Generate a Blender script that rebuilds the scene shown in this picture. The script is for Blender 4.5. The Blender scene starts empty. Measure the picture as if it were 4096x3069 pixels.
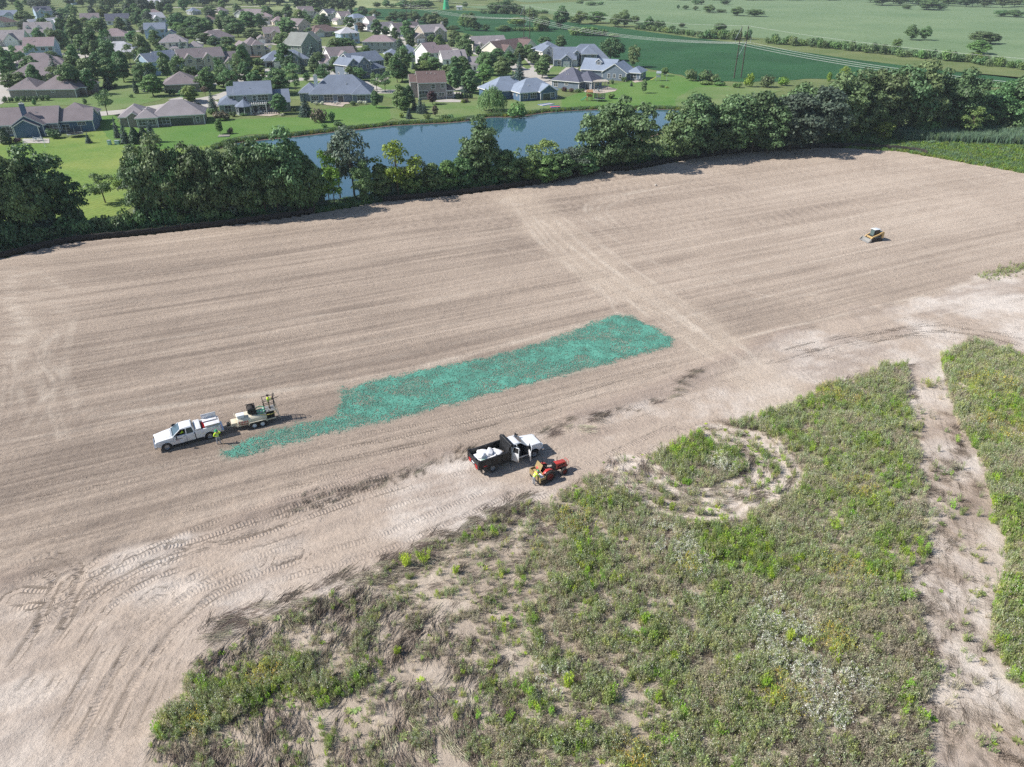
import bpy, bmesh, math, random
import numpy as np
from mathutils import Vector, Matrix
R = math.radians
random.seed(7)
NR = np.random.default_rng(11)
scene = bpy.context.scene
COL = scene.collection

# ------------------------------------------------------------------ camera
CAM_H, PITCH, FPX, CX, CY = 43.5, R(31.0), 2839.0, 2048.0, 1534.5
cam_data = bpy.data.cameras.new('drone_camera')
cam_data.sensor_fit = 'HORIZONTAL'
cam_data.sensor_width = 36.0
cam_data.lens = 36.0 * FPX / 4096.0
cam_data.clip_start = 0.5
cam_data.clip_end = 12000
cam = bpy.data.objects.new('drone_camera', cam_data)
COL.objects.link(cam)
cam.location = (0, 0, CAM_H)
cam.rotation_euler = (R(90) - PITCH, 0, 0)
scene.camera = cam
# ------------------------------------------------------------------ sky and sun
SUN_EL = R(42.0)
SHADOW_DIR = Vector((1.0, 0.10, 0.0)).normalized()     # the way shadows fall on the ground
world = bpy.data.worlds.new('World')
scene.world = world
world.use_nodes = True
wn = world.node_tree
sky = wn.nodes.new('ShaderNodeTexSky')
sky.sky_type = 'NISHITA'
sky.sun_disc = False
sky.sun_elevation = SUN_EL
sky.sun_rotation = math.atan2(-SHADOW_DIR.x, -SHADOW_DIR.y)
sky.air_density = 1.0
sky.dust_density = 0.6
sky.ozone_density = 1.4
wn.nodes['Background'].inputs['Strength'].default_value = 0.095
wn.links.new(sky.outputs[0], wn.nodes['Background'].inputs['Color'])
sun_data = bpy.data.lights.new('sun', 'SUN')
sun_data.energy = 5.0
sun_data.angle = R(0.5)
sun_data.color = (1.0, 0.955, 0.89)
sun = bpy.data.objects.new('sun', sun_data)
COL.objects.link(sun)
sdir = Vector((SHADOW_DIR.x * math.cos(SUN_EL), SHADOW_DIR.y * math.cos(SUN_EL), -math.sin(SUN_EL)))
sun.rotation_euler = sdir.to_track_quat('-Z', 'Y').to_euler()
sun.location = (-60, 0, 120)
scene.view_settings.view_transform = 'Standard'
scene.view_settings.look = 'None'
scene.view_settings.exposure = 0.42
scene.view_settings.gamma = 1.0
scene.view_settings.use_curve_mapping = False
cy = scene.cycles
cy.max_bounces = 6
cy.diffuse_bounces = 2
cy.glossy_bounces = 3
cy.transmission_bounces = 4
cy.transparent_max_bounces = 6
cy.volume_bounces = 0
cy.use_denoising = False
cy.denoiser = 'OPENIMAGEDENOISE'
cy.denoising_input_passes = 'RGB_ALBEDO_NORMAL'
cy.denoising_prefilter = 'ACCURATE'
cy.use_adaptive_sampling = True
cy.adaptive_threshold = 0.02
cy.caustics_reflective = False
cy.caustics_refractive = False
cy.sample_clamp_indirect = 6

# ------------------------------------------------------------------ helpers
def P(x, y, z=0.0):
    """Where the line of sight through a point of the photograph meets the level z."""
    u = (x - CX) / FPX
    t = (y - CY) / FPX
    zc = (CAM_H - z) / (math.sin(PITCH) + math.cos(PITCH) * t)
    return Vector((u * zc, zc * (math.cos(PITCH) - math.sin(PITCH) * t), z))

def V(x, y, z=0.0):
    return P(x * 1.8526, y * 1.8526, z)

def height_at(p, y):
    """Height above p at which the photograph's row y is met."""
    t = (y - CY) / FPX
    return CAM_H - p.y * (math.sin(PITCH) + t * math.cos(PITCH)) / (math.cos(PITCH) - t * math.sin(PITCH))

def depth_of(p):
    return p.y * math.cos(PITCH) + (CAM_H - p.z) * math.sin(PITCH)

def srgb(r, g, b):
    f = lambda c: (c / 12.92) if c <= 0.04045 else ((c + 0.055) / 1.055) ** 2.4
    return (f(r / 255), f(g / 255), f(b / 255))

def tag(o, label=None, cat=None, group=None, kind=None):
    if label: o['label'] = label
    if cat: o['category'] = cat
    if group: o['group'] = group
    if kind: o['kind'] = kind
    return o

def empty(name, loc=(0, 0, 0), rz=0.0, parent=None):
    o = bpy.data.objects.new(name, None)
    o.empty_display_size = 0.2
    o.location = loc
    o.rotation_euler = (0, 0, rz)
    o.parent = parent
    COL.objects.link(o)
    return o

def link(name, me, parent=None, loc=None, rot=None, scale=None):
    o = bpy.data.objects.new(name, me)
    if parent is not None: o.parent = parent
    if loc is not None: o.location = loc
    if rot is not None: o.rotation_euler = rot
    if scale is not None: o.scale = scale
    COL.objects.link(o)
    return o

def np_mesh(name, verts, faces, mats=(), smooth=False):
    me = bpy.data.meshes.new(name)
    verts = np.asarray(verts, dtype=np.float32)
    faces = np.asarray(faces, dtype=np.int32)
    nf, k = faces.shape
    me.vertices.add(len(verts))
    me.vertices.foreach_set('co', verts.ravel())
    me.loops.add(nf * k)
    me.loops.foreach_set('vertex_index', faces.ravel())
    me.polygons.add(nf)
    me.polygons.foreach_set('loop_start', np.arange(0, nf * k, k, dtype=np.int32))
    me.polygons.foreach_set('loop_total', np.full(nf, k, dtype=np.int32))
    if smooth:
        me.polygons.foreach_set('use_smooth', np.ones(nf, dtype=bool))
    for m in mats: me.materials.append(m)
    me.update(calc_edges=True)
    return me

class MB:
    """Collects shapes; build() links them as one mesh object."""
    def __init__(s):
        s.v, s.f, s.m = [], [], []
    def add(s, verts, faces, m=0):
        n = len(s.v)
        s.v += [tuple(q) for q in verts]
        s.f += [tuple(i + n for i in f) for f in faces]
        s.m += [m] * len(faces)
        return s
    def box(s, x0, x1, y0, y1, z0, z1, m=0):
        return s.add([(x0,y0,z0),(x1,y0,z0),(x1,y1,z0),(x0,y1,z0),(x0,y0,z1),(x1,y0,z1),(x1,y1,z1),(x0,y1,z1)],
                     [(0,3,2,1),(4,5,6,7),(0,1,5,4),(1,2,6,5),(2,3,7,6),(3,0,4,7)], m)
    def tube(s, p0, p1, r0, r1=None, n=8, m=0, cap=True):
        p0, p1 = Vector(p0), Vector(p1)
        r1 = r0 if r1 is None else r1
        d = (p1 - p0)
        if d.length < 1e-6: return s
        d.normalize()
        a = d.orthogonal().normalized()
        b = d.cross(a)
        vs = []
        for p, r in ((p0, r0), (p1, r1)):
            for k in range(n):
                t = 2 * math.pi * k / n
                vs.append(p + (a * math.cos(t) + b * math.sin(t)) * r)
        fs = [(k, (k + 1) % n, n + (k + 1) % n, n + k) for k in range(n)]
        if cap: fs += [tuple(range(n - 1, -1, -1)), tuple(range(n, 2 * n))]
        return s.add(vs, fs, m)
    def path(s, pts, r, n=6, m=0):
        for a, b in zip(pts[:-1], pts[1:]): s.tube(a, b, r, r, n, m)
        return s
    def lathe(s, prof, n=20, axis='z', c=(0, 0, 0), m=0):
        """prof: (radius, along) pairs turned about an axis through c."""
        vs = []
        for r, h in prof:
            for k in range(n):
                t = 2 * math.pi * k / n
                x, y = r * math.cos(t), r * math.sin(t)
                q = (x, y, h) if axis == 'z' else ((x, h, y) if axis == 'y' else (h, x, y))
                vs.append((q[0] + c[0], q[1] + c[1], q[2] + c[2]))
        fs = []
        for j in range(len(prof) - 1):
            for k in range(n):
                a, b = j * n + k, j * n + (k + 1) % n
                fs.append((a, b, b + n, a + n))
        return s.add(vs, fs, m)
    def prism(s, poly, y0, y1, m=0, plane='xz'):
        """A polygon in xz pulled along y (or in xy pulled along z)."""
        n = len(poly)
        if plane == 'xz':
            vs = [(x, y0, z) for x, z in poly] + [(x, y1, z) for x, z in poly]
        elif plane == 'yz':
            vs = [(y0, x, z) for x, z in poly] + [(y1, x, z) for x, z in poly]
        else:
            vs = [(x, y, y0) for x, y in poly] + [(x, y, y1) for x, y in poly]
        fs = [tuple(range(n - 1, -1, -1)), tuple(range(n, 2 * n))]
        fs += [(k, (k + 1) % n, n + (k + 1) % n, n + k) for k in range(n)]
        return s.add(vs, fs, m)
    def loft(s, secs, m=0, cap=True):
        n = len(secs[0])
        vs = [q for sec in secs for q in sec]
        fs = []
        for j in range(len(secs) - 1):
            for k in range(n):
                a, b = j * n + k, j * n + (k + 1) % n
                fs.append((a, b, b + n, a + n))
        if cap: fs += [tuple(range(n - 1, -1, -1)), tuple(range((len(secs) - 1) * n, len(secs) * n))]
        return s.add(vs, fs, m)
    def mesh(s, name, mats, smooth=False, bevel=0.0, seg=2):
        me = bpy.data.meshes.new(name)
        me.from_pydata(s.v, [], s.f)
        for mm in (mats if isinstance(mats, (list, tuple)) else [mats]): me.materials.append(mm)
        me.polygons.foreach_set('material_index', s.m)
        bm = bmesh.new(); bm.from_mesh(me)
        bmesh.ops.recalc_face_normals(bm, faces=bm.faces)
        if bevel > 0:
            ed = [e for e in bm.edges if len(e.link_faces) == 2 and e.calc_face_angle(0) > 0.35]
            bmesh.ops.bevel(bm, geom=ed, offset=bevel, segments=seg, profile=0.6, affect='EDGES', clamp_overlap=True)
        bm.to_mesh(me); bm.free()
        if smooth or bevel > 0:
            me.polygons.foreach_set('use_smooth', [True] * len(me.polygons))
            try: me.set_sharp_from_angle(angle=R(38))
            except Exception: pass
        me.update()
        return me
    def build(s, name, mats, parent=None, smooth=False, bevel=0.0, seg=2, loc=None, rot=None):
        return link(name, s.mesh(name, mats, smooth, bevel, seg), parent, loc, rot)

def copy_tree(o, parent=None):
    c = o.copy()
    COL.objects.link(c)
    c.parent = parent
    for ch in o.children: copy_tree(ch, c)
    return c

# numpy value noise
_LAT = NR.random((256, 256)).astype(np.float32)
def vnoise(x, y):
    xi = np.floor(x).astype(int); yi = np.floor(y).astype(int)
    fx = x - xi; fy = y - yi
    fx = fx * fx * (3 - 2 * fx); fy = fy * fy * (3 - 2 * fy)
    g = lambda a, b: _LAT[a & 255, b & 255]
    return (g(xi, yi) * (1 - fx) + g(xi + 1, yi) * fx) * (1 - fy) + (g(xi, yi + 1) * (1 - fx) + g(xi + 1, yi + 1) * fx) * fy
def fbm(x, y, o=4, gain=0.5):
    a, s, t = 1.0, 0.0, 0.0
    for k in range(o):
        s = s + a * vnoise(x * 2 ** k + 17.3 * k, y * 2 ** k + 9.1 * k)
        t += a; a *= gain
    return s / t
def in_poly(x, y, poly):
    ins = np.zeros(x.shape, bool)
    n = len(poly)
    for i in range(n):
        x0, y0 = poly[i]; x1, y1 = poly[(i + 1) % n]
        if y0 == y1: continue
        c = ((y0 > y) != (y1 > y)) & (x < (x1 - x0) * (y - y0) / (y1 - y0) + x0)
        ins ^= c
    return ins
def line_dist(x, y, pts):
    """Distance to a polyline, signed side, and length along it."""
    best = np.full(x.shape, 1e9); side = np.zeros(x.shape); along = np.zeros(x.shape)
    acc = 0.0
    for (x0, y0), (x1, y1) in zip(pts[:-1], pts[1:]):
        dx, dy = x1 - x0, y1 - y0
        L = math.hypot(dx, dy) + 1e-9
        t = np.clip(((x - x0) * dx + (y - y0) * dy) / (L * L), 0, 1)
        qx, qy = x - (x0 + t * dx), y - (y0 + t * dy)
        d = np.hypot(qx, qy)
        m = d < best
        best = np.where(m, d, best)
        side = np.where(m, np.sign(dx * qy - dy * qx), side)
        along = np.where(m, acc + t * L, along)
        acc += L
    return best, side, along
def smooth_line(pts, n=8):
    """Catmull-Rom through 2-D points."""
    pts = [tuple(p[:2]) for p in pts]
    q = [pts[0]] + pts + [pts[-1]]
    out = []
    for i in range(1, len(q) - 2):
        p0, p1, p2, p3 = (np.array(q[i + k]) for k in (-1, 0, 1, 2))
        for k in range(n):
            t = k / n
            out.append(tuple(0.5 * (2 * p1 + (p2 - p0) * t + (2 * p0 - 5 * p1 + 4 * p2 - p3) * t * t + (3 * p1 - p0 - 3 * p2 + p3) * t ** 3)))
    out.append(pts[-1])
    return out
def sstep(a, b, x):
    t = np.clip((x - a) / (b - a), 0, 1)
    return t * t * (3 - 2 * t)

# ------------------------------------------------------------------ materials
def nodes_of(name):
    m = bpy.data.materials.new(name)
    m.use_nodes = True
    nt = m.node_tree
    return m, nt, nt.nodes['Principled BSDF'], nt.nodes.new, nt.links.new

def plain(name, col, rough=0.6, metal=0.0, var=0.10, scale=6.0, bump=0.0, spec=0.3, emit=None):
    m, nt, b, N, L = nodes_of(name)
    b.inputs['Roughness'].default_value = rough
    b.inputs['Metallic'].default_value = metal
    b.inputs['Specular IOR Level'].default_value = spec
    tc = N('ShaderNodeTexCoord')
    no = N('ShaderNodeTexNoise'); no.inputs['Scale'].default_value = scale; no.inputs['Detail'].default_value = 5
    L(tc.outputs['Object'], no.inputs['Vector'])
    mr = N('ShaderNodeMapRange')
    mr.inputs['From Min'].default_value = 0.25; mr.inputs['From Max'].default_value = 0.75
    mr.inputs['To Min'].default_value = 1 - var; mr.inputs['To Max'].default_value = 1 + var
    L(no.outputs['Fac'], mr.inputs['Value'])
    hs = N('ShaderNodeHueSaturation'); hs.inputs['Color'].default_value = (*col, 1)
    L(mr.outputs[0], hs.inputs['Value'])
    L(hs.outputs[0], b.inputs['Base Color'])
    if bump > 0:
        bp = N('ShaderNodeBump'); bp.inputs['Strength'].default_value = bump; bp.inputs['Distance'].default_value = 0.05
        L(no.outputs['Fac'], bp.inputs['Height']); L(bp.outputs[0], b.inputs['Normal'])
    return m

def paint(name, col, rough=0.3, coat=0.4):
    m = plain(name, col, rough, 0.0, 0.05, 3.0, 0, 0.5)
    b = m.node_tree.nodes['Principled BSDF']
    b.inputs['Coat Weight'].default_value = coat
    b.inputs['Coat Roughness'].default_value = 0.1
    # road dust, thickest low down
    nt = m.node_tree; N, L = nt.nodes.new, nt.links.new
    tc = N('ShaderNodeTexCoord'); sp = N('ShaderNodeSeparateXYZ'); L(tc.outputs['Object'], sp.inputs[0])
    no = N('ShaderNodeTexNoise'); no.inputs['Scale'].default_value = 2.2; no.inputs['Detail'].default_value = 7; L(tc.outputs['Object'], no.inputs['Vector'])
    mr = N('ShaderNodeMapRange'); mr.inputs['From Min'].default_value = 1.3; mr.inputs['From Max'].default_value = 0.35; L(sp.outputs['Z'], mr.inputs['Value'])
    mu = N('ShaderNodeMath'); mu.operation = 'MULTIPLY_ADD'; mu.inputs[1].default_value = 0.75; mu.inputs[2].default_value = 0.10; L(mr.outputs[0], mu.inputs[0])
    nr = N('ShaderNodeMapRange'); nr.inputs['From Min'].default_value = 0.35; nr.inputs['From Max'].default_value = 0.7; L(no.outputs['Fac'], nr.inputs['Value'])
    fm = N('ShaderNodeMath'); fm.operation = 'MULTIPLY'; L(mu.outputs[0], fm.inputs[0]); L(nr.outputs[0], fm.inputs[1])
    mx = N('ShaderNodeMix'); mx.data_type = 'RGBA'; mx.inputs[7].default_value = (*srgb(176, 158, 140), 1)
    old = b.inputs['Base Color'].links[0].from_socket
    L(fm.outputs[0], mx.inputs[0]); L(old, mx.inputs[6]); L(mx.outputs[2], b.inputs['Base Color'])
    return m

def glass_mat(name, col=(0.03, 0.04, 0.05)):
    m, nt, b, N, L = nodes_of(name)
    b.inputs['Base Color'].default_value = (*col, 1)
    b.inputs['Roughness'].default_value = 0.08
    b.inputs['Specular IOR Level'].default_value = 0.6
    return m

def clear_glass(name, tint=(0.75, 0.82, 0.85), fac=0.75):
    m, nt, b, N, L = nodes_of(name)
    nt.nodes.remove(b)
    g = N('ShaderNodeBsdfGlossy'); g.inputs['Roughness'].default_value = 0.03
    t = N('ShaderNodeBsdfTransparent'); t.inputs['Color'].default_value = (*tint, 1)
    x = N('ShaderNodeMixShader')
    fr = N('ShaderNodeFresnel'); fr.inputs['IOR'].default_value = 1.6
    L(fr.outputs[0], x.inputs[0]); L(t.outputs[0], x.inputs[1]); L(g.outputs[0], x.inputs[2])
    L(x.outputs[0], nt.nodes['Material Output'].inputs['Surface'])
    return m

def shingle(name, col, streak=0.25):
    """Roof shingles: courses, tab-to-tab mottling and weather streaks."""
    m, nt, b, N, L = nodes_of(name)
    b.inputs['Roughness'].default_value = 0.85
    b.inputs['Specular IOR Level'].default_value = 0.25
    tc = N('ShaderNodeTexCoord')
    n1 = N('ShaderNodeTexNoise'); n1.inputs['Scale'].default_value = 0.35; n1.inputs['Detail'].default_value = 6
    n2 = N('ShaderNodeTexNoise'); n2.inputs['Scale'].default_value = 5.0; n2.inputs['Detail'].default_value = 4
    L(tc.outputs['Object'], n1.inputs['Vector']); L(tc.outputs['Object'], n2.inputs['Vector'])
    w = N('ShaderNodeTexWave'); w.bands_direction = 'Z'; w.inputs['Scale'].default_value = 2.2; w.inputs['Distortion'].default_value = 0.4
    L(tc.outputs['Object'], w.inputs['Vector'])
    a = N('ShaderNodeMath'); a.operation = 'MULTIPLY_ADD'; a.inputs[1].default_value = streak * 2; a.inputs[2].default_value = 1 - streak
    L(n1.outputs['Fac'], a.inputs[0])
    c = N('ShaderNodeMath'); c.operation = 'MULTIPLY_ADD'; c.inputs[1].default_value = 0.5
    L(n2.outputs['Fac'], c.inputs[0]); L(a.outputs[0], c.inputs[2])
    d = N('ShaderNodeMath'); d.operation = 'MULTIPLY_ADD'; d.inputs[1].default_value = 0.06; L(w.outputs['Fac'], d.inputs[0]); L(c.outputs[0], d.inputs[2])
    e = N('ShaderNodeMath'); e.operation = 'SUBTRACT'; e.inputs[1].default_value = 0.27; L(d.outputs[0], e.inputs[0])
    hs = N('ShaderNodeHueSaturation'); hs.inputs['Color'].default_value = (*col, 1)
    L(e.outputs[0], hs.inputs['Value']); L(hs.outputs[0], b.inputs['Base Color'])
    bp = N('ShaderNodeBump'); bp.inputs['Strength'].default_value = 0.4; bp.inputs['Distance'].default_value = 0.03
    L(w.outputs['Fac'], bp.inputs['Height']); L(bp.outputs[0], b.inputs['Normal'])
    return m

def siding(name, col):
    m, nt, b, N, L = nodes_of(name)
    b.inputs['Roughness'].default_value = 0.65
    b.inputs['Specular IOR Level'].default_value = 0.25
    tc = N('ShaderNodeTexCoord')
    w = N('ShaderNodeTexWave'); w.bands_direction = 'Z'; w.wave_profile = 'SAW'; w.inputs['Scale'].default_value = 1.6
    L(tc.outputs['Object'], w.inputs['Vector'])
    n = N('ShaderNodeTexNoise'); n.inputs['Scale'].default_value = 0.8; n.inputs['Detail'].default_value = 5
    L(tc.outputs['Object'], n.inputs['Vector'])
    a = N('ShaderNodeMath'); a.operation = 'MULTIPLY_ADD'; a.inputs[1].default_value = 0.2; a.inputs[2].default_value = 0.9
    L(n.outputs['Fac'], a.inputs[0])
    hs = N('ShaderNodeHueSaturation'); hs.inputs['Color'].default_value = (*col, 1)
    L(a.outputs[0], hs.inputs['Value']); L(hs.outputs[0], b.inputs['Base Color'])
    bp = N('ShaderNodeBump'); bp.inputs['Strength'].default_value = 0.5; bp.inputs['Distance'].default_value = 0.02
    L(w.outputs['Fac'], bp.inputs['Height']); L(bp.outputs[0], b.inputs['Normal'])
    return m

def leaf(name, col, var=0.35, trans=0.25, hue=0.03, rough=0.55):
    """Leaves: tone varies from leaf to leaf and from plant to plant."""
    m, nt, b, N, L = nodes_of(name)
    geo = N('ShaderNodeNewGeometry'); oi = N('ShaderNodeObjectInfo')
    mr = N('ShaderNodeMapRange'); mr.inputs['To Min'].default_value = 1 - var; mr.inputs['To Max'].default_value = 1 + var
    L(geo.outputs['Random Per Island'], mr.inputs['Value'])
    mo = N('ShaderNodeMapRange'); mo.inputs['To Min'].default_value = 0.8; mo.inputs['To Max'].default_value = 1.2
    L(oi.outputs['Random'], mo.inputs['Value'])
    mu = N('ShaderNodeMath'); mu.operation = 'MULTIPLY'; L(mr.outputs[0], mu.inputs[0]); L(mo.outputs[0], mu.inputs[1])
    wn_ = N('ShaderNodeTexWhiteNoise'); wn_.noise_dimensions = '1D'; L(oi.outputs['Random'], wn_.inputs['W'])
    mh = N('ShaderNodeMapRange'); mh.inputs['To Min'].default_value = 0.5 - hue; mh.inputs['To Max'].default_value = 0.5 + hue
    L(wn_.outputs['Value'], mh.inputs['Value'])
    hs = N('ShaderNodeHueSaturation'); hs.inputs['Color'].default_value = (*col, 1)
    L(mu.outputs[0], hs.inputs['Value']); L(mh.outputs[0], hs.inputs['Hue'])
    L(hs.outputs[0], b.inputs['Base Color'])
    b.inputs['Roughness'].default_value = rough
    b.inputs['Specular IOR Level'].default_value = 0.35
    tr = N('ShaderNodeBsdfTranslucent')
    L(hs.outputs[0], tr.inputs['Color'])
    x = N('ShaderNodeMixShader'); x.inputs[0].default_value = trans
    L(b.outputs[0], x.inputs[1]); L(tr.outputs[0], x.inputs[2])
    L(x.outputs[0], nt.nodes['Material Output'].inputs['Surface'])
    return m

def turf(name, col, col2, scale=0.12, var=0.18, stripes=None, dry=None, detail=1.2):
    """Mown or wild turf: broad patches, fine grain, mowing stripes where asked for."""
    m, nt, b, N, L = nodes_of(name)
    b.inputs['Roughness'].default_value = 0.9
    b.inputs['Specular IOR Level'].default_value = 0.1
    tc = N('ShaderNodeTexCoord')
    n1 = N('ShaderNodeTexNoise'); n1.inputs['Scale'].default_value = scale; n1.inputs['Detail'].default_value = 6; n1.inputs['Roughness'].default_value = 0.65
    n2 = N('ShaderNodeTexNoise'); n2.inputs['Scale'].default_value = detail; n2.inputs['Detail'].default_value = 6
    L(tc.outputs['Object'], n1.inputs['Vector']); L(tc.outputs['Object'], n2.inputs['Vector'])
    mr = N('ShaderNodeMapRange'); mr.inputs['From Min'].default_value = 0.35; mr.inputs['From Max'].default_value = 0.65
    L(n1.outputs['Fac'], mr.inputs['Value'])
    mx = N('ShaderNodeMix'); mx.data_type = 'RGBA'
    mx.inputs[6].default_value = (*col, 1); mx.inputs[7].default_value = (*col2, 1)
    L(mr.outputs[0], mx.inputs[0])
    mv = N('ShaderNodeMapRange'); mv.inputs['From Min'].default_value = 0.25; mv.inputs['From Max'].default_value = 0.75
    mv.inputs['To Min'].default_value = 1 - var; mv.inputs['To Max'].default_value = 1 + var
    L(n2.outputs['Fac'], mv.inputs['Value'])
    val = mv.outputs[0]
    if stripes:
        ang, wid, amt = stripes
        mp = N('ShaderNodeMapping'); mp.inputs['Rotation'].default_value = (0, 0, -ang)
        L(tc.outputs['Object'], mp.inputs['Vector'])
        w = N('ShaderNodeTexWave'); w.bands_direction = 'Y'; w.inputs['Scale'].default_value = 0.314 / wid
        w.inputs['Distortion'].default_value = 0.6; w.inputs['Detail'].default_value = 1; w.inputs['Detail Scale'].default_value = 0.3
        L(mp.outputs[0], w.inputs['Vector'])
        ws = N('ShaderNodeMapRange'); ws.inputs['To Min'].default_value = 1 - amt; ws.inputs['To Max'].default_value = 1 + amt
        L(w.outputs['Fac'], ws.inputs['Value'])
        mm = N('ShaderNodeMath'); mm.operation = 'MULTIPLY'; L(val, mm.inputs[0]); L(ws.outputs[0], mm.inputs[1]); val = mm.outputs[0]
    hs = N('ShaderNodeHueSaturation')
    L(mx.outputs[2], hs.inputs['Color']); L(val, hs.inputs['Value'])
    L(hs.outputs[0], b.inputs['Base Color'])
    bp = N('ShaderNodeBump'); bp.inputs['Strength'].default_value = 0.5; bp.inputs['Distance'].default_value = 0.15
    L(n2.outputs['Fac'], bp.inputs['Height']); L(bp.outputs[0], b.inputs['Normal'])
    return m

def sheet(name, pts, z, mat, kind='structure', label=None, cat=None, jag=0.0, step=3.0):
    """A thin level sheet over a ground polygon, its edge a little ragged."""
    q = []
    n = len(pts)
    for i in range(n):
        a, b = Vector(pts[i][:2]), Vector(pts[(i + 1) % n][:2])
        k = max(1, int((b - a).length / step)) if jag else 1
        nn = Vector((-(b - a).y, (b - a).x))
        if nn.length: nn.normalize()
        for j in range(k):
            p = a.lerp(b, j / k)
            if jag: p = p + nn * random.uniform(-jag, jag)
            q.append((p.x, p.y, z))
    bm = bmesh.new()
    vs = [bm.verts.new(p) for p in q]
    f = bm.faces.new(vs)
    bmesh.ops.recalc_face_normals(bm, faces=[f])
    if f.normal.z < 0: f.normal_flip()
    bmesh.ops.triangulate(bm, faces=[f])
    me = bpy.data.meshes.new(name); bm.to_mesh(me); bm.free()
    me.materials.append(mat)
    o = link(name, me)
    tag(o, label, cat, None, kind)
    return o
# ------------------------------------------------------------------ the ground
AX = R(24.5)                                  # the way the grader drove
UX, UY = math.cos(AX), math.sin(AX)
def VV(pts): return [tuple(V(*p)[:2]) for p in pts]
FENCE_PX = [(-150,600),(0,566),(150,531),(300,515),(500,492),(640,473),(760,453),(830,441),(1000,425),(1180,400),(1300,376),(1370,371),(1500,347),(1600,335),(1720,326),(1830,323),(1960,330),(2050,347),(2211,374),(2420,410)]
FENCE = smooth_line(VV(FENCE_PX), 6)
ROAD_TOP = smooth_line(VV([(-300,1400),(0,1292),(130,1240),(330,1190),(520,1140),(720,1075),(930,1010),(1010,990),(1180,940),(1420,860),(1560,800),(1640,762),(1700,730),(1850,690),(2000,650),(2120,605),(2211,583),(2500,500)]), 6)
MEADOW_A = VV([(300,1700),(335,1600),(380,1500),(430,1430),(500,1372),(640,1322),(780,1272),(850,1212),(960,1165),(1130,1100),(1240,1052),(1330,1012),(1450,970),(1560,920),(1690,880),(1770,848),(1900,798),(1955,790),(1972,900),(1985,1000),(1985,1150),(1992,1300),(2000,1450),(1990,1700)])
MEADOW_B = VV([(2030,772),(2060,900),(2112,1000),(2140,1100),(2175,1200),(2150,1280),(2140,1380),(2170,1470),(2300,1560),(2600,1500),(2600,800),(2211,772),(2100,745)])
LOOP = smooth_line(VV([(1560,945),(1600,958),(1650,990),(1668,1030),(1620,1072),(1545,1098),(1470,1090),(1410,1062),(1365,1022)]), 8)
CROSS = smooth_line(VV([(1120,432),(1200,510),(1310,600),(1420,660),(1520,730),(1600,790),(1690,865)]), 8)
MULCH = VV([(738,850),(900,812),(1060,778),(1200,735),(1330,688),(1358,688),(1400,712),(1450,742),(1436,752),(1300,790),(1120,835),(960,878),(830,912),(720,935),(640,955),(560,978),(500,990),(490,982),(520,962),(580,942),(640,925),(730,908),(742,880)])
TRACKS = [  # dozer and tyre tracks: points, half gauge, band half width, strength
    ([(300,1215),(420,1190),(560,1145),(720,1088),(860,1045)],0.95,0.30,1.0),
    ([(60,1420),(110,1370),(130,1310),(150,1260)],0.9,0.32,1.0),
    ([(0,1310),(60,1290),(150,1285),(260,1255),(420,1215),(640,1150)],0.95,0.30,0.5),
    ([(130,1657),(190,1540),(250,1430),(330,1330),(420,1270),(560,1220)],0.95,0.30,0.7),
    ([(240,1657),(290,1540),(350,1440),(420,1350),(560,1290)],0.95,0.28,0.5),
    ([(420,1450),(470,1400),(500,1370)],0.9,0.30,0.9),
    ([(880,1190),(1000,1140),(1150,1070),(1300,1010),(1450,940)],0.95,0.28,0.8),
    ([(740,960),(900,935),(1100,890),(1300,830),(1440,800)],0.95,0.26,0.6),
    ([(1640,790),(1800,745),(1950,725),(2100,735),(2211,765)],0.95,0.30,0.9),
    ([(1800,760),(1950,722),(2060,710),(2211,720)],0.95,0.28,0.8),
    ([(1620,790),(1700,770),(1800,770),(1850,800)],0.95,0.28,0.7),
    ([(780,770),(1000,725),(1180,690),(1320,640)],0.95,0.26,0.5),
    ([(500,760),(700,715),(1000,655),(1250,600)],0.95,0.26,0.5),
    ([(700,905),(1000,850),(1300,780)],0.95,0.26,0.3),
    ([(1010,1030),(1060,1010),(1200,960),(1400,890),(1600,830)],0.9,0.26,0.5),
    ([(0,1500),(60,1440),(120,1340),(170,1270),(240,1215)],0.95,0.30,0.9),
    ([(20,1560),(100,1470),(170,1370),(230,1300),(330,1240),(450,1200)],0.95,0.30,0.9),
    ([(0,1430),(70,1350),(160,1285),(270,1240),(380,1195)],0.95,0.30,0.8),
    ([(160,1700),(215,1590),(265,1480),(330,1390),(400,1320),(500,1250),(640,1200)],0.95,0.30,0.9),
    ([(80,1700),(150,1600),(210,1480),(270,1380),(340,1300)],0.95,0.30,0.8),
    ([(560,1250),(700,1215),(820,1180),(940,1130),(1080,1070)],0.95,0.28,0.7),
    ([(250,1240),(400,1175),(560,1120),(700,1080),(820,1040)],0.95,0.28,0.8),
    ([(420,1210),(600,1160),(800,1100),(1000,1040),(1180,985)],0.95,0.26,0.5),
    ([(0,1265),(60,1240),(110,1225),(150,1250),(120,1290),(40,1300)],0.9,0.3,0.9),
    ([(1480,830),(1600,790),(1700,770),(1850,730),(2000,690),(2211,640)],0.95,0.28,0.6),
    ([(1700,760),(1850,740),(2000,715),(2120,725),(2211,745)],0.95,0.28,0.8),
    ([(1990,800),(2010,900),(2040,1000),(2060,1100),(2080,1250),(2090,1400),(2080,1657)],0.95,0.25,0.5),
    ([(600,1010),(800,975),(1000,930),(1200,880),(1420,810)],0.95,0.26,0.7),
    ([(560,1060),(760,1020),(960,965),(1200,900)],0.95,0.26,0.5),
    ([(0,1180),(300,1120),(600,1050),(900,975)],0.95,0.24,0.4),
    ([(0,1080),(300,1030),(480,1000)],0.95,0.24,0.4),
]
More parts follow.
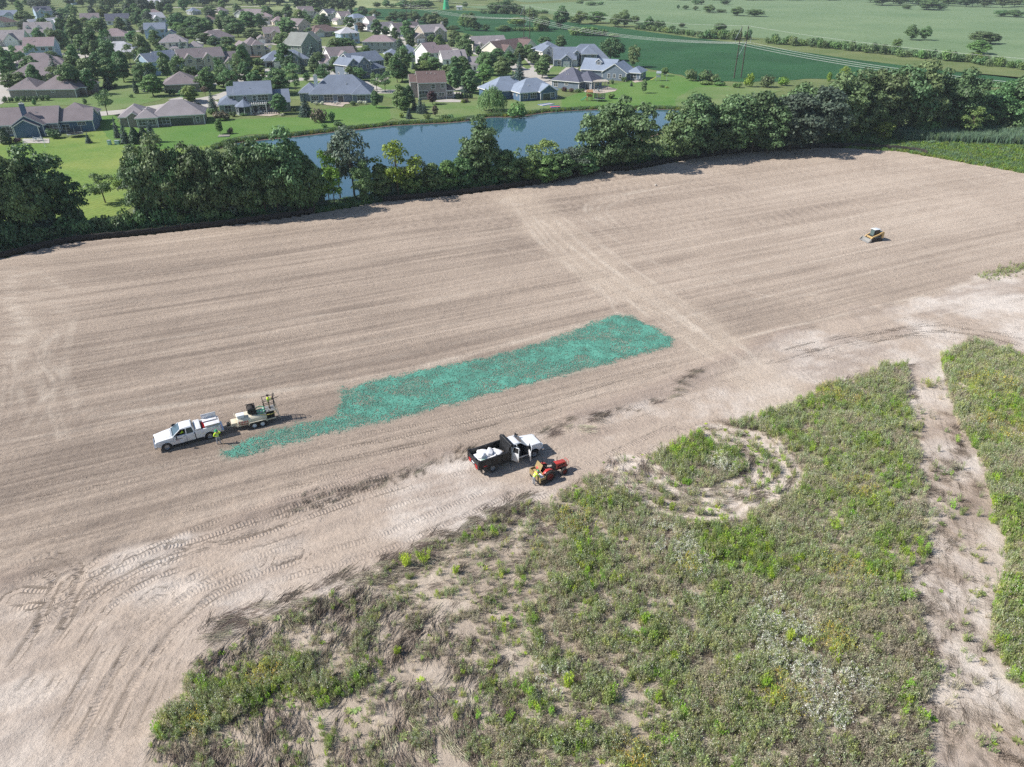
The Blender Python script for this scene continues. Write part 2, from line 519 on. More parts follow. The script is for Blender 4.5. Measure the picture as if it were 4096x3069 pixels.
PALE = [  # pale scuffed wheel lines: points, half width, strength
    ([(8, 586), (26, 681), (14, 801), (1, 921)],0.21,0.50),
    ([(28, 580), (46, 675), (34, 795), (21, 915)],0.16,0.56),
    ([(58, 597), (36, 657), (56, 757), (96, 847), (56, 927)],0.30,0.47),
    ([(81, 600), (59, 660), (79, 760), (119, 850), (79, 930)],0.25,0.39),
    ([(112, 644), (132, 704), (82, 774), (122, 834), (72, 884)],0.23,0.54),
    ([(127, 635), (147, 695), (97, 765), (137, 825), (87, 875)],0.27,0.50),
    ([(-3, 594), (67, 584), (147, 634)],0.28,0.47),
    ([(18, 605), (88, 595), (168, 645)],0.26,0.58),
    ([(28, 734), (78, 749), (138, 724)],0.22,0.58),
    ([(50, 725), (100, 740), (160, 715)],0.18,0.40),
    ([(27, 679), (67, 719), (117, 779), (167, 759)],0.25,0.43),
    ([(34, 679), (74, 719), (124, 779), (174, 759)],0.21,0.50),
    ([(1, 645), (51, 705), (31, 795), (91, 855), (131, 955)],0.26,0.58),
    ([(20, 646), (70, 706), (50, 796), (110, 856), (150, 956)],0.25,0.39),
    ([(166, 886), (136, 806), (156, 696)],0.29,0.49),
    ([(177, 877), (147, 797), (167, 687)],0.28,0.49),
    ([(27, 585), (22, 645), (57, 715), (37, 795), (52, 895)],0.28,0.60),
    ([(37, 594), (32, 654), (67, 724), (47, 804), (62, 904)],0.22,0.39),
    ([(87, 613), (67, 693), (107, 743), (57, 833)],0.28,0.36),
    ([(106, 605), (86, 685), (126, 735), (76, 825)],0.26,0.43),
    ([(6, 766), (56, 776), (96, 746), (66, 706)],0.23,0.60),
    ([(11, 755), (61, 765), (101, 735), (71, 695)],0.24,0.36),
    ([(5, 849), (55, 799), (125, 789)],0.25,0.39),
    ([(17, 854), (67, 804), (137, 794)],0.20,0.59),
    ([(1290,480),(1262,455),(1290,434),(1380,418),(1500,395)],0.35,0.45),([(1310,490),(1275,455),(1310,430),(1400,410)],0.3,0.35),
    ([(1330,500),(1290,458),(1330,430),(1450,405)],0.3,0.35),([(1355,510),(1310,460),(1350,435),(1500,408)],0.3,0.3),
    ([(1120,445),(1090,440),(1110,428)],0.8,0.35),([(1100,430),(1160,520),(1250,600),(1330,660)],0.4,0.4),
    ([(1170,480),(1260,560),(1380,640),(1500,720)],0.35,0.5),([(1200,480),(1300,570),(1420,650),(1540,740)],0.35,0.5),
    ([(1230,510),(1350,610),(1470,690),(1600,790)],0.4,0.4),
    ([(200,905),(600,850),(900,800),(1340,682)],0.5,0.45),([(150,900),(500,830),(900,765),(1300,660)],0.35,0.3),
    ([(0,690),(400,640),(800,570),(1100,520)],0.3,0.3),([(100,620),(500,570),(900,520)],0.25,0.3),
    ([(200,760),(600,700),(1000,640)],0.3,0.25),
    ([(1470,690),(1800,610),(2211,520)],0.25,0.4),([(1430,640),(1800,560),(2150,480)],0.22,0.4),([(1560,745),(1900,665),(2211,588)],0.3,0.45),([(1380,560),(1700,500),(2000,440)],0.22,0.35),([(2160,425),(1850,515),(1500,600)],0.25,0.35),([(1480,575),(1640,640),(1760,640)],0.22,0.35),([(1250,470),(1390,560),(1500,600),(1620,600)],0.25,0.35),([(1600,420),(1900,370),(2010,365),(2120,405)],0.25,0.35),
    ([(1150,470),(1230,560),(1350,650),(1450,720),(1560,800)],0.25,0.45),([(1210,470),(1330,560),(1450,640),(1560,720),(1650,800)],0.25,0.45),([(1130,460),(1210,560),(1290,620),(1330,680)],0.22,0.4),([(1260,500),(1400,610),(1520,700),(1640,790)],0.25,0.4),([(1080,540),(1180,560),(1290,600),(1400,690)],0.22,0.35),([(1290,640),(1370,660),(1450,700),(1500,760)],0.22,0.4),([(900,520),(1060,505),(1180,480)],0.22,0.3),
    ([(0,820),(300,775),(700,700),(1100,620)],0.22,0.35),([(0,880),(300,830),(600,780),(1000,700)],0.25,0.35),([(0,960),(200,930),(330,905)],0.25,0.35),([(100,1060),(500,985),(900,900)],0.22,0.3),
    ([(1840,335),(2000,360),(2180,395),(2080,420),(1950,395)],0.5,0.3),
]
def window(X, Y, c, pad):
    c = np.array(c)
    i0, i1 = np.searchsorted(X[0], [c[:, 0].min() - pad, c[:, 0].max() + pad])
    j0, j1 = np.searchsorted(Y[:, 0], [c[:, 1].min() - pad, c[:, 1].max() + pad])
    return slice(j0, j1), slice(i0, i1)
def soil_fields(X, Y):
    """Colour and height of the bare site as functions of place."""
    u = X * UX + Y * UY
    v = -X * UY + Y * UX
    d_top, s_top, _ = line_dist(X, Y, ROAD_TOP)
    sd = d_top * s_top                                     # > 0 on the field side
    jit = (fbm(X * 0.25, Y * 0.25, 4) - 0.5) * 7
    field = sstep(-0.8, 0.8, sd + jit * 0.55)
    wob = (fbm(X * 0.012, Y * 0.012, 2) - 0.5) * 4
    n_big = fbm(u * 0.006 + 3, (v + wob) * 0.07 + 5, 3)
    n_mid = fbm(u * 0.015, (v + wob) * 0.6, 4)
    n_fine = fbm(u * 0.06 + 40, (v + wob) * 2.4, 3)
    blot = fbm(X * 0.09 + 9, Y * 0.09, 4)
    fg = np.array(srgb(165, 150, 136)); fdk = np.array(srgb(134, 121, 110)); flt = np.array(srgb(184, 169, 154))
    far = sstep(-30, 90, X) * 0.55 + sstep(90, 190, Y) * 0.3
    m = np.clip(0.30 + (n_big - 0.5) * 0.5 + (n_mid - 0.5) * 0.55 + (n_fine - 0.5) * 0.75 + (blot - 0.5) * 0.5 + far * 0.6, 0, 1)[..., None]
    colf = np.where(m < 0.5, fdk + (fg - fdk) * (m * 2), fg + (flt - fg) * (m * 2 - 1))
    # haul road: pale dry crust with tan drifts
    rp = np.array(srgb(200, 190, 180)); rt = np.array(srgb(173, 158, 144)); rd = np.array(srgb(146, 131, 120))
    a = np.clip((fbm(X * 0.16 + 30, Y * 0.16 + 2, 6, 0.6) - 0.38) * 3.4, 0, 1)[..., None]
    b = np.clip((fbm(u * 0.12 + 60, v * 0.5 + 2, 6, 0.62) - 0.46) * 4.0, 0, 1)[..., None]
    colr = rt + (rp - rt) * a
    colr = colr + (rd - colr) * b * 0.6
    lowleft = (sstep(60, 40, Y) * sstep(-4, -18, X))[..., None]
    tan = np.array(srgb(174, 159, 145))
    colr = colr + (tan - colr) * lowleft * (0.35 + 0.5 * (1 - a))
    col = colr + (colf - colr) * field[..., None]
    # tan traffic lane across the field
    dc, _, ac = line_dist(X, Y, CROSS)
    lane = sstep(6.5, 2.0, dc + jit * 0.5) * 0.8
    lc = np.array(srgb(180, 165, 149))
    col = col + (lc - col) * lane[..., None] * (0.55 + 0.45 * n_mid[..., None])
    # spoil berm along the road edge
    berm = np.exp(-((sd - 1.0) / 1.6) ** 2) * sstep(0.42, 0.6, blot)
    bd = np.array(srgb(150, 134, 124))
    col = col + (bd - col) * (berm * 0.5)[..., None]
    # meadow floor
    mead = np.maximum(in_poly(X + jit * 0.35, Y - jit * 0.3, MEADOW_A), in_poly(X + jit * 0.35, Y + jit * 0.3, MEADOW_B)).astype(float)
    dl, _, al = line_dist(X, Y, LOOP)
    dl = dl + (fbm(X * 0.22 + 2, Y * 0.22, 3) - 0.5) * 2.4
    md = np.array(srgb(186, 173, 158)); mk = np.array(srgb(160, 147, 132))
    q = np.clip((fbm(X * 0.8, Y * 0.8, 4) - 0.35) * 2.2, 0, 1)[..., None]
    colm = mk + (md - mk) * q
    col = col + (colm - col) * (mead * 0.75)[..., None]
    ruts = sstep(0.75, 0.35, np.abs(dl - 0.75) * 1.2 + (fbm(X * 0.7, Y * 0.7, 3) - .5)) + sstep(0.75, 0.35, np.abs(dl - 2.0) * 1.2 + (fbm(X * 0.7 + 4, Y * 0.7, 3) - .5))
    col = col + (np.array(srgb(206, 194, 182)) - col) * (np.clip(ruts, 0, 1) * 0.8)[..., None]
    # pale wheel lines
    wl = np.array(srgb(194, 181, 166))
    for pts, hw, st in PALE:
        c = smooth_line(VV(pts), 6)
        w = window(X, Y, c, hw * 2 + 1)
        dd, _, _ = line_dist(X[w], Y[w], c)
        k = sstep(hw * 1.8, hw * 0.3, dd + (n_fine[w] - 0.5) * hw * 1.6) * st * (0.35 + 1.1 * np.clip((fbm(X[w] * 0.4, Y[w] * 0.4, 3) - 0.3) * 2, 0, 1))
        k = np.clip(k, 0, 0.85) * (0.55 if pts[0][0] < 200 else 1.0)
        col[w] = col[w] + (wl - col[w]) * k[..., None]
    # dye of the seed mulch soaked into the soil
    w = window(X, Y, MULCH, 3)
    mi = in_poly(X[w], Y[w], MULCH); md_, _, _ = line_dist(X[w], Y[w], MULCH + [MULCH[0]])
    stn = sstep(-0.8, 0.8, np.where(mi, md_, -md_) + 0.35 + (fbm(X[w] * 0.9, Y[w] * 0.9, 4) - 0.5) * 1.6) * (0.35 + 0.6 * np.clip((fbm(X[w] * 0.5 + 7, Y[w] * 0.8, 4) - .3) * 2, 0, 1))
    col[w] = col[w] + (np.array(srgb(104, 146, 130)) - col[w]) * (np.clip(stn, 0, 1) * 0.75)[..., None]
    # heights
    h = (n_mid - 0.5) * 0.10 * field + (n_fine - 0.5) * 0.09 * field + (fbm(X * 0.9, Y * 0.9, 4) - 0.5) * 0.10
    h = h + (n_big - 0.5) * 0.25 * field + berm * 0.22 + mead * (fbm(X * 0.5 + 7, Y * 0.5, 4) - 0.5) * 0.25
    rough = sstep(62, 44, Y) * sstep(-6, -20, X) * (1 - mead)
    h = h + rough * (fbm(u * 0.35, v * 0.9, 4) - 0.5) * 0.45
    trk = np.zeros(X.shape + (3,))
    for pts, g, bw, st in TRACKS:
        c = smooth_line(VV(pts), 8)
        w = window(X, Y, c, 2.5)
        dd, sg, al = line_dist(X[w], Y[w], c)
        worn = np.clip((fbm(X[w] * 0.30 + 5, Y[w] * 0.30, 3) - 0.24) * 3.0, 0, 1)
        for s in (-1, 1):
            e = np.abs(dd * sg - s * g)
            mk_ = sstep(bw * 1.4, bw * 0.7, e) * st * sstep(0, 3, al) * worn
            t_ = trk[w]
            new = mk_ > t_[..., 1]
            t_[..., 0] = np.where(new, al + 0.25 * np.abs(e), t_[..., 0])
            t_[..., 1] = np.where(new, mk_, t_[..., 1])
            h[w] += -mk_ * 0.05 + worn * st * 0.03 * np.exp(-((e - bw * 1.5) / 0.16) ** 2)
    trk[..., 2] = field
    return col, h, trk, field, mead

xs = np.unique(np.concatenate([np.arange(-175, -62, 1.4), np.arange(-62, 72, 0.24), np.arange(72, 180, 1.3)]))
ys = np.unique(np.concatenate([np.arange(14, 28, 1.0), np.arange(27, 100, 0.24), np.arange(100, 128, 0.45), np.arange(128, 225, 0.9)]))
GX, GY = np.meshgrid(xs, ys)
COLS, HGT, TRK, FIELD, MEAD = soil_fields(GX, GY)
fence_poly = [(-400, -50)] + [(-400, FENCE[0][1] - 60)] + list(FENCE) + [(400, FENCE[-1][1] - 40), (400, -50)]
cxs = (GX[:-1, :-1] + GX[1:, 1:]) / 2; cys = (GY[:-1, :-1] + GY[1:, 1:]) / 2
inside = in_poly(cxs, cys, fence_poly)
fd, fs, _ = line_dist(GX, GY, FENCE)
SOIL_Z = 0.34
Z = HGT + SOIL_Z + np.exp(-(fd / 1.2) ** 2) * 0.10
ny, nx = GX.shape
ii = np.arange(ny * nx).reshape(ny, nx)
quads = np.stack([ii[:-1, :-1], ii[:-1, 1:], ii[1:, 1:], ii[1:, :-1]], -1)[inside]
used = np.zeros(ny * nx, bool); used[quads.ravel()] = True
remap = np.cumsum(used) - 1
verts = np.stack([GX, GY, Z], -1).reshape(-1, 3)[used]

def soil_material():
    m, nt, b, N, L = nodes_of('graded_soil')
    b.inputs['Roughness'].default_value = 0.95
    b.inputs['Specular IOR Level'].default_value = 0.08
    at = N('ShaderNodeAttribute'); at.attribute_name = 'soil'
    tk = N('ShaderNodeAttribute'); tk.attribute_name = 'track'
    sp = N('ShaderNodeSeparateXYZ'); L(tk.outputs['Vector'], sp.inputs[0])
    tc = N('ShaderNodeTexCoord')
    mp = N('ShaderNodeMapping'); mp.vector_type = 'TEXTURE'
    mp.inputs['Rotation'].default_value = (0, 0, AX); mp.inputs['Scale'].default_value = (30, 0.5, 1)
    L(tc.outputs['Object'], mp.inputs['Vector'])
    s1 = N('ShaderNodeTexNoise'); s1.inputs['Scale'].default_value = 1.0; s1.inputs['Detail'].default_value = 7; s1.inputs['Roughness'].default_value = 0.78
    L(mp.outputs[0], s1.inputs['Vector'])
    f1 = N('ShaderNodeTexNoise'); f1.inputs['Scale'].default_value = 2.4; f1.inputs['Detail'].default_value = 8; f1.inputs['Roughness'].default_value = 0.72
    L(tc.outputs['Object'], f1.inputs['Vector'])
    vo = N('ShaderNodeTexVoronoi'); vo.inputs['Scale'].default_value = 4.5; vo.inputs['Randomness'].default_value = 1
    L(tc.outputs['Object'], vo.inputs['Vector'])
    # stripes only on the graded field
    a = N('ShaderNodeMath'); a.operation = 'SUBTRACT'; a.inputs[1].default_value = 0.5; L(s1.outputs['Fac'], a.inputs[0])
    a2 = N('ShaderNodeMath'); a2.operation = 'MULTIPLY'; L(a.outputs[0], a2.inputs[0]); L(sp.outputs['Z'], a2.inputs[1])
    a3 = N('ShaderNodeMath'); a3.operation = 'MULTIPLY_ADD'; a3.inputs[1].default_value = 0.5; a3.inputs[2].default_value = 1.0; L(a2.outputs[0], a3.inputs[0])
    b1 = N('ShaderNodeMath'); b1.operation = 'MULTIPLY_ADD'; b1.inputs[1].default_value = 0.72; b1.inputs[2].default_value = -0.36; L(f1.outputs['Fac'], b1.inputs[0])
    b2 = N('ShaderNodeMath'); b2.operation = 'ADD'; L(a3.outputs[0], b2.inputs[0]); L(b1.outputs[0], b2.inputs[1])
    # pebbles
    pb = N('ShaderNodeMapRange'); pb.inputs['From Min'].default_value = 0.10; pb.inputs['From Max'].default_value = 0.20
    pb.inputs['To Min'].default_value = 0.22; pb.inputs['To Max'].default_value = 0.0; L(vo.outputs['Distance'], pb.inputs['Value'])
    pk = N('ShaderNodeSeparateColor'); L(vo.outputs['Color'], pk.inputs[0])
    pg = N('ShaderNodeMath'); pg.operation = 'GREATER_THAN'; pg.inputs[1].default_value = 0.72; L(pk.outputs[0], pg.inputs[0])
    pm = N('ShaderNodeMath'); pm.operation = 'MULTIPLY'; L(pb.outputs[0], pm.inputs[0]); L(pg.outputs[0], pm.inputs[1])
    b3 = N('ShaderNodeMath'); b3.operation = 'ADD'; L(b2.outputs[0], b3.inputs[0]); L(pm.outputs[0], b3.inputs[1])
    hs = N('ShaderNodeHueSaturation'); L(at.outputs['Color'], hs.inputs['Color']); L(b3.outputs[0], hs.inputs['Value'])
    L(hs.outputs[0], b.inputs['Base Color'])
    # tread bars
    w = N('ShaderNodeMath'); w.operation = 'MULTIPLY'; w.inputs[1].default_value = 2 * math.pi / 0.30
    wj = N('ShaderNodeMath'); wj.operation = 'MULTIPLY_ADD'; wj.inputs[1].default_value = 0.16; L(f1.outputs['Fac'], wj.inputs[0]); L(sp.outputs['X'], wj.inputs[2]); L(wj.outputs[0], w.inputs[0])
    w2 = N('ShaderNodeMath'); w2.operation = 'SINE'; L(w.outputs[0], w2.inputs[0])
    w3 = N('ShaderNodeMath'); w3.operation = 'MULTIPLY'; L(w2.outputs[0], w3.inputs[0]); L(sp.outputs['Y'], w3.inputs[1])
    w4 = N('ShaderNodeMath'); w4.operation = 'MULTIPLY'; w4.inputs[1].default_value = 0.030; L(w3.outputs[0], w4.inputs[0])
    hh = N('ShaderNodeMath'); hh.operation = 'MULTIPLY_ADD'; hh.inputs[1].default_value = 0.16; L(f1.outputs['Fac'], hh.inputs[0]); L(w4.outputs[0], hh.inputs[2])
    h2 = N('ShaderNodeMath'); h2.operation = 'MULTIPLY_ADD'; h2.inputs[1].default_value = 0.2; L(a2.outputs[0], h2.inputs[0]); L(hh.outputs[0], h2.inputs[2])
    h3 = N('ShaderNodeMath'); h3.operation = 'MULTIPLY_ADD'; h3.inputs[1].default_value = 0.10; L(pm.outputs[0], h3.inputs[0]); L(h2.outputs[0], h3.inputs[2])
    bp = N('ShaderNodeBump'); bp.inputs['Strength'].default_value = 1.0; bp.inputs['Distance'].default_value = 1.0
    L(h3.outputs[0], bp.inputs['Height']); L(bp.outputs[0], b.inputs['Normal'])
    return m
M_SOIL = soil_material()
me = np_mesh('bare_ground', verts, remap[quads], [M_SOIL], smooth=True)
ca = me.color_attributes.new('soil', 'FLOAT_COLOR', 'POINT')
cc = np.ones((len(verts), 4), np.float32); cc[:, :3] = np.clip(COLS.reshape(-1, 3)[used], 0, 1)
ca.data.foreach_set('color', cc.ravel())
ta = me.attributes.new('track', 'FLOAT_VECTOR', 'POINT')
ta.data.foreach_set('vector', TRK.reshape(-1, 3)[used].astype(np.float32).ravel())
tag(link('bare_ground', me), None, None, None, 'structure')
_xs, _ys, _Z = xs, ys, Z
def soil_z(x, y):
    """Height of the bare ground under a point (bilinear)."""
    x = np.asarray(x, float); y = np.asarray(y, float)
    i = np.clip(np.searchsorted(_xs, x) - 1, 0, len(_xs) - 2); j = np.clip(np.searchsorted(_ys, y) - 1, 0, len(_ys) - 2)
    fx = np.clip((x - _xs[i]) / (_xs[i + 1] - _xs[i]), 0, 1); fy = np.clip((y - _ys[j]) / (_ys[j + 1] - _ys[j]), 0, 1)
    return (_Z[j, i] * (1 - fx) + _Z[j, i + 1] * fx) * (1 - fy) + (_Z[j + 1, i] * (1 - fx) + _Z[j + 1, i + 1] * fx) * fy

# ---- the wide ground beyond and everything laid flat on it
M_GROUND = turf('wild_turf', srgb(92, 108, 66), srgb(112, 120, 80), 0.05, 0.22)
M_LAWN = turf('lush_lawn', srgb(84, 118, 58), srgb(100, 126, 68), 0.05, 0.12, (R(28), 1.1, 0.10))
M_LAWN2 = turf('tired_lawn', srgb(92, 118, 66), srgb(116, 128, 86), 0.05, 0.14, (R(35), 1.1, 0.04))
M_LAWN3 = turf('yellowing_lawn', srgb(94, 124, 60), srgb(128, 140, 76), 0.045, 0.16, (R(62), 1.3, 0.09))
M_BEAN = turf('soybean_rows', srgb(42, 76, 48), srgb(52, 90, 58), 0.03, 0.16, (R(118), 0.76, 0.05), detail=0.8)
M_CORN = turf('corn_tassels', srgb(100, 122, 88), srgb(116, 134, 100), 0.012, 0.12, (R(160), 2.2, 0.03), detail=0.35)
M_CORN2 = turf('green_corn', srgb(92, 116, 86), srgb(108, 126, 96), 0.01, 0.12, (R(20), 3, 0.03), detail=0.3)
M_RANK = turf('rank_grass', srgb(82, 112, 54), srgb(108, 124, 70), 0.12, 0.28, detail=0.9)
M_CONC = plain('pale_concrete', srgb(172, 167, 160), 0.85, 0, 0.07, 0.4, 0.1, 0.2)
M_PAVE = plain('patio_pavers', srgb(176, 164, 152), 0.85, 0, 0.12, 2.0, 0.2, 0.2)
M_MUD = plain('pond_mud', srgb(104, 84, 74), 0.8, 0, 0.2, 0.6, 0.3, 0.3)
S = 9000
g = MB(); n_ = 24
gv = [(-S + 2 * S * i / n_, -S + 2 * S * j / n_, -0.02) for j in range(n_ + 1) for i in range(n_ + 1)]
g.add(gv, [(j * (n_ + 1) + i, j * (n_ + 1) + i + 1, (j + 1) * (n_ + 1) + i + 1, (j + 1) * (n_ + 1) + i) for j in range(n_) for i in range(n_)])
tag(g.build('ground', M_GROUND), None, None, None, 'structure')

def Pp(*pts): return [tuple(P(*p)[:2]) for p in pts]
# fields beyond the houses
tag(sheet('soybean_field', Pp((1420,32),(1560,36),(1720,40),(1900,44),(2080,60),(2250,86),(2480,112),(2760,150),(3000,178),(3300,222),(3600,262),(4096,320),(5200,470),(5200,560),(4300,330),(3700,330),(3240,315),(3100,328),(2800,326),(2720,300),(2560,270),(2380,240),(2200,190),(2000,170),(1800,120),(1500,75),(1400,60)), 0.05, M_BEAN, jag=0.8), kind='structure')
tag(sheet('corn_field', Pp((1800,28),(2000,22),(2300,8),(2700,-20),(3300,-60),(4100,-60),(5600,-40),(5600,420),(4300,290),(4096,265),(3700,225),(3300,180),(2900,138),(2700,118),(2450,92),(2250,62),(2050,42)), 0.03, M_CORN, jag=1.5, step=10), kind='structure')
tag(sheet('far_pasture', Pp((1380,28),(1520,34),(1640,30),(1800,-10),(1500,-30),(1100,-20),(1000,20),(1060,38),(1160,40),(1250,34)), 0.035, turf('far_meadow', srgb(122,134,92), srgb(138,146,106), 0.01, 0.1)), kind='structure')
tag(sheet('far_hayfield', Pp((2100,10),(2340,-4),(2700,-26),(3400,-70),(4800,-80),(4800,-140),(2000,-140),(1900,-20)), 0.06, M_CORN2, jag=2, step=20), kind='structure')
# lawns
tag(sheet('lawn', Pp((-200,640),(-60,585),(80,552),(300,548),(460,500),(600,520),(760,530),(900,545),(820,600),(700,700),(600,780),(480,860),(320,900),(0,960),(-300,1000)), 0.02, M_LAWN3, jag=0.5), kind='structure')
tag(sheet('lawn', Pp((370,480),(455,448),(480,500),(560,515),(830,500),(905,500),(920,540),(860,580),(640,600),(520,590),(440,560)), 0.035, M_LAWN, jag=0.4), kind='structure')
tag(sheet('lawn', Pp((820,470),(900,460),(930,478),(1180,470),(1240,440),(1420,430),(1490,418),(1560,428),(1620,452),(1560,480),(1520,500),(1440,515),(1340,520),(1240,525),(1120,535),(1000,538),(900,560),(830,545)), 0.04, M_LAWN, jag=0.4), kind='structure')
tag(sheet('lawn', Pp((1560,420),(1700,410),(1850,408),(1960,400),(2080,408),(2240,400),(2420,386),(2300,420),(2160,440),(1990,462),(1840,480),(1700,486),(1600,482),(1560,470)), 0.045, M_LAWN2, jag=0.4), kind='structure')
tag(sheet('lawn', Pp((2250,395),(2400,345),(2500,328),(2580,300),(2560,282),(2700,300),(2800,330),(2960,352),(3100,362),(3010,400),(2860,432),(2700,436),(2560,438),(2430,440),(2250,436)), 0.05, M_LAWN, jag=0.5), kind='structure')
tag(sheet('lawn', Pp((2700,395),(2780,350),(3000,350),(3130,362),(3010,405),(2860,434),(2700,440)), 0.062, M_LAWN2, jag=0.5), kind='structure')
tag(sheet('lawn', Pp((0,300),(460,290),(560,320),(640,400),(470,440),(430,470),(330,420),(0,430)), 0.026, M_LAWN2, jag=0.4), kind='structure')
tag(sheet('lawn', Pp((560,240),(1250,240),(1300,330),(1250,400),(1180,400),(1050,360),(700,380),(640,400),(560,330)), 0.030, M_LAWN2, jag=0.4), kind='structure')
tag(sheet('lawn', Pp((1250,210),(2000,170),(2300,240),(2250,340),(2100,380),(1960,390),(1600,400),(1500,380),(1300,330)), 0.036, M_LAWN2, jag=0.4), kind='structure')
# streets and drives of pale concrete
def strip(name, pts, w, z, mat=M_CONC, kind='structure'):
    c = smooth_line(Pp(*pts), 5)
    Lft, Rgt = [], []
    for i, p in enumerate(c):
        a = np.array(c[max(0, i - 1)]); b = np.array(c[min(len(c) - 1, i + 1)])
        d = (b - a) / (np.linalg.norm(b - a) + 1e-9)
        n = np.array((-d[1], d[0])) * w / 2
        Lft.append((p[0] + n[0], p[1] + n[1], z)); Rgt.append((p[0] - n[0], p[1] - n[1], z))
    mb = MB(); k = len(c)
    mb.add(Lft + Rgt, [(i, k + i, k + i + 1, i + 1) for i in range(k - 1)])
    return tag(mb.build(name, mat), None, None, None, kind)
strip('street', [(360,460),(560,440),(780,405),(900,382),(1000,350),(1200,318),(1350,325),(1480,365),(1700,362),(1850,355),(1960,345),(2080,310),(2180,262)], 8.5, 0.07)
strip('street', [(1120,335),(1010,290),(930,330),(700,345)], 7, 0.075)
strip('street', [(2180,262),(2150,300),(2200,330),(2340,300)], 8, 0.08)
strip('street', [(2100,290),(1990,240),(1880,205),(1740,188),(1600,182),(1440,188),(1300,190),(1160,180),(1050,175)], 8, 0.085)
strip('street', [(-40,225),(120,222),(330,215),(500,212),(660,215),(860,205),(1060,180)], 8, 0.09)
strip('street', [(0,190),(40,230),(25,290),(30,340),(15,380),(-40,420)], 7, 0.095)
strip('street', [(1050,175),(1130,140),(1250,118),(1400,110),(1560,140),(1640,160),(1740,188)], 7.5, 0.10)
strip('street', [(-40,130),(150,125),(330,118),(480,130),(640,118),(800,125),(960,110),(1130,98)], 7.5, 0.105)
strip('street', [(500,36),(600,33),(700,31),(850,30),(1000,27),(1080,26)], 9, 0.11)
DZ = [0.115]
for q in ([(60,330),(20,330)],[(60,285),(20,288)],[(60,385),(10,385)],[(1090,300),(1080,275)],[(990,290),(960,270)],[(1010,285),(990,272)],[(1330,310),(1320,285)],[(1330,322),(1300,290)],[(1510,335),(1530,310)],[(2000,250),(1960,210)],[(2150,268),(2120,235)],[(2260,300),(2290,272)],[(1690,185),(1700,170)],[(1850,330),(1910,290)],[(700,395),(780,405)],[(1500,360),(1440,330)],[(1820,370),(1800,392)],[(360,460),(330,470)],[(830,410),(860,430)],[(2130,330),(2200,345)],[(1600,190),(1610,165)],[(1060,180),(1090,172)],[(960,200),(1000,190)],[(330,215),(330,235)],[(640,216),(700,225)]):
    DZ[0] += 0.005; strip('driveway', q, 6, DZ[0])
# pond
POND = Pp((880,592),(950,574),(1060,562),(1180,550),(1330,532),(1450,520),(1580,505),(1720,498),(1840,490),(1960,472),(2060,470),(2200,452),(2340,443),(2480,440),(2600,440),(2700,442),(2800,452),(2680,505),(2520,575),(2300,640),(2050,690),(1800,745),(1600,778),(1400,795),(1270,800),(1220,740),(1180,660),(1000,590))
M_MUDr = M_MUD
def grow(pts, d):
    c = np.mean(np.array(pts), axis=0); out = []
    n = len(pts)
    for i in range(n):
        a = np.array(pts[i - 1]); b = np.array(pts[(i + 1) % n]); t = b - a; t = t / np.linalg.norm(t)
        nn = np.array((t[1], -t[0]))
        p = np.array(pts[i])
        if np.dot(nn, p - c) < 0: nn = -nn
        out.append(tuple(p + nn * d))
    return out
sheet('pond_bank', smooth_line(grow(POND, 1.8) + [grow(POND, 1.8)[0]], 4)[:-1], 0.07, M_MUD, jag=0.5)
def water():
    m, nt, b, N, L = nodes_of('pond_water')
    b.inputs['Base Color'].default_value = (*srgb(52, 84, 100), 1)  # blue base colour stands in for part of the sky's reflection
    b.inputs['Roughness'].default_value = 0.04
    b.inputs['IOR'].default_value = 1.33
    b.inputs['Specular IOR Level'].default_value = 0.9
    tc = N('ShaderNodeTexCoord'); mp = N('ShaderNodeMapping'); mp.inputs['Scale'].default_value = (0.5, 1.6, 1); L(tc.outputs['Object'], mp.inputs['Vector'])
    n = N('ShaderNodeTexNoise'); n.inputs['Scale'].default_value = 1.2; n.inputs['Detail'].default_value = 4; L(mp.outputs[0], n.inputs['Vector'])
    bp = N('ShaderNodeBump'); bp.inputs['Strength'].default_value = 0.10; bp.inputs['Distance'].default_value = 0.04
    L(n.outputs['Fac'], bp.inputs['Height']); L(bp.outputs[0], b.inputs['Normal'])
    return m
sheet('pond_water', smooth_line(POND + [POND[0]], 4)[:-1], 0.085, water(), jag=0.15)
# rank grass beyond the fence at the right
sheet('rank_grass_verge', Pp((3300,590),(3420,560),(3600,535),(4096,560),(5000,640),(5000,860),(4096,705),(3750,640),(3600,615),(3400,603)), 0.06, M_RANK, jag=0.8)
sheet('rank_grass_verge', Pp((1150,880),(1270,840),(1420,800),(1560,812),(1400,850),(1250,880)), 0.064, M_RANK, jag=0.6)
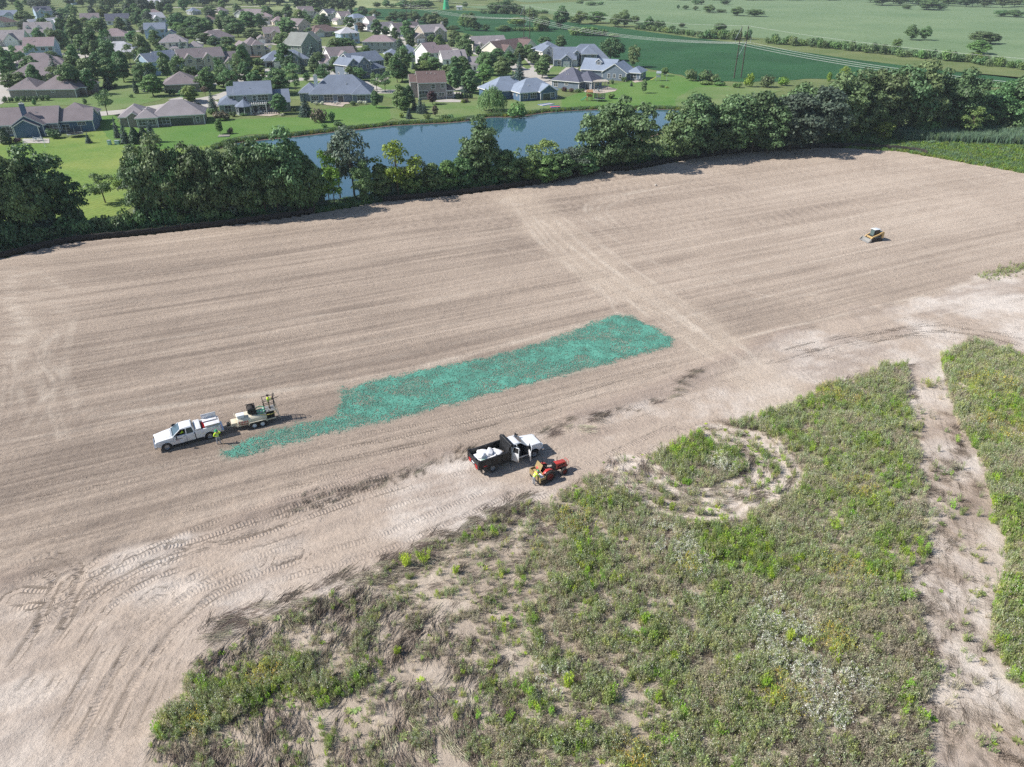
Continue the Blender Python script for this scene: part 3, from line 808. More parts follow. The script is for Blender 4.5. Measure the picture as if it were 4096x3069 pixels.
# ------------------------------------------------------------------ plants
M_BARK = plain('bark', srgb(92, 82, 72), 0.9, 0, 0.25, 2.0, 0.3, 0.1)
LEAF = {
    'dark': leaf('oak_leaves', (0.128, 0.198, 0.084), 0.40, 0.2),
    'deep': leaf('deep_green_leaves', (0.104, 0.168, 0.072), 0.40, 0.2),  # a darker green than the oak leaves
    'mid': leaf('maple_leaves', (0.140, 0.236, 0.090), 0.38, 0.22),
    'grey': leaf('silver_leaves', (0.105, 0.145, 0.100), 0.38, 0.2),
    'lite': leaf('fresh_leaves', (0.175, 0.275, 0.085), 0.35, 0.25),
    'lime': leaf('lime_leaves', (0.210, 0.330, 0.050), 0.32, 0.3),
    'gold': leaf('yellowing_leaves', (0.270, 0.340, 0.075), 0.32, 0.3),
    'spruce': leaf('spruce_needles', (0.069, 0.118, 0.102), 0.35, 0.05),
    'arbor': leaf('cedar_needles', (0.053, 0.098, 0.049), 0.35, 0.05),
    'wine': leaf('purple_leaves', (0.104, 0.057, 0.064), 0.4, 0.15),
    'russet': leaf('russet_leaves', (0.161, 0.133, 0.091), 0.4, 0.15),
    'reed': leaf('reed_blades', (0.169, 0.265, 0.169), 0.35, 0.2),
    'willow': leaf('willow_leaves', (0.169, 0.265, 0.095), 0.35, 0.25),
    'white': leaf('white_blooms', (0.675, 0.702, 0.567), 0.3, 0.2),
}
def leaf_quads(c, n, size, rg, flat=0.0, aspect=1.5, up=0.0):
    """Leaf-sized faces at points c facing about n."""
    k = len(c)
    n = n + rg.normal(0, 0.55, (k, 3)); n[:, 2] += flat
    n /= np.linalg.norm(n, axis=1)[:, None] + 1e-9
    r = rg.normal(0, 1, (k, 3))
    if up:
        r = np.cross(n, np.array((0, 0, 1.0))) + r * (1 - up)
    a = np.cross(n, r); a /= np.linalg.norm(a, axis=1)[:, None] + 1e-9
    b = np.cross(n, a)
    s = (size * rg.uniform(0.6, 1.35, k))[:, None]
    a = a * s * aspect * 0.5; b = b * s * 0.5
    v = np.stack([c - a, c + b, c + a, c - b], 1).reshape(-1, 3)
    f = np.arange(4 * k).reshape(-1, 4)
    return v, f
def tree_meshes(seed, hc=12.0, rx=4.6, z0=0.22, clumps=46, leaves=120, size=0.42, top=1.0, lop=0.25, open_=0.0, trunk_r=0.24):
    rg = np.random.default_rng(seed)
    cz, rz = hc * (z0 + 1) / 2, hc * (1 - z0) / 2
    C, Rr = [], []
    for i in range(clumps):
        d = rg.normal(0, 1, 3); d /= np.linalg.norm(d)
        rr = rg.uniform(0.45, 0.95) ** 0.6
        p = np.array((d[0] * rx, d[1] * rx, d[2] * rz)) * rr
        p[:2] *= 1 + lop * math.sin(2.3 * math.atan2(d[1], d[0]) + seed)
        taper = 1 - 0.35 * max(0, p[2] / rz) * top
        p[:2] *= taper
        C.append(p + (0, 0, cz)); Rr.append(rx * rg.uniform(0.20, 0.40))
    P_, N_ = [], []
    for c, r in zip(C, Rr):
        k = int(leaves * (r / (rx * 0.3)) ** 2)
        d = rg.normal(0, 1, (k, 3)); d /= np.linalg.norm(d, axis=1)[:, None]
        d[:, 2] = np.where(d[:, 2] < -0.35, -d[:, 2] * 0.5, d[:, 2])
        q = c + d * (r * rg.uniform(0.72, 1.12, k))[:, None] * np.array((1.1, 1.1, 0.8))
        P_.append(q); N_.append(d)
    Pn, Nn = np.concatenate(P_), np.concatenate(N_)
    keep = (Pn[:, 2] > hc * 0.04) & (rg.random(len(Pn)) > open_)
    v, f = leaf_quads(Pn[keep], Nn[keep], size, rg, 0.35)
    crown = np_mesh('crown', v, f, [LEAF['mid']])
    mb = MB()
    lean = Vector((rg.normal(0, 0.25), rg.normal(0, 0.25), 0))
    p0, p1, p2 = Vector((0, 0, -0.3)), Vector((0, 0, hc * z0)) + lean * 0.5, Vector((0, 0, hc * 0.72)) + lean
    mb.tube(p0, p1, trunk_r * 1.25, trunk_r, 8); mb.tube(p1, p2, trunk_r, trunk_r * 0.35, 7)
    order = rg.permutation(clumps)[:16]
    for i in order:
        e = Vector(C[i]); t = rg.uniform(0.0, 0.75)
        s = p1.lerp(p2, t)
        m = s.lerp(e, 0.55) + Vector((0, 0, -0.25 * abs(rg.normal(0, 1))))
        mb.tube(s, m, trunk_r * 0.42, trunk_r * 0.25, 5, cap=False); mb.tube(m, e, trunk_r * 0.25, trunk_r * 0.08, 5, cap=False)
    return mb.mesh('trunk', [M_BARK], smooth=True), crown, hc, rx * 1.15
def shrub_mesh(seed, r=1.6, h=2.4, leaves=620, size=0.30):
    rg = np.random.default_rng(seed)
    P_, N_ = [], []
    for i in range(9):
        a = rg.uniform(0, 6.28); rr = rg.uniform(0.1, 0.6) * r
        c = np.array((math.cos(a) * rr, math.sin(a) * rr, h * rg.uniform(0.3, 0.66))); s = r * rg.uniform(0.38, 0.55)
        k = leaves // 9
        d = rg.normal(0, 1, (k, 3)); d /= np.linalg.norm(d, axis=1)[:, None]
        P_.append(c + d * s * rg.uniform(0.75, 1.1, k)[:, None] * np.array((1.1, 1.1, h / (2 * r) * 1.15))); N_.append(d)
    Pn, Nn = np.concatenate(P_), np.concatenate(N_)
    Pn[:, 2] = np.abs(Pn[:, 2]) + 0.03
    v, f = leaf_quads(Pn, Nn, size, rg, 0.3)
    return np_mesh('foliage', v, f, [LEAF['mid']])
def spruce_mesh(seed, h=8.0, r=2.2):
    rg = np.random.default_rng(seed)
    P_, N_ = [], []
    for z in np.arange(0.35, h, 0.33):
        t = 1 - z / h
        rad = r * (t ** 0.85) * rg.uniform(0.85, 1.1) + 0.08
        for a in np.arange(0, 6.28, 6.28 / max(5, int(15 * t + 4))):
            a += rg.uniform(-0.2, 0.2); L = rad * rg.uniform(0.8, 1.15)
            k = max(3, int(L * 7))
            s = np.linspace(0.2, 1, k)
            q = np.stack([np.cos(a) * L * s, np.sin(a) * L * s, z - 0.28 * L * s ** 2 + 0.12 * s], 1) + rg.normal(0, 0.05, (k, 3))
            P_.append(q); N_.append(np.tile((math.cos(a) * 0.4, math.sin(a) * 0.4, 0.8), (k, 1)))
    v, f = leaf_quads(np.concatenate(P_), np.concatenate(N_), 0.26, rg, 0.1, 1.6)
    mb = MB(); mb.tube((0, 0, -0.2), (0, 0, h * 0.93), 0.16, 0.02, 7)
    return mb.mesh('trunk', [M_BARK]), np_mesh('crown', v, f, [LEAF['spruce']]), h, r
def arbor_mesh(seed, h=4.0, r=0.8):
    rg = np.random.default_rng(seed)
    k = 1500
    z = rg.random(k) ** 0.8; a = rg.uniform(0, 6.28, k)
    rad = r * np.sin(np.clip(z, 0, 1) ** 0.55 * math.pi * 0.97 + 0.12) ** 0.7 * rg.uniform(0.8, 1.08, k)
    q = np.stack([np.cos(a) * rad, np.sin(a) * rad, z * h], 1); n = np.stack([np.cos(a), np.sin(a), np.full(k, 0.3)], 1)
    v, f = leaf_quads(q, n, 0.2, rg, 0.2, 1.7)
    mb = MB(); mb.tube((0, 0, -0.2), (0, 0, h * 0.8), 0.09, 0.02, 6)
    return mb.mesh('trunk', [M_BARK]), np_mesh('crown', v, f, [LEAF['arbor']]), h, r
def willow_mesh(seed, h=11.0, r=5.0):
    rg = np.random.default_rng(seed)
    P_, N_ = [], []
    for i in range(300):
        a = rg.uniform(0, 6.28); rr = r * math.sqrt(rg.random())
        top = h * (1 - 0.5 * (rr / r) ** 2) * rg.uniform(0.86, 1.0)
        ln = rg.uniform(0.35, 0.85) * top
        k = int(ln * 5.5) + 3
        s = np.linspace(0, 1, k)
        q = np.stack([np.cos(a) * (rr + 0.5 * s), np.sin(a) * (rr + 0.5 * s), top - ln * s], 1) + rg.normal(0, 0.1, (k, 3))
        P_.append(q); N_.append(np.tile((math.cos(a), math.sin(a), 0.3), (k, 1)))
    v, f = leaf_quads(np.concatenate(P_), np.concatenate(N_), 0.30, rg, 0.2, 1.3)
    mb = MB(); mb.tube((0, 0, -0.2), (0, 0, h * 0.4), 0.4, 0.3, 8)
    for k in range(7):
        a = k * 0.9; mb.tube((0, 0, h * 0.35), (math.cos(a) * r * 0.6, math.sin(a) * r * 0.6, h * 0.8), 0.16, 0.04, 5)
    return mb.mesh('trunk', [M_BARK], True), np_mesh('crown', v, f, [LEAF['willow']]), h, r
KINDS = {
    'oak': [tree_meshes(s, 14, 5.2, 0.12, 62, 135, 0.46, 0.7, 0.34, 0.06) for s in (1, 2, 3, 4, 5)],
    'maple': [tree_meshes(s, 9, 2.9, 0.12, 60, 120, 0.36, 0.9, 0.12, trunk_r=0.16) for s in (11, 12, 13, 14)],
    'airy': [tree_meshes(s, 10, 3.6, 0.28, 26, 80, 0.34, 0.8, 0.3, 0.2, 0.15) for s in (21, 22, 23)],
    'spruce': [spruce_mesh(s) for s in (31, 32)],
    'arbor': [arbor_mesh(s) for s in (41, 42)],
    'willow': [willow_mesh(51)],
}
SHRUBS = [shrub_mesh(s) for s in (61, 62, 63, 64)]
YARD = []          # plants to be labelled once the houses stand
ROWS = {}          # plants labelled by their place in a row
def tree(kind, base, h, hw, tone=None, name='tree', row=None, what=None, z=0.0, rz=None):
    """A tree of height h and crown half-width hw standing at base."""
    tm, cm, hc, rc = random.choice(KINDS[kind])
    r = empty(name, (base[0], base[1], z), random.uniform(0, 6.28) if rz is None else rz)
    r.scale = (hw / rc, hw / rc, h / hc)
    link('trunk', tm, r)
    c = link('crown', cm, r)
    if tone:
        c.material_slots[0].link = 'OBJECT'; c.material_slots[0].material = LEAF[tone]
    r['category'] = 'tree'
    if row: ROWS.setdefault(row, []).append((r, what))
    else: YARD.append((r, what or 'tree'))
    return r
def ptree(kind, x, yb, yt, hwpx, tone=None, name='tree', row=None, what=None, k=1.8526, z=0.0):
    p = P(x * k, yb * k)
    h = max(1.0, height_at(p, yt * k))
    return tree(kind, p, h, hwpx * k * depth_of(p) / FPX, tone, name, row, what, z)
def shrub(x, yb, hpx, hwpx, tone=None, row=None, what='rounded shrub', k=1.0, name='shrub'):
    p = P(x * k, yb * k)
    s = depth_of(p) / FPX * k
    m = random.choice(SHRUBS)
    o = link(name, m, None, (p.x, p.y, 0), (0, 0, random.uniform(0, 6.28)), (hwpx * s / 1.9, hwpx * s / 1.9, hpx * s / 2.5))
    if tone:
        o.material_slots[0].link = 'OBJECT'; o.material_slots[0].material = LEAF[tone]
    o['category'] = 'shrub'
    if row: ROWS.setdefault(row, []).append((o, what))
    else: YARD.append((o, what))
    return o
# scattering of uncountable small growth
def scatter_tree():
    g = bpy.data.node_groups.new('scatter', 'GeometryNodeTree')
    g.interface.new_socket('Geometry', in_out='INPUT', socket_type='NodeSocketGeometry')
    c = g.interface.new_socket('Plants', in_out='INPUT', socket_type='NodeSocketCollection')
    g.interface.new_socket('Geometry', in_out='OUTPUT', socket_type='NodeSocketGeometry')
    N, L = g.nodes.new, g.links.new
    gi, go = N('NodeGroupInput'), N('NodeGroupOutput')
    ci = N('GeometryNodeCollectionInfo'); ci.inputs['Separate Children'].default_value = True; ci.inputs['Reset Children'].default_value = True
    L(gi.outputs['Plants'], ci.inputs['Collection'])
    ip = N('GeometryNodeInstanceOnPoints'); ip.inputs['Pick Instance'].default_value = True
    L(gi.outputs['Geometry'], ip.inputs['Points']); L(ci.outputs[0], ip.inputs['Instance'])
    def at(nm, ty):
        a = N('GeometryNodeInputNamedAttribute'); a.data_type = ty; a.inputs['Name'].default_value = nm
        return a.outputs[0]
    L(at('pick', 'INT'), ip.inputs['Instance Index'])
    er = N('FunctionNodeEulerToRotation'); L(at('turn', 'FLOAT_VECTOR'), er.inputs[0]); L(er.outputs[0], ip.inputs['Rotation'])
    L(at('size', 'FLOAT_VECTOR'), ip.inputs['Scale'])
    L(ip.outputs[0], go.inputs[0])
    return g, c.identifier
SCATTER, SCATTER_ID = scatter_tree()
def scatter(name, pts, pick, size, turn, meshes, label, cat):
    col = bpy.data.collections.new(name + '_kinds')
    for i, m in enumerate(meshes):
        o = bpy.data.objects.new('%02d_%s' % (i, m.name), m); col.objects.link(o)
    me = bpy.data.meshes.new(name)
    k = len(pts)
    me.vertices.add(k); me.vertices.foreach_set('co', np.asarray(pts, np.float32).ravel())
    me.attributes.new('pick', 'INT', 'POINT').data.foreach_set('value', np.asarray(pick, np.int32))
    size = np.asarray(size, np.float32)
    if size.ndim == 1: size = np.repeat(size[:, None], 3, 1)
    me.attributes.new('size', 'FLOAT_VECTOR', 'POINT').data.foreach_set('vector', size.ravel())
    turn = np.asarray(turn, np.float32)
    if turn.ndim == 1: turn = np.stack([np.zeros(k), np.zeros(k), turn], 1).astype(np.float32)
    me.attributes.new('turn', 'FLOAT_VECTOR', 'POINT').data.foreach_set('vector', turn.ravel())
    o = link(name, me)
    md = o.modifiers.new('scatter', 'NODES'); md.node_group = SCATTER; md[SCATTER_ID] = col
    return tag(o, label, cat, None, 'stuff')
# ------------------------------------------------------------------ tree belt behind the silt fence
BELT = 'trees behind the silt fence'
def belt(x, yb, yt, hw, tone='dark', kind='oak', what='dark oak'):
    ptree(kind, x, yb, yt, hw, tone, 'oak_tree' if kind == 'oak' else 'tree', BELT, what)
for a in [(-60,530,330,70),(10,515,325,62,'deep'),(52,518,345,50),(108,502,326,62),(150,492,372,42,'deep'),
          (332,488,338,40),(322,470,318,34,'deep'),(375,482,302,52),(432,480,300,50,'deep'),(470,476,322,44),(522,474,298,52),(575,468,302,52,'deep'),(628,462,288,56),(662,458,330,38,'deep'),
          (1032,402,262,46),(1062,398,318,34,'deep'),
          (1295,372,228,50),(1345,366,206,66),(1466,350,226,42,'mid','oak','broad green oak'),(1490,345,206,56),(1538,342,250,44,'deep'),(1572,338,210,54),(1622,332,196,56,'deep'),(1655,335,225,44),
          (1702,330,205,60,'grey','oak','silvery oak'),(1752,322,184,58,'grey','oak','silvery oak'),(1722,318,180,52),(1800,312,168,58),(1845,305,160,56,'deep'),(1885,300,150,60),(1930,294,146,52,'deep'),(1968,292,140,58),(2020,288,146,54),(2062,290,158,48,'deep'),
          (2112,285,205,46,'mid','oak','broad green oak'),(2150,280,178,52,'mid','oak','broad green oak'),(2195,280,160,52),(2240,285,160,60,'mid','oak','broad green oak')]:
    belt(*a)
for a in [(350,486,330,34,'mid'),(405,484,322,34,'mid'),(488,478,330,36,'dark'),(548,474,322,36,'mid'),(602,468,325,36,'dark'),(650,462,318,32,'mid'),(680,458,345,24,'mid'),(790,440,352,26,'mid'),(70,520,378,36,'mid')]:
    ptree('oak', a[0], a[1], a[2], a[3], a[4], 'oak_tree', BELT, 'broad green oak' if a[4] == 'mid' else 'dark oak')
for a in [(228,438,372,34,'mid','airy','small open-branched tree'),(282,428,360,30,'gold','airy','small yellowing tree'),(300,440,372,26,'grey','airy','thin grey-leaved tree'),
          (766,428,272,50,'grey','airy','tall grey-green tree'),(735,428,300,34,'grey','airy','tall grey-green tree'),(712,440,318,28,'lime','airy','slim lime-green tree'),(724,448,362,28,'lime','airy','slim lime-green tree'),
          (825,432,352,26,'mid','maple','small round tree'),(885,425,362,26,'lite','maple','small round tree'),(935,420,355,26,'mid','maple','small round tree'),(968,416,350,26,'lite','maple','small round tree'),(1000,412,338,26,'mid','maple','small round tree'),(1095,402,330,30,'mid','maple','small round tree'),(1150,396,338,28,'lite','maple','small round tree'),(1210,392,330,30,'mid','maple','small round tree'),(1250,386,318,30,'grey','airy','thin grey-leaved tree'),(1265,384,330,28,'mid','maple','small round tree'),(862,430,306,48,'lime','airy','yellow-leaved tree'),(905,418,345,30,'grey','airy','thin grey-leaved tree'),
          (1135,392,310,34,'mid','airy','small open-branched tree'),(1178,388,300,34,'lite','airy','pale green young tree'),(1225,382,318,36,'grey','airy','thin grey-leaved tree'),(1180,398,340,30,'lite','maple','pale green young tree'),
          (1890,305,235,30,'lite','maple','pale green young tree'),(1905,312,262,22,'gold','airy','small yellowing tree'),(2090,300,228,30,'lite','airy','pale green young tree')]:
    ptree(a[4 + 1] if False else a[5], a[0], a[1], a[2], a[3], a[4], 'tree', BELT, a[6])
MASS = {}
def mass(name, x, yb, hpx, hwpx, tone):
    p = P(x, yb); s = depth_of(p) / FPX
    MASS.setdefault(name, []).append((p.x, p.y, tone, hwpx * s / 1.9, hpx * s / 2.5))
TONES = ['dark', 'deep', 'mid', 'grey', 'lite']
def mass_meshes():
    out = []
    for i, t in enumerate(TONES):
        m = SHRUBS[i % 4].copy(); m.materials.clear(); m.materials.append(LEAF[t]); out.append(m)
    return out
def grow_mass(name, label, cat):
    q = np.array(MASS[name]); g = np.random.default_rng(5)
    scatter(name, np.column_stack([q[:, 0], q[:, 1], np.zeros(len(q))]), q[:, 2], np.stack([q[:, 3], q[:, 3], q[:, 4]], 1), g.uniform(0, 6.28, len(q)), mass_meshes(), label, cat)
# shrubs standing along the fence, each its own, thick enough to hide the trunks
rs = random.Random(5)
S_ = 'shrubs along the silt fence'
fpx = np.array(FENCE_PX, float)
x = -20.0
while x < 1900:
    yf = np.interp(x, fpx[:, 0], fpx[:, 1])
    if 1895 < x: break
    sc = np.interp(x, [0, 600, 1200, 1900], [1.0, 0.8, 0.62, 0.5])
    gap = 690 < x < 815
    hh = rs.uniform(30, 62) * sc * (0.35 if gap else 1.0); ww = rs.uniform(22, 36) * sc
    shrub(x, yf - rs.uniform(7, 11) * sc - ww * 0.36, hh, ww, *rs.choice([('dark', S_, 'dark shrub'), ('deep', S_, 'dark shrub'), ('mid', S_, 'green shrub'), ('mid', S_, 'green shrub'), ('lite', S_, 'pale green shrub'), ('grey', S_, 'grey-leaved shrub')]), 1.8526)
    x += ww * rs.uniform(0.55, 0.95)
x = 10.0
while x < 2200:
    yf = np.interp(x, fpx[:, 0], fpx[:, 1])
    sc = np.interp(x, [0, 600, 1200, 1900], [1.0, 0.8, 0.62, 0.5])
    if not (195 < x < 300 or 690 < x < 800 or x > 1880):
        mass('thicket', x * 1.8526, (yf - rs.uniform(28, 38) * sc) * 1.8526, rs.uniform(40, 75) * sc * 1.8526, rs.uniform(26, 38) * sc * 1.8526, rs.choice([0, 1, 2, 1, 3]))
    elif x > 1880:
        shrub(x, rs.uniform(285, 300), rs.uniform(24, 40), rs.uniform(18, 28), rs.choice(['mid', 'lite', 'grey', 'dark']), 'shrubs beside the reed bed', 'rounded shrub', 1.8526)
    x += rs.uniform(26, 40) * sc
grow_mass('thicket', 'dark thicket filling the gaps between the trees behind the silt fence', 'thicket')
# rank growth on the ground under and before the belt
def tuft_mesh(seed, n=26, h=0.7, r=0.3, w=0.05, tone='mid', lean=0.25):
    rg = np.random.default_rng(seed)
    a = rg.uniform(0, 6.28, n); rr = r * np.sqrt(rg.random(n))
    b = np.stack([np.cos(a) * rr, np.sin(a) * rr, np.zeros(n)], 1)
    hh = h * rg.uniform(0.55, 1.1, n); ph = rg.uniform(0, 6.28, n)
    tip = b + np.stack([np.cos(ph) * lean * hh, np.sin(ph) * lean * hh, hh], 1)
    mid = (b + tip) / 2 + np.stack([np.zeros(n), np.zeros(n), hh * 0.12], 1)
    s = np.stack([-np.sin(ph), np.cos(ph), np.zeros(n)], 1) * w / 2
    v = np.stack([b - s * 0.7, b + s * 0.7, mid + s, tip, mid - s], 1).reshape(-1, 3)
    f = np.arange(5 * n).reshape(-1, 5)
    return np_mesh('tuft', v, f, [LEAF[tone]])
T_G = [tuft_mesh(71, 30, 0.9, 0.5, 0.09, 'lite'), tuft_mesh(72, 30, 0.8, 0.5, 0.09, 'mid'), tuft_mesh(73, 26, 1.0, 0.4, 0.08, 'reed'), tuft_mesh(74, 26, 0.8, 0.5, 0.09, 'gold'), tuft_mesh(78, 30, 0.9, 0.5, 0.09, 'lime')]
rg = np.random.default_rng(81)
pts, pk, sz = [], [], []
fl = np.array(FENCE)
seg = rg.integers(0, len(fl) - 1, 9000); t = rg.random(9000)
q = fl[seg] + (fl[seg + 1] - fl[seg]) * t[:, None]
d = fl[seg + 1] - fl[seg]; d /= np.linalg.norm(d, axis=1)[:, None]
off = rg.uniform(1.1, 6.0, 9000)
q = q + np.stack([-d[:, 1], d[:, 0]], 1) * off[:, None]
scatter('undergrowth', np.column_stack([q, np.zeros(9000)]), rg.choice([0, 1, 1, 2, 3], 9000, p=[.3, .25, .25, .15, .05]), rg.uniform(0.6, 1.3, 9000), rg.uniform(0, 6.28, 9000), T_G, 'tangled green growth on the ground behind the black silt fence', 'undergrowth')
# reed bed and bright wet grass at the right
def fill(poly, n, rg):
    a = np.array(poly); out = np.zeros((0, 2))
    while len(out) < n:
        q = rg.uniform(a.min(0), a.max(0), (n * 2, 2))
        out = np.concatenate([out, q[in_poly(q[:, 0], q[:, 1], poly)]])
    return out[:n]
reed_poly = Pp((3560,545),(3700,530),(3900,532),(4096,545),(4500,570),(4500,618),(4096,588),(3850,578),(3620,568))
q = fill(reed_poly, 5200, rg)
T_R = [tuft_mesh(75, 24, 2.6, 0.5, 0.10, 'reed', 0.12), tuft_mesh(76, 24, 2.3, 0.5, 0.10, 'grey', 0.12), tuft_mesh(77, 20, 2.5, 0.5, 0.1, 'mid', 0.12)]
scatter('reeds', np.column_stack([q, np.full(len(q), 0.05)]), rg.choice([0, 1, 2], len(q), p=[.6, .2, .2]), rg.uniform(0.75, 1.15, len(q)), rg.uniform(0, 6.28, len(q)), T_R, 'tall blue-green reed bed beyond the graded field', 'reeds')
gp = Pp((3330,590),(3450,568),(3620,572),(3850,582),(4096,592),(4500,620),(4700,800),(4096,700),(3750,638),(3600,612),(3400,600))
q = fill(gp, 9000, rg)
scatter('wet_grass', np.column_stack([q, np.full(len(q), 0.06)]), rg.choice([0, 4, 2, 3], len(q), p=[.4, .3, .1, .2]), rg.uniform(0.6, 1.2, len(q)), rg.uniform(0, 6.28, len(q)), T_G, 'bright green rough grass between the reed bed and the graded field', 'grass')
bank = np.array(grow(POND, 1.9)); seg = rg.integers(0, 17, 5000); t = rg.random((5000, 1))
q = bank[seg] + (bank[seg + 1] - bank[seg]) * t + rg.normal(0, 0.5, (5000, 2)) + np.array((0, 0.7))
scatter('bank_grass', np.column_stack([q, np.full(len(q), 0.05)]), rg.choice([0, 1, 2, 3], len(q), p=[.3, .2, .2, .3]), rg.uniform(0.5, 1.2, len(q)), rg.uniform(0, 6.28, len(q)), T_G, 'strip of uncut grass on the far bank of the pond', 'grass')
# the silt fence: two runs of black cloth on wooden stakes
M_SILT = plain('black_silt_cloth', srgb(46, 42, 40), 0.75, 0, 0.25, 0.8, 0.2, 0.3)
M_STAKE = plain('wooden_stake', srgb(120, 98, 76), 0.8, 0, 0.15, 4)
def silt_run(pxs, label, h=1.15):
    c = smooth_line(VV(pxs), 10)
    L = [0.0]
    for a, b in zip(c[:-1], c[1:]): L.append(L[-1] + math.hypot(b[0] - a[0], b[1] - a[1]))
    tot = L[-1]; n = int(tot / 0.6)
    s = np.linspace(0, tot, n)
    X = np.interp(s, L, [p[0] for p in c]); Y = np.interp(s, L, [p[1] for p in c])
    z0 = soil_z(X, Y) - 0.1
    root = empty('silt_fence', (X[0], Y[0], 0))
    sag = 0.10 * np.abs(np.sin(s / 2.4 * math.pi)) + 0.16 * (vnoise(s * 0.25, s * 0) > 0.62) * vnoise(s * 0.8, s * 0 + 3)
    rows = []
    for k, (hf, wv) in enumerate(((0, 0.10), (0.5, 0.05), (1.0, 0.03))):
        o = (vnoise(s * 0.9 + 50 * k, s * 0) - 0.5) * wv * 2
        rows.append(np.stack([X - X[0], Y - Y[0] + o, z0 + hf * (h + 0.1 - sag)], 1))
    vs = np.concatenate(rows)
    fs = np.array([(k * n + i, k * n + i + 1, (k + 1) * n + i + 1, (k + 1) * n + i) for k in range(2) for i in range(n - 1)])
    cloth = np_mesh('fabric', vs, fs, [M_SILT], smooth=True)
    o = link('fabric', cloth, root)
    md = o.modifiers.new('thick', 'SOLIDIFY'); md.thickness = 0.02
    st = MB().box(-0.025, 0.025, -0.025, 0.025, -0.2, h + 0.12).mesh('stake', [M_STAKE])
    for i in range(0, n, 4):
        link('stake', st, root, (X[i] - X[0], Y[i] - Y[0] + 0.06, z0[i] + 0.1), (random.uniform(-.05, .05), random.uniform(-.05, .05), 0))
    return tag(root, label, 'fence')
silt_run([(-150,600),(0,565),(150,530),(300,514),(500,491),(640,472),(680,465)], 'low black silt fence in front of the dark trees, the run nearer the camera')
silt_run([(828,441),(1000,424),(1180,399),(1300,375),(1362,372)], 'low black silt fence between the pond trees and the bare field')
silt_run([(1366,370),(1500,346),(1600,334),(1720,325),(1830,322),(1960,329),(2000,338)], 'low black silt fence curving round the far corner of the bare field')
# ------------------------------------------------------------------ houses
WALL = {k: siding('siding_' + k, srgb(*c)) for k, c in dict(navy=(84,108,134), slate=(112,124,138), taupe=(134,130,124), sage=(136,146,138), cream=(226,220,206), white=(232,232,230), tan=(188,178,164), grey=(164,166,168), sky=(160,180,200), mauve=(150,142,142), stone=(176,166,152)).items()}
ROOF = {k: shingle('shingle_' + k, srgb(*c)) for k, c in dict(brown=(123,114,117), weather=(140,134,137), slate=(114,123,139), blue=(129,140,157), char=(92,94,108), umber=(107,90,88), pale=(173,173,179), rose=(138,123,126), moss=(129,132,128)).items()}
M_TRIM = plain('white_trim', srgb(226, 226, 224), 0.6, 0, 0.03, 3)
M_PANE = glass_mat('window_glass', (0.05, 0.06, 0.075))
M_GDOOR = plain('garage_doorway_fill', srgb(222, 222, 218), 0.6, 0, 0.03, 3)
M_GDARK = plain('painted_opening_shade', srgb(40, 40, 44), 0.8, 0, 0.1, 3)
M_DOOR = plain('front_door', srgb(82, 60, 48), 0.5, 0, 0.1, 3)
M_PIPE = plain('vent_metal', srgb(190, 190, 190), 0.5, 0.2, 0.05, 3)
M_BRICK = plain('chimney_stone', srgb(150, 138, 128), 0.85, 0, 0.2, 5, 0.3)
M_PORCH = plain('porch_floor', srgb(150, 145, 140), 0.8, 0, 0.1, 3)
_wc = {}
def win_meshes(w, h):
    key = (round(w, 1), round(h, 1))
    if key not in _wc:
        w, h = key
        f = MB(); t = 0.11
        f.box(-w/2-t, w/2+t, -0.06, 0.02, h/2, h/2+t); f.box(-w/2-t, w/2+t, -0.08, 0.02, -h/2-t, -h/2)
        f.box(-w/2-t, -w/2, -0.06, 0.02, -h/2, h/2); f.box(w/2, w/2+t, -0.06, 0.02, -h/2, h/2)
        n = max(1, round(w / 0.95))
        for i in range(1, n):
            x = -w/2 + w * i / n; f.box(x-0.035, x+0.035, -0.045, 0.0, -h/2, h/2)
        f.box(-w/2, w/2, -0.04, 0.0, -0.03, 0.03)
        g = MB().box(-w/2, w/2, -0.015, 0.01, -h/2, h/2)
        _wc[key] = (f.mesh('window', [M_TRIM]), g.mesh('pane', [M_PANE]))
    return _wc[key]
def add_window(root, x, y, z, rz, w, h):
    a, b = win_meshes(w, h)
    o = link('window', a, root, (x, y, z), (0, 0, rz)); link('pane', b, o)
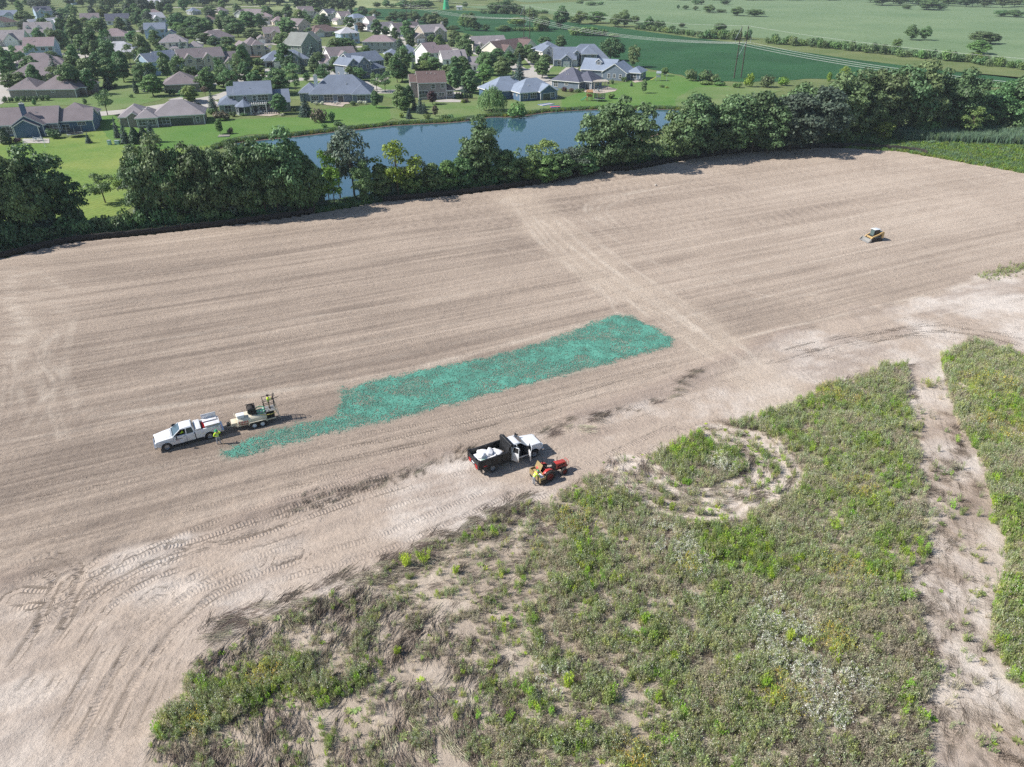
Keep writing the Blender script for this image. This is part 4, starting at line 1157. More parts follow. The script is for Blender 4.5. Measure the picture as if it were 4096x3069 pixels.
def roof_block(x0, x1, y0, y1, h, r, pitch, ov=0.5):
    mb = MB(); t = 0.24
    if r == 'gy':
        q = roof_block(y0, y1, x0, x1, h, 'gx', pitch, ov)
        q.v = [(v[1], v[0], v[2]) for v in q.v]; return q
    dz = pitch * ov
    if r == 'gx':
        ym = (y0 + y1) / 2; zr = h + pitch * (y1 - y0) / 2
        poly = [(y0-ov, h-dz+t), (ym, zr+t), (y1+ov, h-dz+t), (y1+ov, h-dz), (ym, zr), (y0-ov, h-dz)]
        mb.prism(poly, x0-ov*0.7, x1+ov*0.7, 0, 'yz')
        mb.m = [1, 1, 0, 0, 1, 1, 1, 1]
    elif r == 'hip':
        X0, X1, Y0, Y1 = x0-ov, x1+ov, y0-ov, y1+ov
        W, D = X1-X0, Y1-Y0; e = min(W, D)/2; zr = h-dz+pitch*e
        if W >= D: a, b = (X0+e, (Y0+Y1)/2, zr+t), (X1-e, (Y0+Y1)/2, zr+t)
        else: a, b = ((X0+X1)/2, Y0+e, zr+t), ((X0+X1)/2, Y1-e, zr+t)
        zl, zu = h-dz, h-dz+t
        vs = [(X0,Y0,zl),(X1,Y0,zl),(X1,Y1,zl),(X0,Y1,zl),(X0,Y0,zu),(X1,Y0,zu),(X1,Y1,zu),(X0,Y1,zu),a,b]
        fs = [(0,3,2,1),(0,1,5,4),(1,2,6,5),(2,3,7,6),(3,0,4,7)]
        if W >= D: fs += [(4,5,9,8),(5,6,9),(6,7,8,9),(7,4,8)]
        else: fs += [(4,5,8),(5,6,9,8),(6,7,9),(7,4,8,9)]
        mb.add(vs, fs); mb.m = [1]*5 + [0]*4
    return mb
def wall_block(x0, x1, y0, y1, h, r, pitch):
    mb = MB()
    if r == 'gx':
        ym = (y0+y1)/2; zr = h + pitch*(y1-y0)/2 - 0.02
        mb.prism([(y0,-0.2),(y1,-0.2),(y1,h),(ym,zr),(y0,h)], x0, x1, 0, 'yz')
    elif r == 'gy':
        xm = (x0+x1)/2; zr = h + pitch*(x1-x0)/2 - 0.02
        mb.prism([(x0,-0.2),(x1,-0.2),(x1,h),(xm,zr),(x0,h)], y0, y1, 0, 'xz')
    else: mb.box(x0, x1, y0, y1, -0.2, h)
    return mb
HOUSES = []
def house(label, short, A, B, blocks, wall, roof, seed=1, px=False, wins='auto', garage=(), chimney=None, doors=(), pipes=2, porch=None, corner=True, name='house', dormers=()):
    """blocks: (x0, x1, y0, y1, eave, roof kind, pitch[, wall, roof]) in metres from A along A-B (x in photo columns when px)."""
    a, b = P(*A), P(*B)
    rz = math.atan2(b.y-a.y, b.x-a.x)
    k = (b-a).length / (B[0]-A[0])
    root = empty(name, (a.x, a.y, 0), rz)
    rr = random.Random(seed * 77 + int(A[0]))
    bl = []
    for q in blocks:
        q = list(q) + [None]*(9-len(q))
        if px: q[0] *= k; q[1] *= k
        bl.append(q)
    def covered(x, y, z, me_i):
        for i, q in enumerate(bl):
            if i != me_i and q[0]-0.05 < x < q[1]+0.05 and q[2]-0.05 < y < q[3]+0.05 and z < q[4]+0.6: return True
        return False
    for i, q in enumerate(bl):
        x0, x1, y0, y1, h, r, pt, wl, rf = q
        e = 0.013 * i                                  # nothing flush with its neighbour
        wall_block(x0+e, x1-e, y0+e, y1-e, h, r, pt).build('wall', [WALL[wl or wall]], root)
        roof_block(x0, x1, y0+e, y1-e, h+e, r, pt).build('roof', [ROOF[rf or roof], M_TRIM], root)
        if corner:
            cb = MB()
            for cx_, cy_ in ((x0, y0), (x1, y0)):
                if not covered(cx_, cy_, 1, i): cb.box(cx_-0.09, cx_+0.09, cy_-0.05, cy_+0.1, -0.1, h-0.05)
            if cb.v: cb.build('corner_board', [M_TRIM], root)
        if wins == 'auto':
            storeys = 2 if h > 4.5 else 1
            for sd in ('f', 'l', 'r'):
                Ln = (x1-x0) if sd == 'f' else (y1-y0)
                n = int(Ln / rr.uniform(2.9, 3.8))
                for s in range(storeys):
                    for j in range(n):
                        t = (j+0.5)/n*Ln
                        w = rr.choice((0.9, 0.9, 1.6, 1.8)) if sd == 'f' else 0.9
                        if Ln/n < w+0.5: w = 0.8
                        z = 1.55 + 2.75*s; hh = 1.3
                        if sd == 'f': xx, yy, ang = x0+t, y0+e-0.001, 0
                        elif sd == 'l': xx, yy, ang = x0+e-0.001, y0+t, -math.pi/2
                        else: xx, yy, ang = x1-e+0.001, y0+t, math.pi/2
                        ox, oy = {'f': (0, -0.25), 'l': (-0.25, 0), 'r': (0.25, 0)}[sd]
                        if sd != 'f' and rr.random() < 0.35: continue
                        if covered(xx+ox, yy+oy, z, i): continue
                        if sd == 'f' and any(abs(xx-(gx*(k if px else 1)))<gw/2+0.9 and gb==i for gb,gx,gw,*_ in garage) and s==0: continue
                        add_window(root, xx, yy, z, ang, w, hh)
            if r == 'gy' and (x1-x0) > 4 and not covered((x0+x1)/2, y0-0.25, h+0.5, i):
                add_window(root, (x0+x1)/2, y0+e-0.001, h+0.35, 0, 0.7, 0.8)
    if wins != 'auto':
        for bi, sd, t, z, w, hh in wins:
            x0, x1, y0, y1, h, *_ = bl[bi]
            e = 0.013*bi
            if px and sd == 'f': t *= k
            if sd == 'f': add_window(root, t, y0+e-0.001, z, 0, w, hh)
            elif sd == 'l': add_window(root, x0+e-0.001, y0+t, z, -math.pi/2, w, hh)
            else: add_window(root, x1-e+0.001, y0+t, z, math.pi/2, w, hh)
    for gq in garage:
        bi, gx, gw = gq[:3]; openg = len(gq) > 3
        x = gx*(k if px else 1); y = bl[bi][2]+0.013*bi
        f = MB(); f.box(x-gw/2-0.14, x+gw/2+0.14, y-0.07, y+0.02, 2.25, 2.42); f.box(x-gw/2-0.14, x-gw/2, y-0.07, y+0.02, 0, 2.25); f.box(x+gw/2, x+gw/2+0.14, y-0.07, y+0.02, 0, 2.25)
        d = MB()
        if openg: d.box(x-gw/2, x+gw/2, y-0.015, y+0.02, 0, 2.25)  # open garage: a near-black panel paints the shade inside the doorway
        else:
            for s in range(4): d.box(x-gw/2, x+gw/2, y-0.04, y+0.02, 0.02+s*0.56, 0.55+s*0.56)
        go = d.build('garage_doorway_fill', [M_GDARK if openg else M_GDOOR], root)
        f.build('door_frame', [M_TRIM], go)
    for bi, dx, w in doors:
        x = dx*(k if px else 1); y = bl[bi][2]+0.013*bi
        d = MB().box(x-w/2, x+w/2, y-0.04, y+0.02, 0.05, 2.1).build('door', [M_PANE if w > 1.2 else M_DOOR], root)
        MB().box(x-w/2-0.1, x+w/2+0.1, y-0.06, y+0.02, 2.1, 2.22).box(x-w/2-0.1, x-w/2, y-0.06, y+0.02, 0, 2.1).box(x+w/2, x+w/2+0.1, y-0.06, y+0.02, 0, 2.1).build('door_frame', [M_TRIM], d)
    if chimney:
        cx_, cy_, cz_, mt, wd = chimney
        x = cx_*(k if px else 1)
        c = MB().box(x-wd/2, x+wd/2, cy_-0.45, cy_+0.45, 0.0, cz_).build('chimney', [mt], root)
        MB().box(x-wd/2-0.08, x+wd/2+0.08, cy_-0.53, cy_+0.53, cz_, cz_+0.14).tube((x-0.2, cy_, cz_+0.1), (x-0.2, cy_, cz_+0.5), 0.13, 0.13, 8).tube((x+0.22, cy_, cz_+0.1), (x+0.22, cy_, cz_+0.5), 0.13, 0.13, 8).build('chimney_cap', [M_PIPE], c)
    for j in range(pipes):
        q = bl[0]
        x = q[0] + (q[1]-q[0])*rr.uniform(0.3, 0.7); D = q[3]-q[2]; ty = rr.uniform(0.2, 0.42)
        lim = min(q[1]-q[0], D) if q[5] == 'hip' else D
        zz = q[4] + q[6]*min(D*ty, lim/2)
        if q[5] != 'gy': MB().tube((x, q[2]+D*ty, zz), (x, q[2]+D*ty, zz+0.7), 0.07, 0.07, 6).box(x-0.2, x+0.2, q[2]+D*ty-0.2, q[2]+D*ty+0.2, zz+0.15, zz+0.24).build('vent_pipe', [M_PIPE], root)
    for dx, dy, dw, dz in dormers:
        x = dx*(k if px else 1)
        wall_block(x-dw/2, x+dw/2, dy, dy+2.6, dz+1.25, 'gy', 0.8).build('dormer', [WALL[wall]], root)
        roof_block(x-dw/2, x+dw/2, dy, dy+2.6, dz+1.25, 'gy', 0.8, 0.3).build('roof', [ROOF[roof], M_TRIM], root)
        add_window(root, x, dy-0.001, dz+0.65, 0, dw*0.55, 0.9)
    tag(root, label, 'house', 'houses of the neighbourhood')
    HOUSES.append((root, short, (A[0]+B[0])/2, (A[1]+B[1])/2))
    return root, k
def presets(kind, W, D, rr):
    if kind == 'R1': return [(0,W,0,D,2.8,'hip',0.55),(0.06*W,0.38*W,-2.2,D*0.6,2.8,'gy',0.6)]
    if kind == 'R2': return [(0,W,0,D,2.8,'gx',0.6),(0.55*W,0.92*W,-2.4,D*0.6,2.8,'gy',0.65),(0.08*W,0.3*W,-1.2,D*0.5,2.8,'gy',0.7)]
    if kind == 'T1': return [(0,0.68*W,0,D,5.6,'hip',0.5),(0.66*W,W,-1.2,D-2,2.8,'gx',0.5)]
    if kind == 'T2': return [(0.30*W,W,0,D,5.6,'gx',0.55),(0,0.34*W,-1.5,D*0.8,2.8,'gy',0.6),(0.62*W,0.9*W,-1.2,D*0.6,5.6,'gy',0.7)]
    if kind == 'T3': return [(0,0.7*W,0,D,5.6,'gx',0.6),(0.68*W,W,-1,D-1.5,2.8,'gy',0.6),(0.1*W,0.4*W,-1.2,D*0.6,5.3,'gy',0.75)]
    if kind == 'T4': return [(0,W,0,D,5.6,'hip',0.5)]
    if kind == 'G1': return [(0,W,0,D,5.6,'gy',0.55),(-0.3*W,0.02*W,1,D,2.9,'gy',0.6)]
    if kind == 'L1': return [(0,W,0,D,2.9,'gx',0.75),(0.5*W,0.85*W,-2.0,D*0.6,2.9,'gy',0.75)]
def auto(label, short, A, B, kind, D, wall, roof, seed=1, garage=True, chimney=False, **kw):
    W = (P(*B)-P(*A)).length
    rr = random.Random(seed)
    bl = presets(kind, W, D, rr)
    gar = []
    if garage:
        gi = {'R1': 1, 'R2': 1, 'T1': 1, 'T2': 1, 'T3': 1, 'G1': 1, 'L1': 1, 'T4': 0}[kind]
        q = bl[gi]; gar = [(gi, (q[0]+q[1])/2, min(4.9, (q[1]-q[0])-1.4))] if q[1]-q[0] > 3.2 else []
    ch = None
    if chimney:
        q = bl[0]; ch = (q[1]+0.35 if chimney == 'r' else q[0]-0.35, D*0.5, q[4]+q[6]*D*0.5+1.0, WALL[wall] if kind[0] == 'T' else M_BRICK, 1.5)
    return house(label, short, A, B, bl, wall, roof, seed, garage=gar, chimney=ch, pipes=1, **kw)

# --- row along the pond, left to right
house('navy sided house with grey gabled roofs, porch gable and blue chimney', 'navy gabled house', (-14,548), (377,527),
      [(0,254,0,11,3.1,'gx',0.62),(84,204,-2.6,6,3.1,'gy',0.62),(94,188,-3.6,3,2.9,'gy',0.55),(254,391,1.2,9.5,3.1,'gx',0.6),(215,372,9,19,3.1,'hip',0.55)], 'navy', 'brown', 1, True,
      wins=[(0,'f',62,1.5,3.6,1.9),(0,'f',232,1.6,3.6,1.5),(3,'f',278,1.4,1.8,1.5),(3,'f',345,2.2,2.0,0.8),(1,'f',110,1.6,1.0,1.6)], chimney=(126,2.4,8.0,WALL['navy'],1.2), doors=[(1,145,3.4)])
house('taupe house with broad brown hip roof beside the blue spruces', 'broad-roofed taupe house', (554,514), (820,499),
      [(0,80,0,10,2.9,'hip',0.6),(60,266,1.4,12.5,2.9,'hip',0.6),(-70,40,3,14,2.9,'hip',0.6),(-38,10,2.0,10,2.9,'gy',0.65)], 'taupe', 'weather', 2, True,
      wins=[(0,'f',40,1.5,4.6,1.5),(1,'f',104,1.5,3.2,1.7),(1,'f',240,1.4,0.9,1.5),(2,'l',4,1.5,0.9,1.4),(2,'l',8,1.5,0.9,1.4)], doors=[(1,175,6.4)], pipes=3)
house('olive grey two-storey house with white pergola and glazed garden room', 'two-storey house with the pergola', (884,457), (1164,443),
      [(70,212,0.0,9.5,5.7,'gx',0.62),(40,86,1.2,8,5.5,'gx',0.55),(0,80,-0.6,10,3.0,'hip',0.62),(208,280,-1.0,9,3.0,'gx',0.6)], 'sage', 'slate', 3, True,
      wins=[(0,'f',105,4.2,1.0,1.7),(0,'f',142,4.2,1.0,1.7),(0,'f',176,4.4,3.2,1.6),(0,'f',176,1.7,3.2,2.4),(1,'f',52,4.2,1.2,1.6),(2,'f',32,1.6,1.9,1.9),(3,'f',262,1.9,0.9,0.9),(2,'l',4,1.5,1.0,1.5)], doors=[(0,135,2.0)], pipes=1)
house('slate grey house with wide blue-grey hip roof and tall white chimney', 'wide hip-roofed house with the white chimney', (1243,414), (1487,409),
      [(0,244,0.8,13.5,3.0,'hip',0.78),(170,244,-0.8,10,3.0,'hip',0.78),(-46,30,4,13,3.0,'hip',0.7)], 'slate', 'slate', 4, True,
      wins=[(0,'f',18,1.5,2.4,1.4),(0,'f',72,1.7,2.9,2.2),(1,'f',205,1.6,2.8,1.5),(1,'f',232,1.8,0.7,0.8),(2,'l',5,1.6,1.0,1.2)], doors=[(0,120,1.9)], chimney=(24,4.5,8.3,WALL['white'],1.2))
house('mauve grey two-storey house with dark umber gable roof and purple tree', 'umber-roofed two-storey house', (1677,400), (1816,395),
      [(0,109,0.0,9.0,5.7,'gx',0.66),(105,139,0.6,8,3.0,'hip',0.7),(-26,12,4.5,11,5.4,'gx',0.6)], 'mauve', 'umber', 5, True,
      wins=[(0,'f',18,1.9,3.2,2.0),(0,'f',58,4.3,1.3,1.4),(0,'f',95,4.4,1.0,1.3),(0,'f',90,1.6,1.9,1.0),(1,'f',124,1.5,1.5,1.7)], doors=[(0,62,1.8)], pipes=3)
house('dark blue ranch house with pale blue-grey hip roof beside the willow', 'dark blue ranch by the willow', (2081,406), (2228,392),
      [(0,147,0.0,11,2.9,'hip',0.62),(72,132,-1.6,6,2.9,'gy',0.6),(-70,80,6.5,18,2.9,'hip',0.62)], 'navy', 'blue', 6, True,
      wins=[(0,'f',20,1.5,1.8,1.5),(0,'f',52,1.5,2.6,1.7),(0,'l',2.5,1.9,0.7,0.8),(0,'l',5.5,1.9,0.7,0.8),(1,'f',118,1.5,1.6,1.5)], doors=[(1,96,3.2)])
house('slate house with charcoal hip roof and covered stone patio', 'charcoal-roofed house with the patio', (2207,351), (2314,361),
      [(0,107,0.0,11,3.0,'hip',0.72),(70,140,3.5,13,3.0,'hip',0.72),(-6,50,7,15,3.0,'hip',0.65)], 'slate', 'char', 7, True,
      wins=[(0,'f',16,1.5,1.7,1.7),(0,'f',58,1.9,1.4,0.9),(0,'r',1.8,1.5,2.0,1.9),(1,'r',3,1.5,1.6,1.9),(1,'r',6,1.5,2.0,1.9)], doors=[(1,126,1.6)], pipes=3)
house('grey-blue house with big front gable and white dormer near the soybeans', 'grey-blue gabled house', (2408,319), (2502,325),
      [(0,94,0.0,12,3.0,'gy',0.62),(-104,30,5,15,3.0,'gx',0.72),(90,140,3.5,13,3.0,'hip',0.6)], 'slate', 'blue', 8, True,
      wins=[(0,'f',26,1.6,0.9,1.5),(0,'f',48,1.7,0.9,1.3),(0,'f',72,1.6,0.9,1.5),(2,'f',115,1.5,2.2,1.9),(2,'r',4,1.5,1.8,1.9)], dormers=[(-38,7.0,2.6,4.6)])
house('grey-blue house with stone front, stepped roofs and two garage doors', 'stone-fronted stepped-roof house', (2215,266), (2305,266),
      [(0,88,0.0,11,3.1,'gx',0.8),(28,70,-2.2,6,3.1,'gy',0.75),(60,220,5,17,3.1,'hip',0.85),(110,170,1.5,10,5.2,'hip',0.8)], 'slate', 'slate', 9, True, garage=[(1,49,2.6),(0,82,2.6)], dormers=[(92,1.2,2.2,4.4)])
house('dark blue two-storey house with cream stone gable beside the soybean field', 'dark blue house with cream gable', (2172,252), (2250,247),
      [(0,78,0,11,5.4,'hip',0.6),(-6,40,-1.2,7,5.2,'gy',0.7,'cream')], 'navy', 'slate', 10, True)
# --- left side
house('long taupe ranch with clipped hedge along its wall', 'long taupe ranch with the hedge', (42,395), (308,391),
      [(0,116,0.6,12,3.0,'hip',0.6),(110,266,0,13,3.0,'hip',0.62),(230,290,4,16,3.0,'hip',0.6)], 'taupe', 'brown', 11, True, wins=[(1,'f',178,2.2,1.2,0.6)], pipes=3)
house('second long brown-roofed ranch from the hedge, its wall hidden', 'second brown-roofed ranch', (40,342), (262,337), [(0,222,0,14,3.0,'hip',0.6),(90,250,3,12,3.0,'hip',0.62)], 'taupe', 'brown', 12, True, pipes=3)
house('third long brown-roofed ranch from the hedge with white pergola', 'third brown-roofed ranch', (52,298), (248,293), [(0,196,0,14,3.0,'hip',0.62),(100,215,3,12,3.0,'hip',0.6)], 'taupe', 'brown', 13, True, pipes=3)
house('grey two-storey house with plum brown gable roof behind the ranches', 'plum-roofed two-storey house', (108,236), (228,233), [(0,120,0,9,5.7,'gx',0.75),(-42,4,1,9,3.0,'gx',0.6)], 'sky', 'rose', 14, True)
house('white house with steep stacked gables at the edge of the picture', 'white stacked-gable house', (-30,186), (100,184), [(0,130,0,10,3.2,'gx',0.9),(60,112,-2,6,3.2,'gy',0.9),(-20,40,-3,6,3.2,'gy',0.9)], 'white', 'weather', 15, True, garage=[(1,86,4.6)])
house('white storey-and-a-half house with two white dormers', 'white house with two dormers', (100,154), (214,152), [(0,114,0,11,3.2,'gx',0.95)], 'white', 'weather', 16, True, dormers=[(18,2.0,2.0,4.8),(62,2.0,2.0,4.8)], chimney=(116,5,9.5,WALL['white'],1.4))
auto('pale grey house with white gables and wide chimney', 'pale grey chimney house', (142,122), (262,112), 'R2', 12, 'white', 'pale', 17, chimney='r')
auto('blue-roofed house carrying solar panels', 'solar-panelled house', (150,76), (244,72), 'T3', 10, 'sky', 'char', 18)
auto('slate-roofed house at the picture edge under the tall trees', 'edge house under the tall trees', (-25,78), (66,77), 'R2', 11, 'sky', 'slate', 19)
auto('house with reddish brown hip roof behind the white stacked gables', 'reddish-roofed house', (-20,110), (76,104), 'R1', 11, 'cream', 'umber', 20)
auto('white-gabled house with brown roof in front of the yellow tree', 'white-gabled house by the yellow tree', (325,90), (400,88), 'R2', 10, 'white', 'brown', 21)
auto('white-gabled house among dark trees with charcoal roof', 'charcoal-roofed house among trees', (428,101), (524,98), 'L1', 11, 'white', 'char', 22)
auto('hip-roofed house with mauve brown shingles half hidden by trees', 'mauve-roofed house', (400,168), (520,165), 'R1', 13, 'tan', 'rose', 23, garage=False)
house('white house with pale hip roof and dark covered porch', 'pale-roofed porch house', (400,237), (555,233), [(0,155,0,13,3.0,'hip',0.62),(-2,40,-2,8,3.0,'hip',0.6)], 'white', 'pale', 24, True, doors=[(0,115,6.0)], wins=[(1,'f',20,1.5,1.6,1.3)])
auto('blue house with white trimmed gables and tall windows', 'blue white-trimmed house', (585,158), (705,155), 'T3', 10, 'sky', 'slate', 25)
auto('white house with pale roof and steep gable', 'white steep-gabled house', (612,107), (692,102), 'T3', 10, 'white', 'pale', 26)
auto('hip-roofed mauve house between the far maples', 'far mauve hip-roofed house', (590,72), (655,70), 'R1', 11, 'tan', 'rose', 27)
house('cream two-storey house with brown hip roof and bay window', 'cream hip-roofed two-storey', (648,217), (770,213), [(0,108,0,10,5.6,'hip',0.62),(40,72,-2,3,2.8,'hip',0.6),(104,165,1,9,3.0,'hip',0.6)], 'cream', 'weather', 28, True)
house('sky blue two-storey house with slate gable roofs', 'sky blue two-storey house', (607,306), (742,288), [(0,84,0,9,5.6,'gx',0.6),(60,140,3,12,5.6,'gx',0.6),(86,130,-1.0,6,3.0,'gy',0.75)], 'sky', 'slate', 29, True, wins=[(0,'f',46,4.0,0.9,1.5),(1,'f',125,4.0,0.9,1.5)])
house('big tan two-storey house with white end wall and three front gables', 'big tan three-gabled house', (728,290), (980,273), [(0,176,0,10,5.6,'gx',0.62),(18,58,-1.2,5,5.2,'gy',0.9),(92,130,-1.2,5,5.2,'gy',0.9),(160,252,-1.0,9,3.2,'gx',0.7),(172,212,-3,5,3.2,'gy',0.8)], 'tan', 'brown', 30, True, garage=[(4,192,2.5),(3,236,4.4)], doors=[(0,78,1.1)])
house('taupe ranch with brown hip roof behind the white-walled tan house', 'small taupe hip ranch', (662,374), (802,367), [(0,140,0,13,3.0,'hip',0.55),(110,160,5,15,3.0,'hip',0.55)], 'taupe', 'brown', 31, True, wins=[])
# --- middle rows
house('beige two-storey house with three gables and raised wooden deck', 'beige house with the deck', (957,232), (1088,224), [(36,104,1,11,5.6,'hip',0.65),(0,46,-1.5,7,5.0,'gy',0.75),(60,104,-0.6,6,5.6,'hip',0.65),(100,131,2,10,3.0,'hip',0.6)], 'tan', 'brown', 32, True)
house('blue-grey craftsman house with double garage and gabled dormers', 'blue-grey craftsman house', (1064,273), (1242,264), [(0,178,2.5,13,3.0,'hip',0.6),(34,84,-0.8,7,3.0,'gy',0.65),(92,146,0.5,8,3.4,'gy',0.7),(0,40,1.2,9,3.0,'hip',0.6)], 'slate', 'slate', 33, True, garage=[(3,17,2.6,1),(1,58,4.9)])
house('green-grey two-storey house with tall plain gable', 'green-grey plain-gabled house', (1210,230), (1322,208), [(0,66,0,10,5.6,'gy',0.65),(30,112,5,15,5.8,'gx',0.75)], 'sage', 'moss', 34, True)
auto('grey house with hip roof and stone gable among maples', 'grey stone-gabled house', (822,175), (940,166), 'R1', 12, 'grey', 'brown', 35)
auto('stone house with twin steep gables and arched windows', 'twin-gabled stone house', (1035,176), (1125,173), 'T2', 10, 'stone', 'brown', 36)
house('white two-storey house with open garage and brown roofs', 'white house with the open garage', (1285,284), (1450,272), [(0,56,0,9,3.0,'gx',0.65),(14,50,-1.5,6,3.0,'gy',0.7),(44,150,1.5,11,5.6,'gx',0.6),(78,118,-0.4,7,5.6,'gy',0.7)], 'white', 'brown', 37, True, garage=[(0,6,2.5),(1,32,3.2,1)])
house('slate blue two-storey house with many steep front gables', 'many-gabled slate house', (1392,318), (1550,296), [(34,158,2,12,5.6,'gx',0.6),(0,44,-0.8,8,5.4,'gy',0.75),(30,80,-2.2,6,5.4,'gy',0.75),(70,140,-1.6,6,3.0,'hip',0.6)], 'slate', 'slate', 38, True, dormers=[(95,0.2,2.4,3.8)])
auto('brown hip-roofed grey two-storey house with six back windows', 'six-windowed grey house', (1455,214), (1578,214), 'T4', 10, 'grey', 'rose', 39, garage=False)
house('grey ranch with blue-grey hip roof behind the white twin houses', 'blue-roofed grey ranch', (1598,250), (1728,244), [(0,100,0,13,3.0,'hip',0.62),(76,130,2,12,3.0,'hip',0.55),(-36,16,5,13,3.0,'hip',0.6)], 'grey', 'slate', 40, True)
house('cream two-storey house with brown hip roof, the farther of the pair', 'farther cream two-storey', (1718,266), (1790,259), [(0,50,0,12,5.6,'gx',0.6),(40,120,6,13,5.4,'gx',0.55)], 'white', 'rose', 41, True)
house('white two-storey house with trampoline in its yard', 'white house with the trampoline', (1774,293), (1925,287), [(0,72,0,9,5.6,'gx',0.62),(60,96,1,10,5.6,'gx',0.62),(96,150,-1,8,3.0,'gx',0.6)], 'white', 'weather', 42, True)
auto('taupe house with two chimneys and stone entry in front of the oaks', 'twin-chimney taupe house', (1657,174), (1788,166), 'T2', 12, 'stone', 'weather', 43, chimney='r')
auto('cream stone house with stepped gables beside the soybean field', 'cream stepped-gable house', (1897,207), (2030,201), 'R2', 13, 'cream', 'weather', 44)
auto('cream-gabled house with long dark brown roof beside the soybean field', 'long brown-roofed cream house', (2000,230), (2145,208), 'R2', 13, 'cream', 'umber', 45)
# --- far rows
FAR = [
 ('far grey house with wide brown hip roof by the pale meadow','wide far grey house',(938,70),(1060,73),'R1',12,'grey','brown'),
 ('far house with rosy hip roof between two maples','rosy-roofed far house',(1042,100),(1092,99),'T4',9,'tan','rose'),
 ('far house with rosy roof and stone chimney','rosy far house with chimney',(1094,102),(1150,100),'R1',10,'tan','rose'),
 ('far cream house with brown cross gables below the dark wood','cream cross-gabled far house',(1200,76),(1285,73),'T3',10,'cream','brown'),
 ('far cream house with charcoal lower roof and white gable','charcoal-skirted far house',(1296,88),(1352,84),'T2',10,'cream','char'),
 ('far cream house with white chimney and stepped brown roof','far cream house with chimney',(1346,100),(1410,97),'T2',10,'cream','brown'),
 ('far white house with pale blue hip roof','pale blue-roofed far house',(1417,108),(1472,103),'T4',9,'white','blue'),
 ('far tan house with small brown hip roof in front of the rosy roofs','small tan far house',(1197,140),(1246,134),'G1',10,'tan','brown'),
 ('far house with long dark brown hip roof','long dark-brown far house',(1252,150),(1362,142),'R1',12,'tan','umber'),
 ('pale blue two-storey house with tall white end chimney','pale blue chimney house',(1368,177),(1440,173),'T4',10,'sky','pale'),
 ('far slate-roofed house under the maples','slate far house under maples',(764,60),(806,58),'R1',9,'grey','slate'),
 ('far reddish-roofed house half behind a round maple','reddish far house',(812,95),(862,94),'R1',10,'cream','umber'),
 ('far brown-roofed house behind the round trees','far brown house behind round trees',(872,58),(916,56),'R1',9,'tan','brown'),
 ('tiny blue house under the dark wood','tiny blue far house',(290,20),(332,18),'R2',9,'sky','slate'),
 ('tiny pale blue roofed house by the far road','tiny pale far house',(522,30),(553,30),'R1',8,'sky','blue'),
 ('long white barn beside the far road','long white barn',(590,24),(652,24),'L1',10,'white','pale'),
 ('far white gabled house with brown roof and chimney','white far house with chimney',(1465,121),(1512,118),'T2',9,'white','brown'),
 ('far house with white gable and long brown roof','long-roofed far gable house',(1527,138),(1588,134),'L1',10,'white','weather'),
 ('far house with white steep gable and tall stone chimney','steep far house with stone chimney',(1590,148),(1690,141),'L1',12,'white','brown'),
]
for i, (lb, sh, a, b, kd, D, wl, rf) in enumerate(FAR):
    auto(lb, sh, a, b, kd, D, wl, rf, 50+i, chimney='r' if 'chimney' in lb else False, corner=False)
# solar panels on their roof
sp_root = [h for h in HOUSES if h[1] == 'solar-panelled house'][0][0]
M_SOLAR = glass_mat('solar_glass', (0.03, 0.035, 0.06))
for i in range(3):
    MB().box(2.0+i*2.3, 4.1+i*2.3, -0.9, 0.9, 0, 0.06).build('solar_panel', [M_SOLAR], sp_root, loc=(0, 2.2, 7.35), rot=(math.atan(0.6), 0, 0))
# garden room, pergola and terrace of the two-storey pond house
ph = [h for h in HOUSES if h[1] == 'two-storey house with the pergola'][0][0]
k_ = (P(1164,443)-P(884,457)).length/280
gx, gy_ = 98*k_, -2.6
g = MB(); g.lathe([(2.9, 2.5), (2.9, 2.72), (0.05, 4.6)], 8, c=(gx, gy_, 0)); g.build('garden_room_roof', [ROOF['slate']], ph)
g = MB(); g.lathe([(2.55, -0.1), (2.55, 0.8)], 8, c=(gx, gy_, 0)); g.build('garden_room_base', [WALL['sage']], ph)
g = MB(); g.lathe([(2.45, 0.8), (2.45, 2.45)], 8, c=(gx, gy_, 0)); g.build('garden_room_glazing', [M_PANE], ph)
for i in range(8):
    t = 2*math.pi*i/8
    MB().tube((gx+2.55*math.cos(t), gy_+2.55*math.sin(t), 0), (gx+2.55*math.cos(t), gy_+2.55*math.sin(t), 2.55), 0.11, 0.11, 6).build('post', [M_TRIM], ph)
def pergola(label, p, rz, w, d, h, n, mat):
    r = empty('pergola', (p[0], p[1], 0.1), rz)
    for sx in (-1, 1):
        for sy in (-1, 1): MB().box(sx*w/2-0.12, sx*w/2+0.12, sy*d/2-0.12, sy*d/2+0.12, 0, h).build('post', [mat], r)
    for sy in (-1, 1): MB().box(-w/2-0.4, w/2+0.4, sy*d/2-0.08, sy*d/2+0.08, h, h+0.22).build('beam', [mat], r)
    for i in range(n): MB().box(-w/2-0.2+(w+0.4)*i/(n-1)-0.05, -w/2-0.2+(w+0.4)*i/(n-1)+0.05, -d/2-0.5, d/2+0.5, h+0.23, h+0.42).build('rafter', [mat], r)
    return tag(r, label, 'pergola')
q = ph.matrix_basis @ Vector((154*k_, -2.2, 0))
pergola('white pergola on the terrace of the two-storey olive house', q, ph.rotation_euler.z, 4.6, 3.0, 2.7, 10, M_TRIM)
pergola('grey timber pergola over the patio of the charcoal-roofed house', P(2398,357), R(8), 5.2, 4.2, 2.6, 12, plain('weathered_timber', srgb(170,164,156), 0.8, 0, 0.1, 3))
sheet('terrace', Pp((1000,462),(1080,466),(1120,458),(1100,446),(1010,450)), 0.10, M_PAVE)
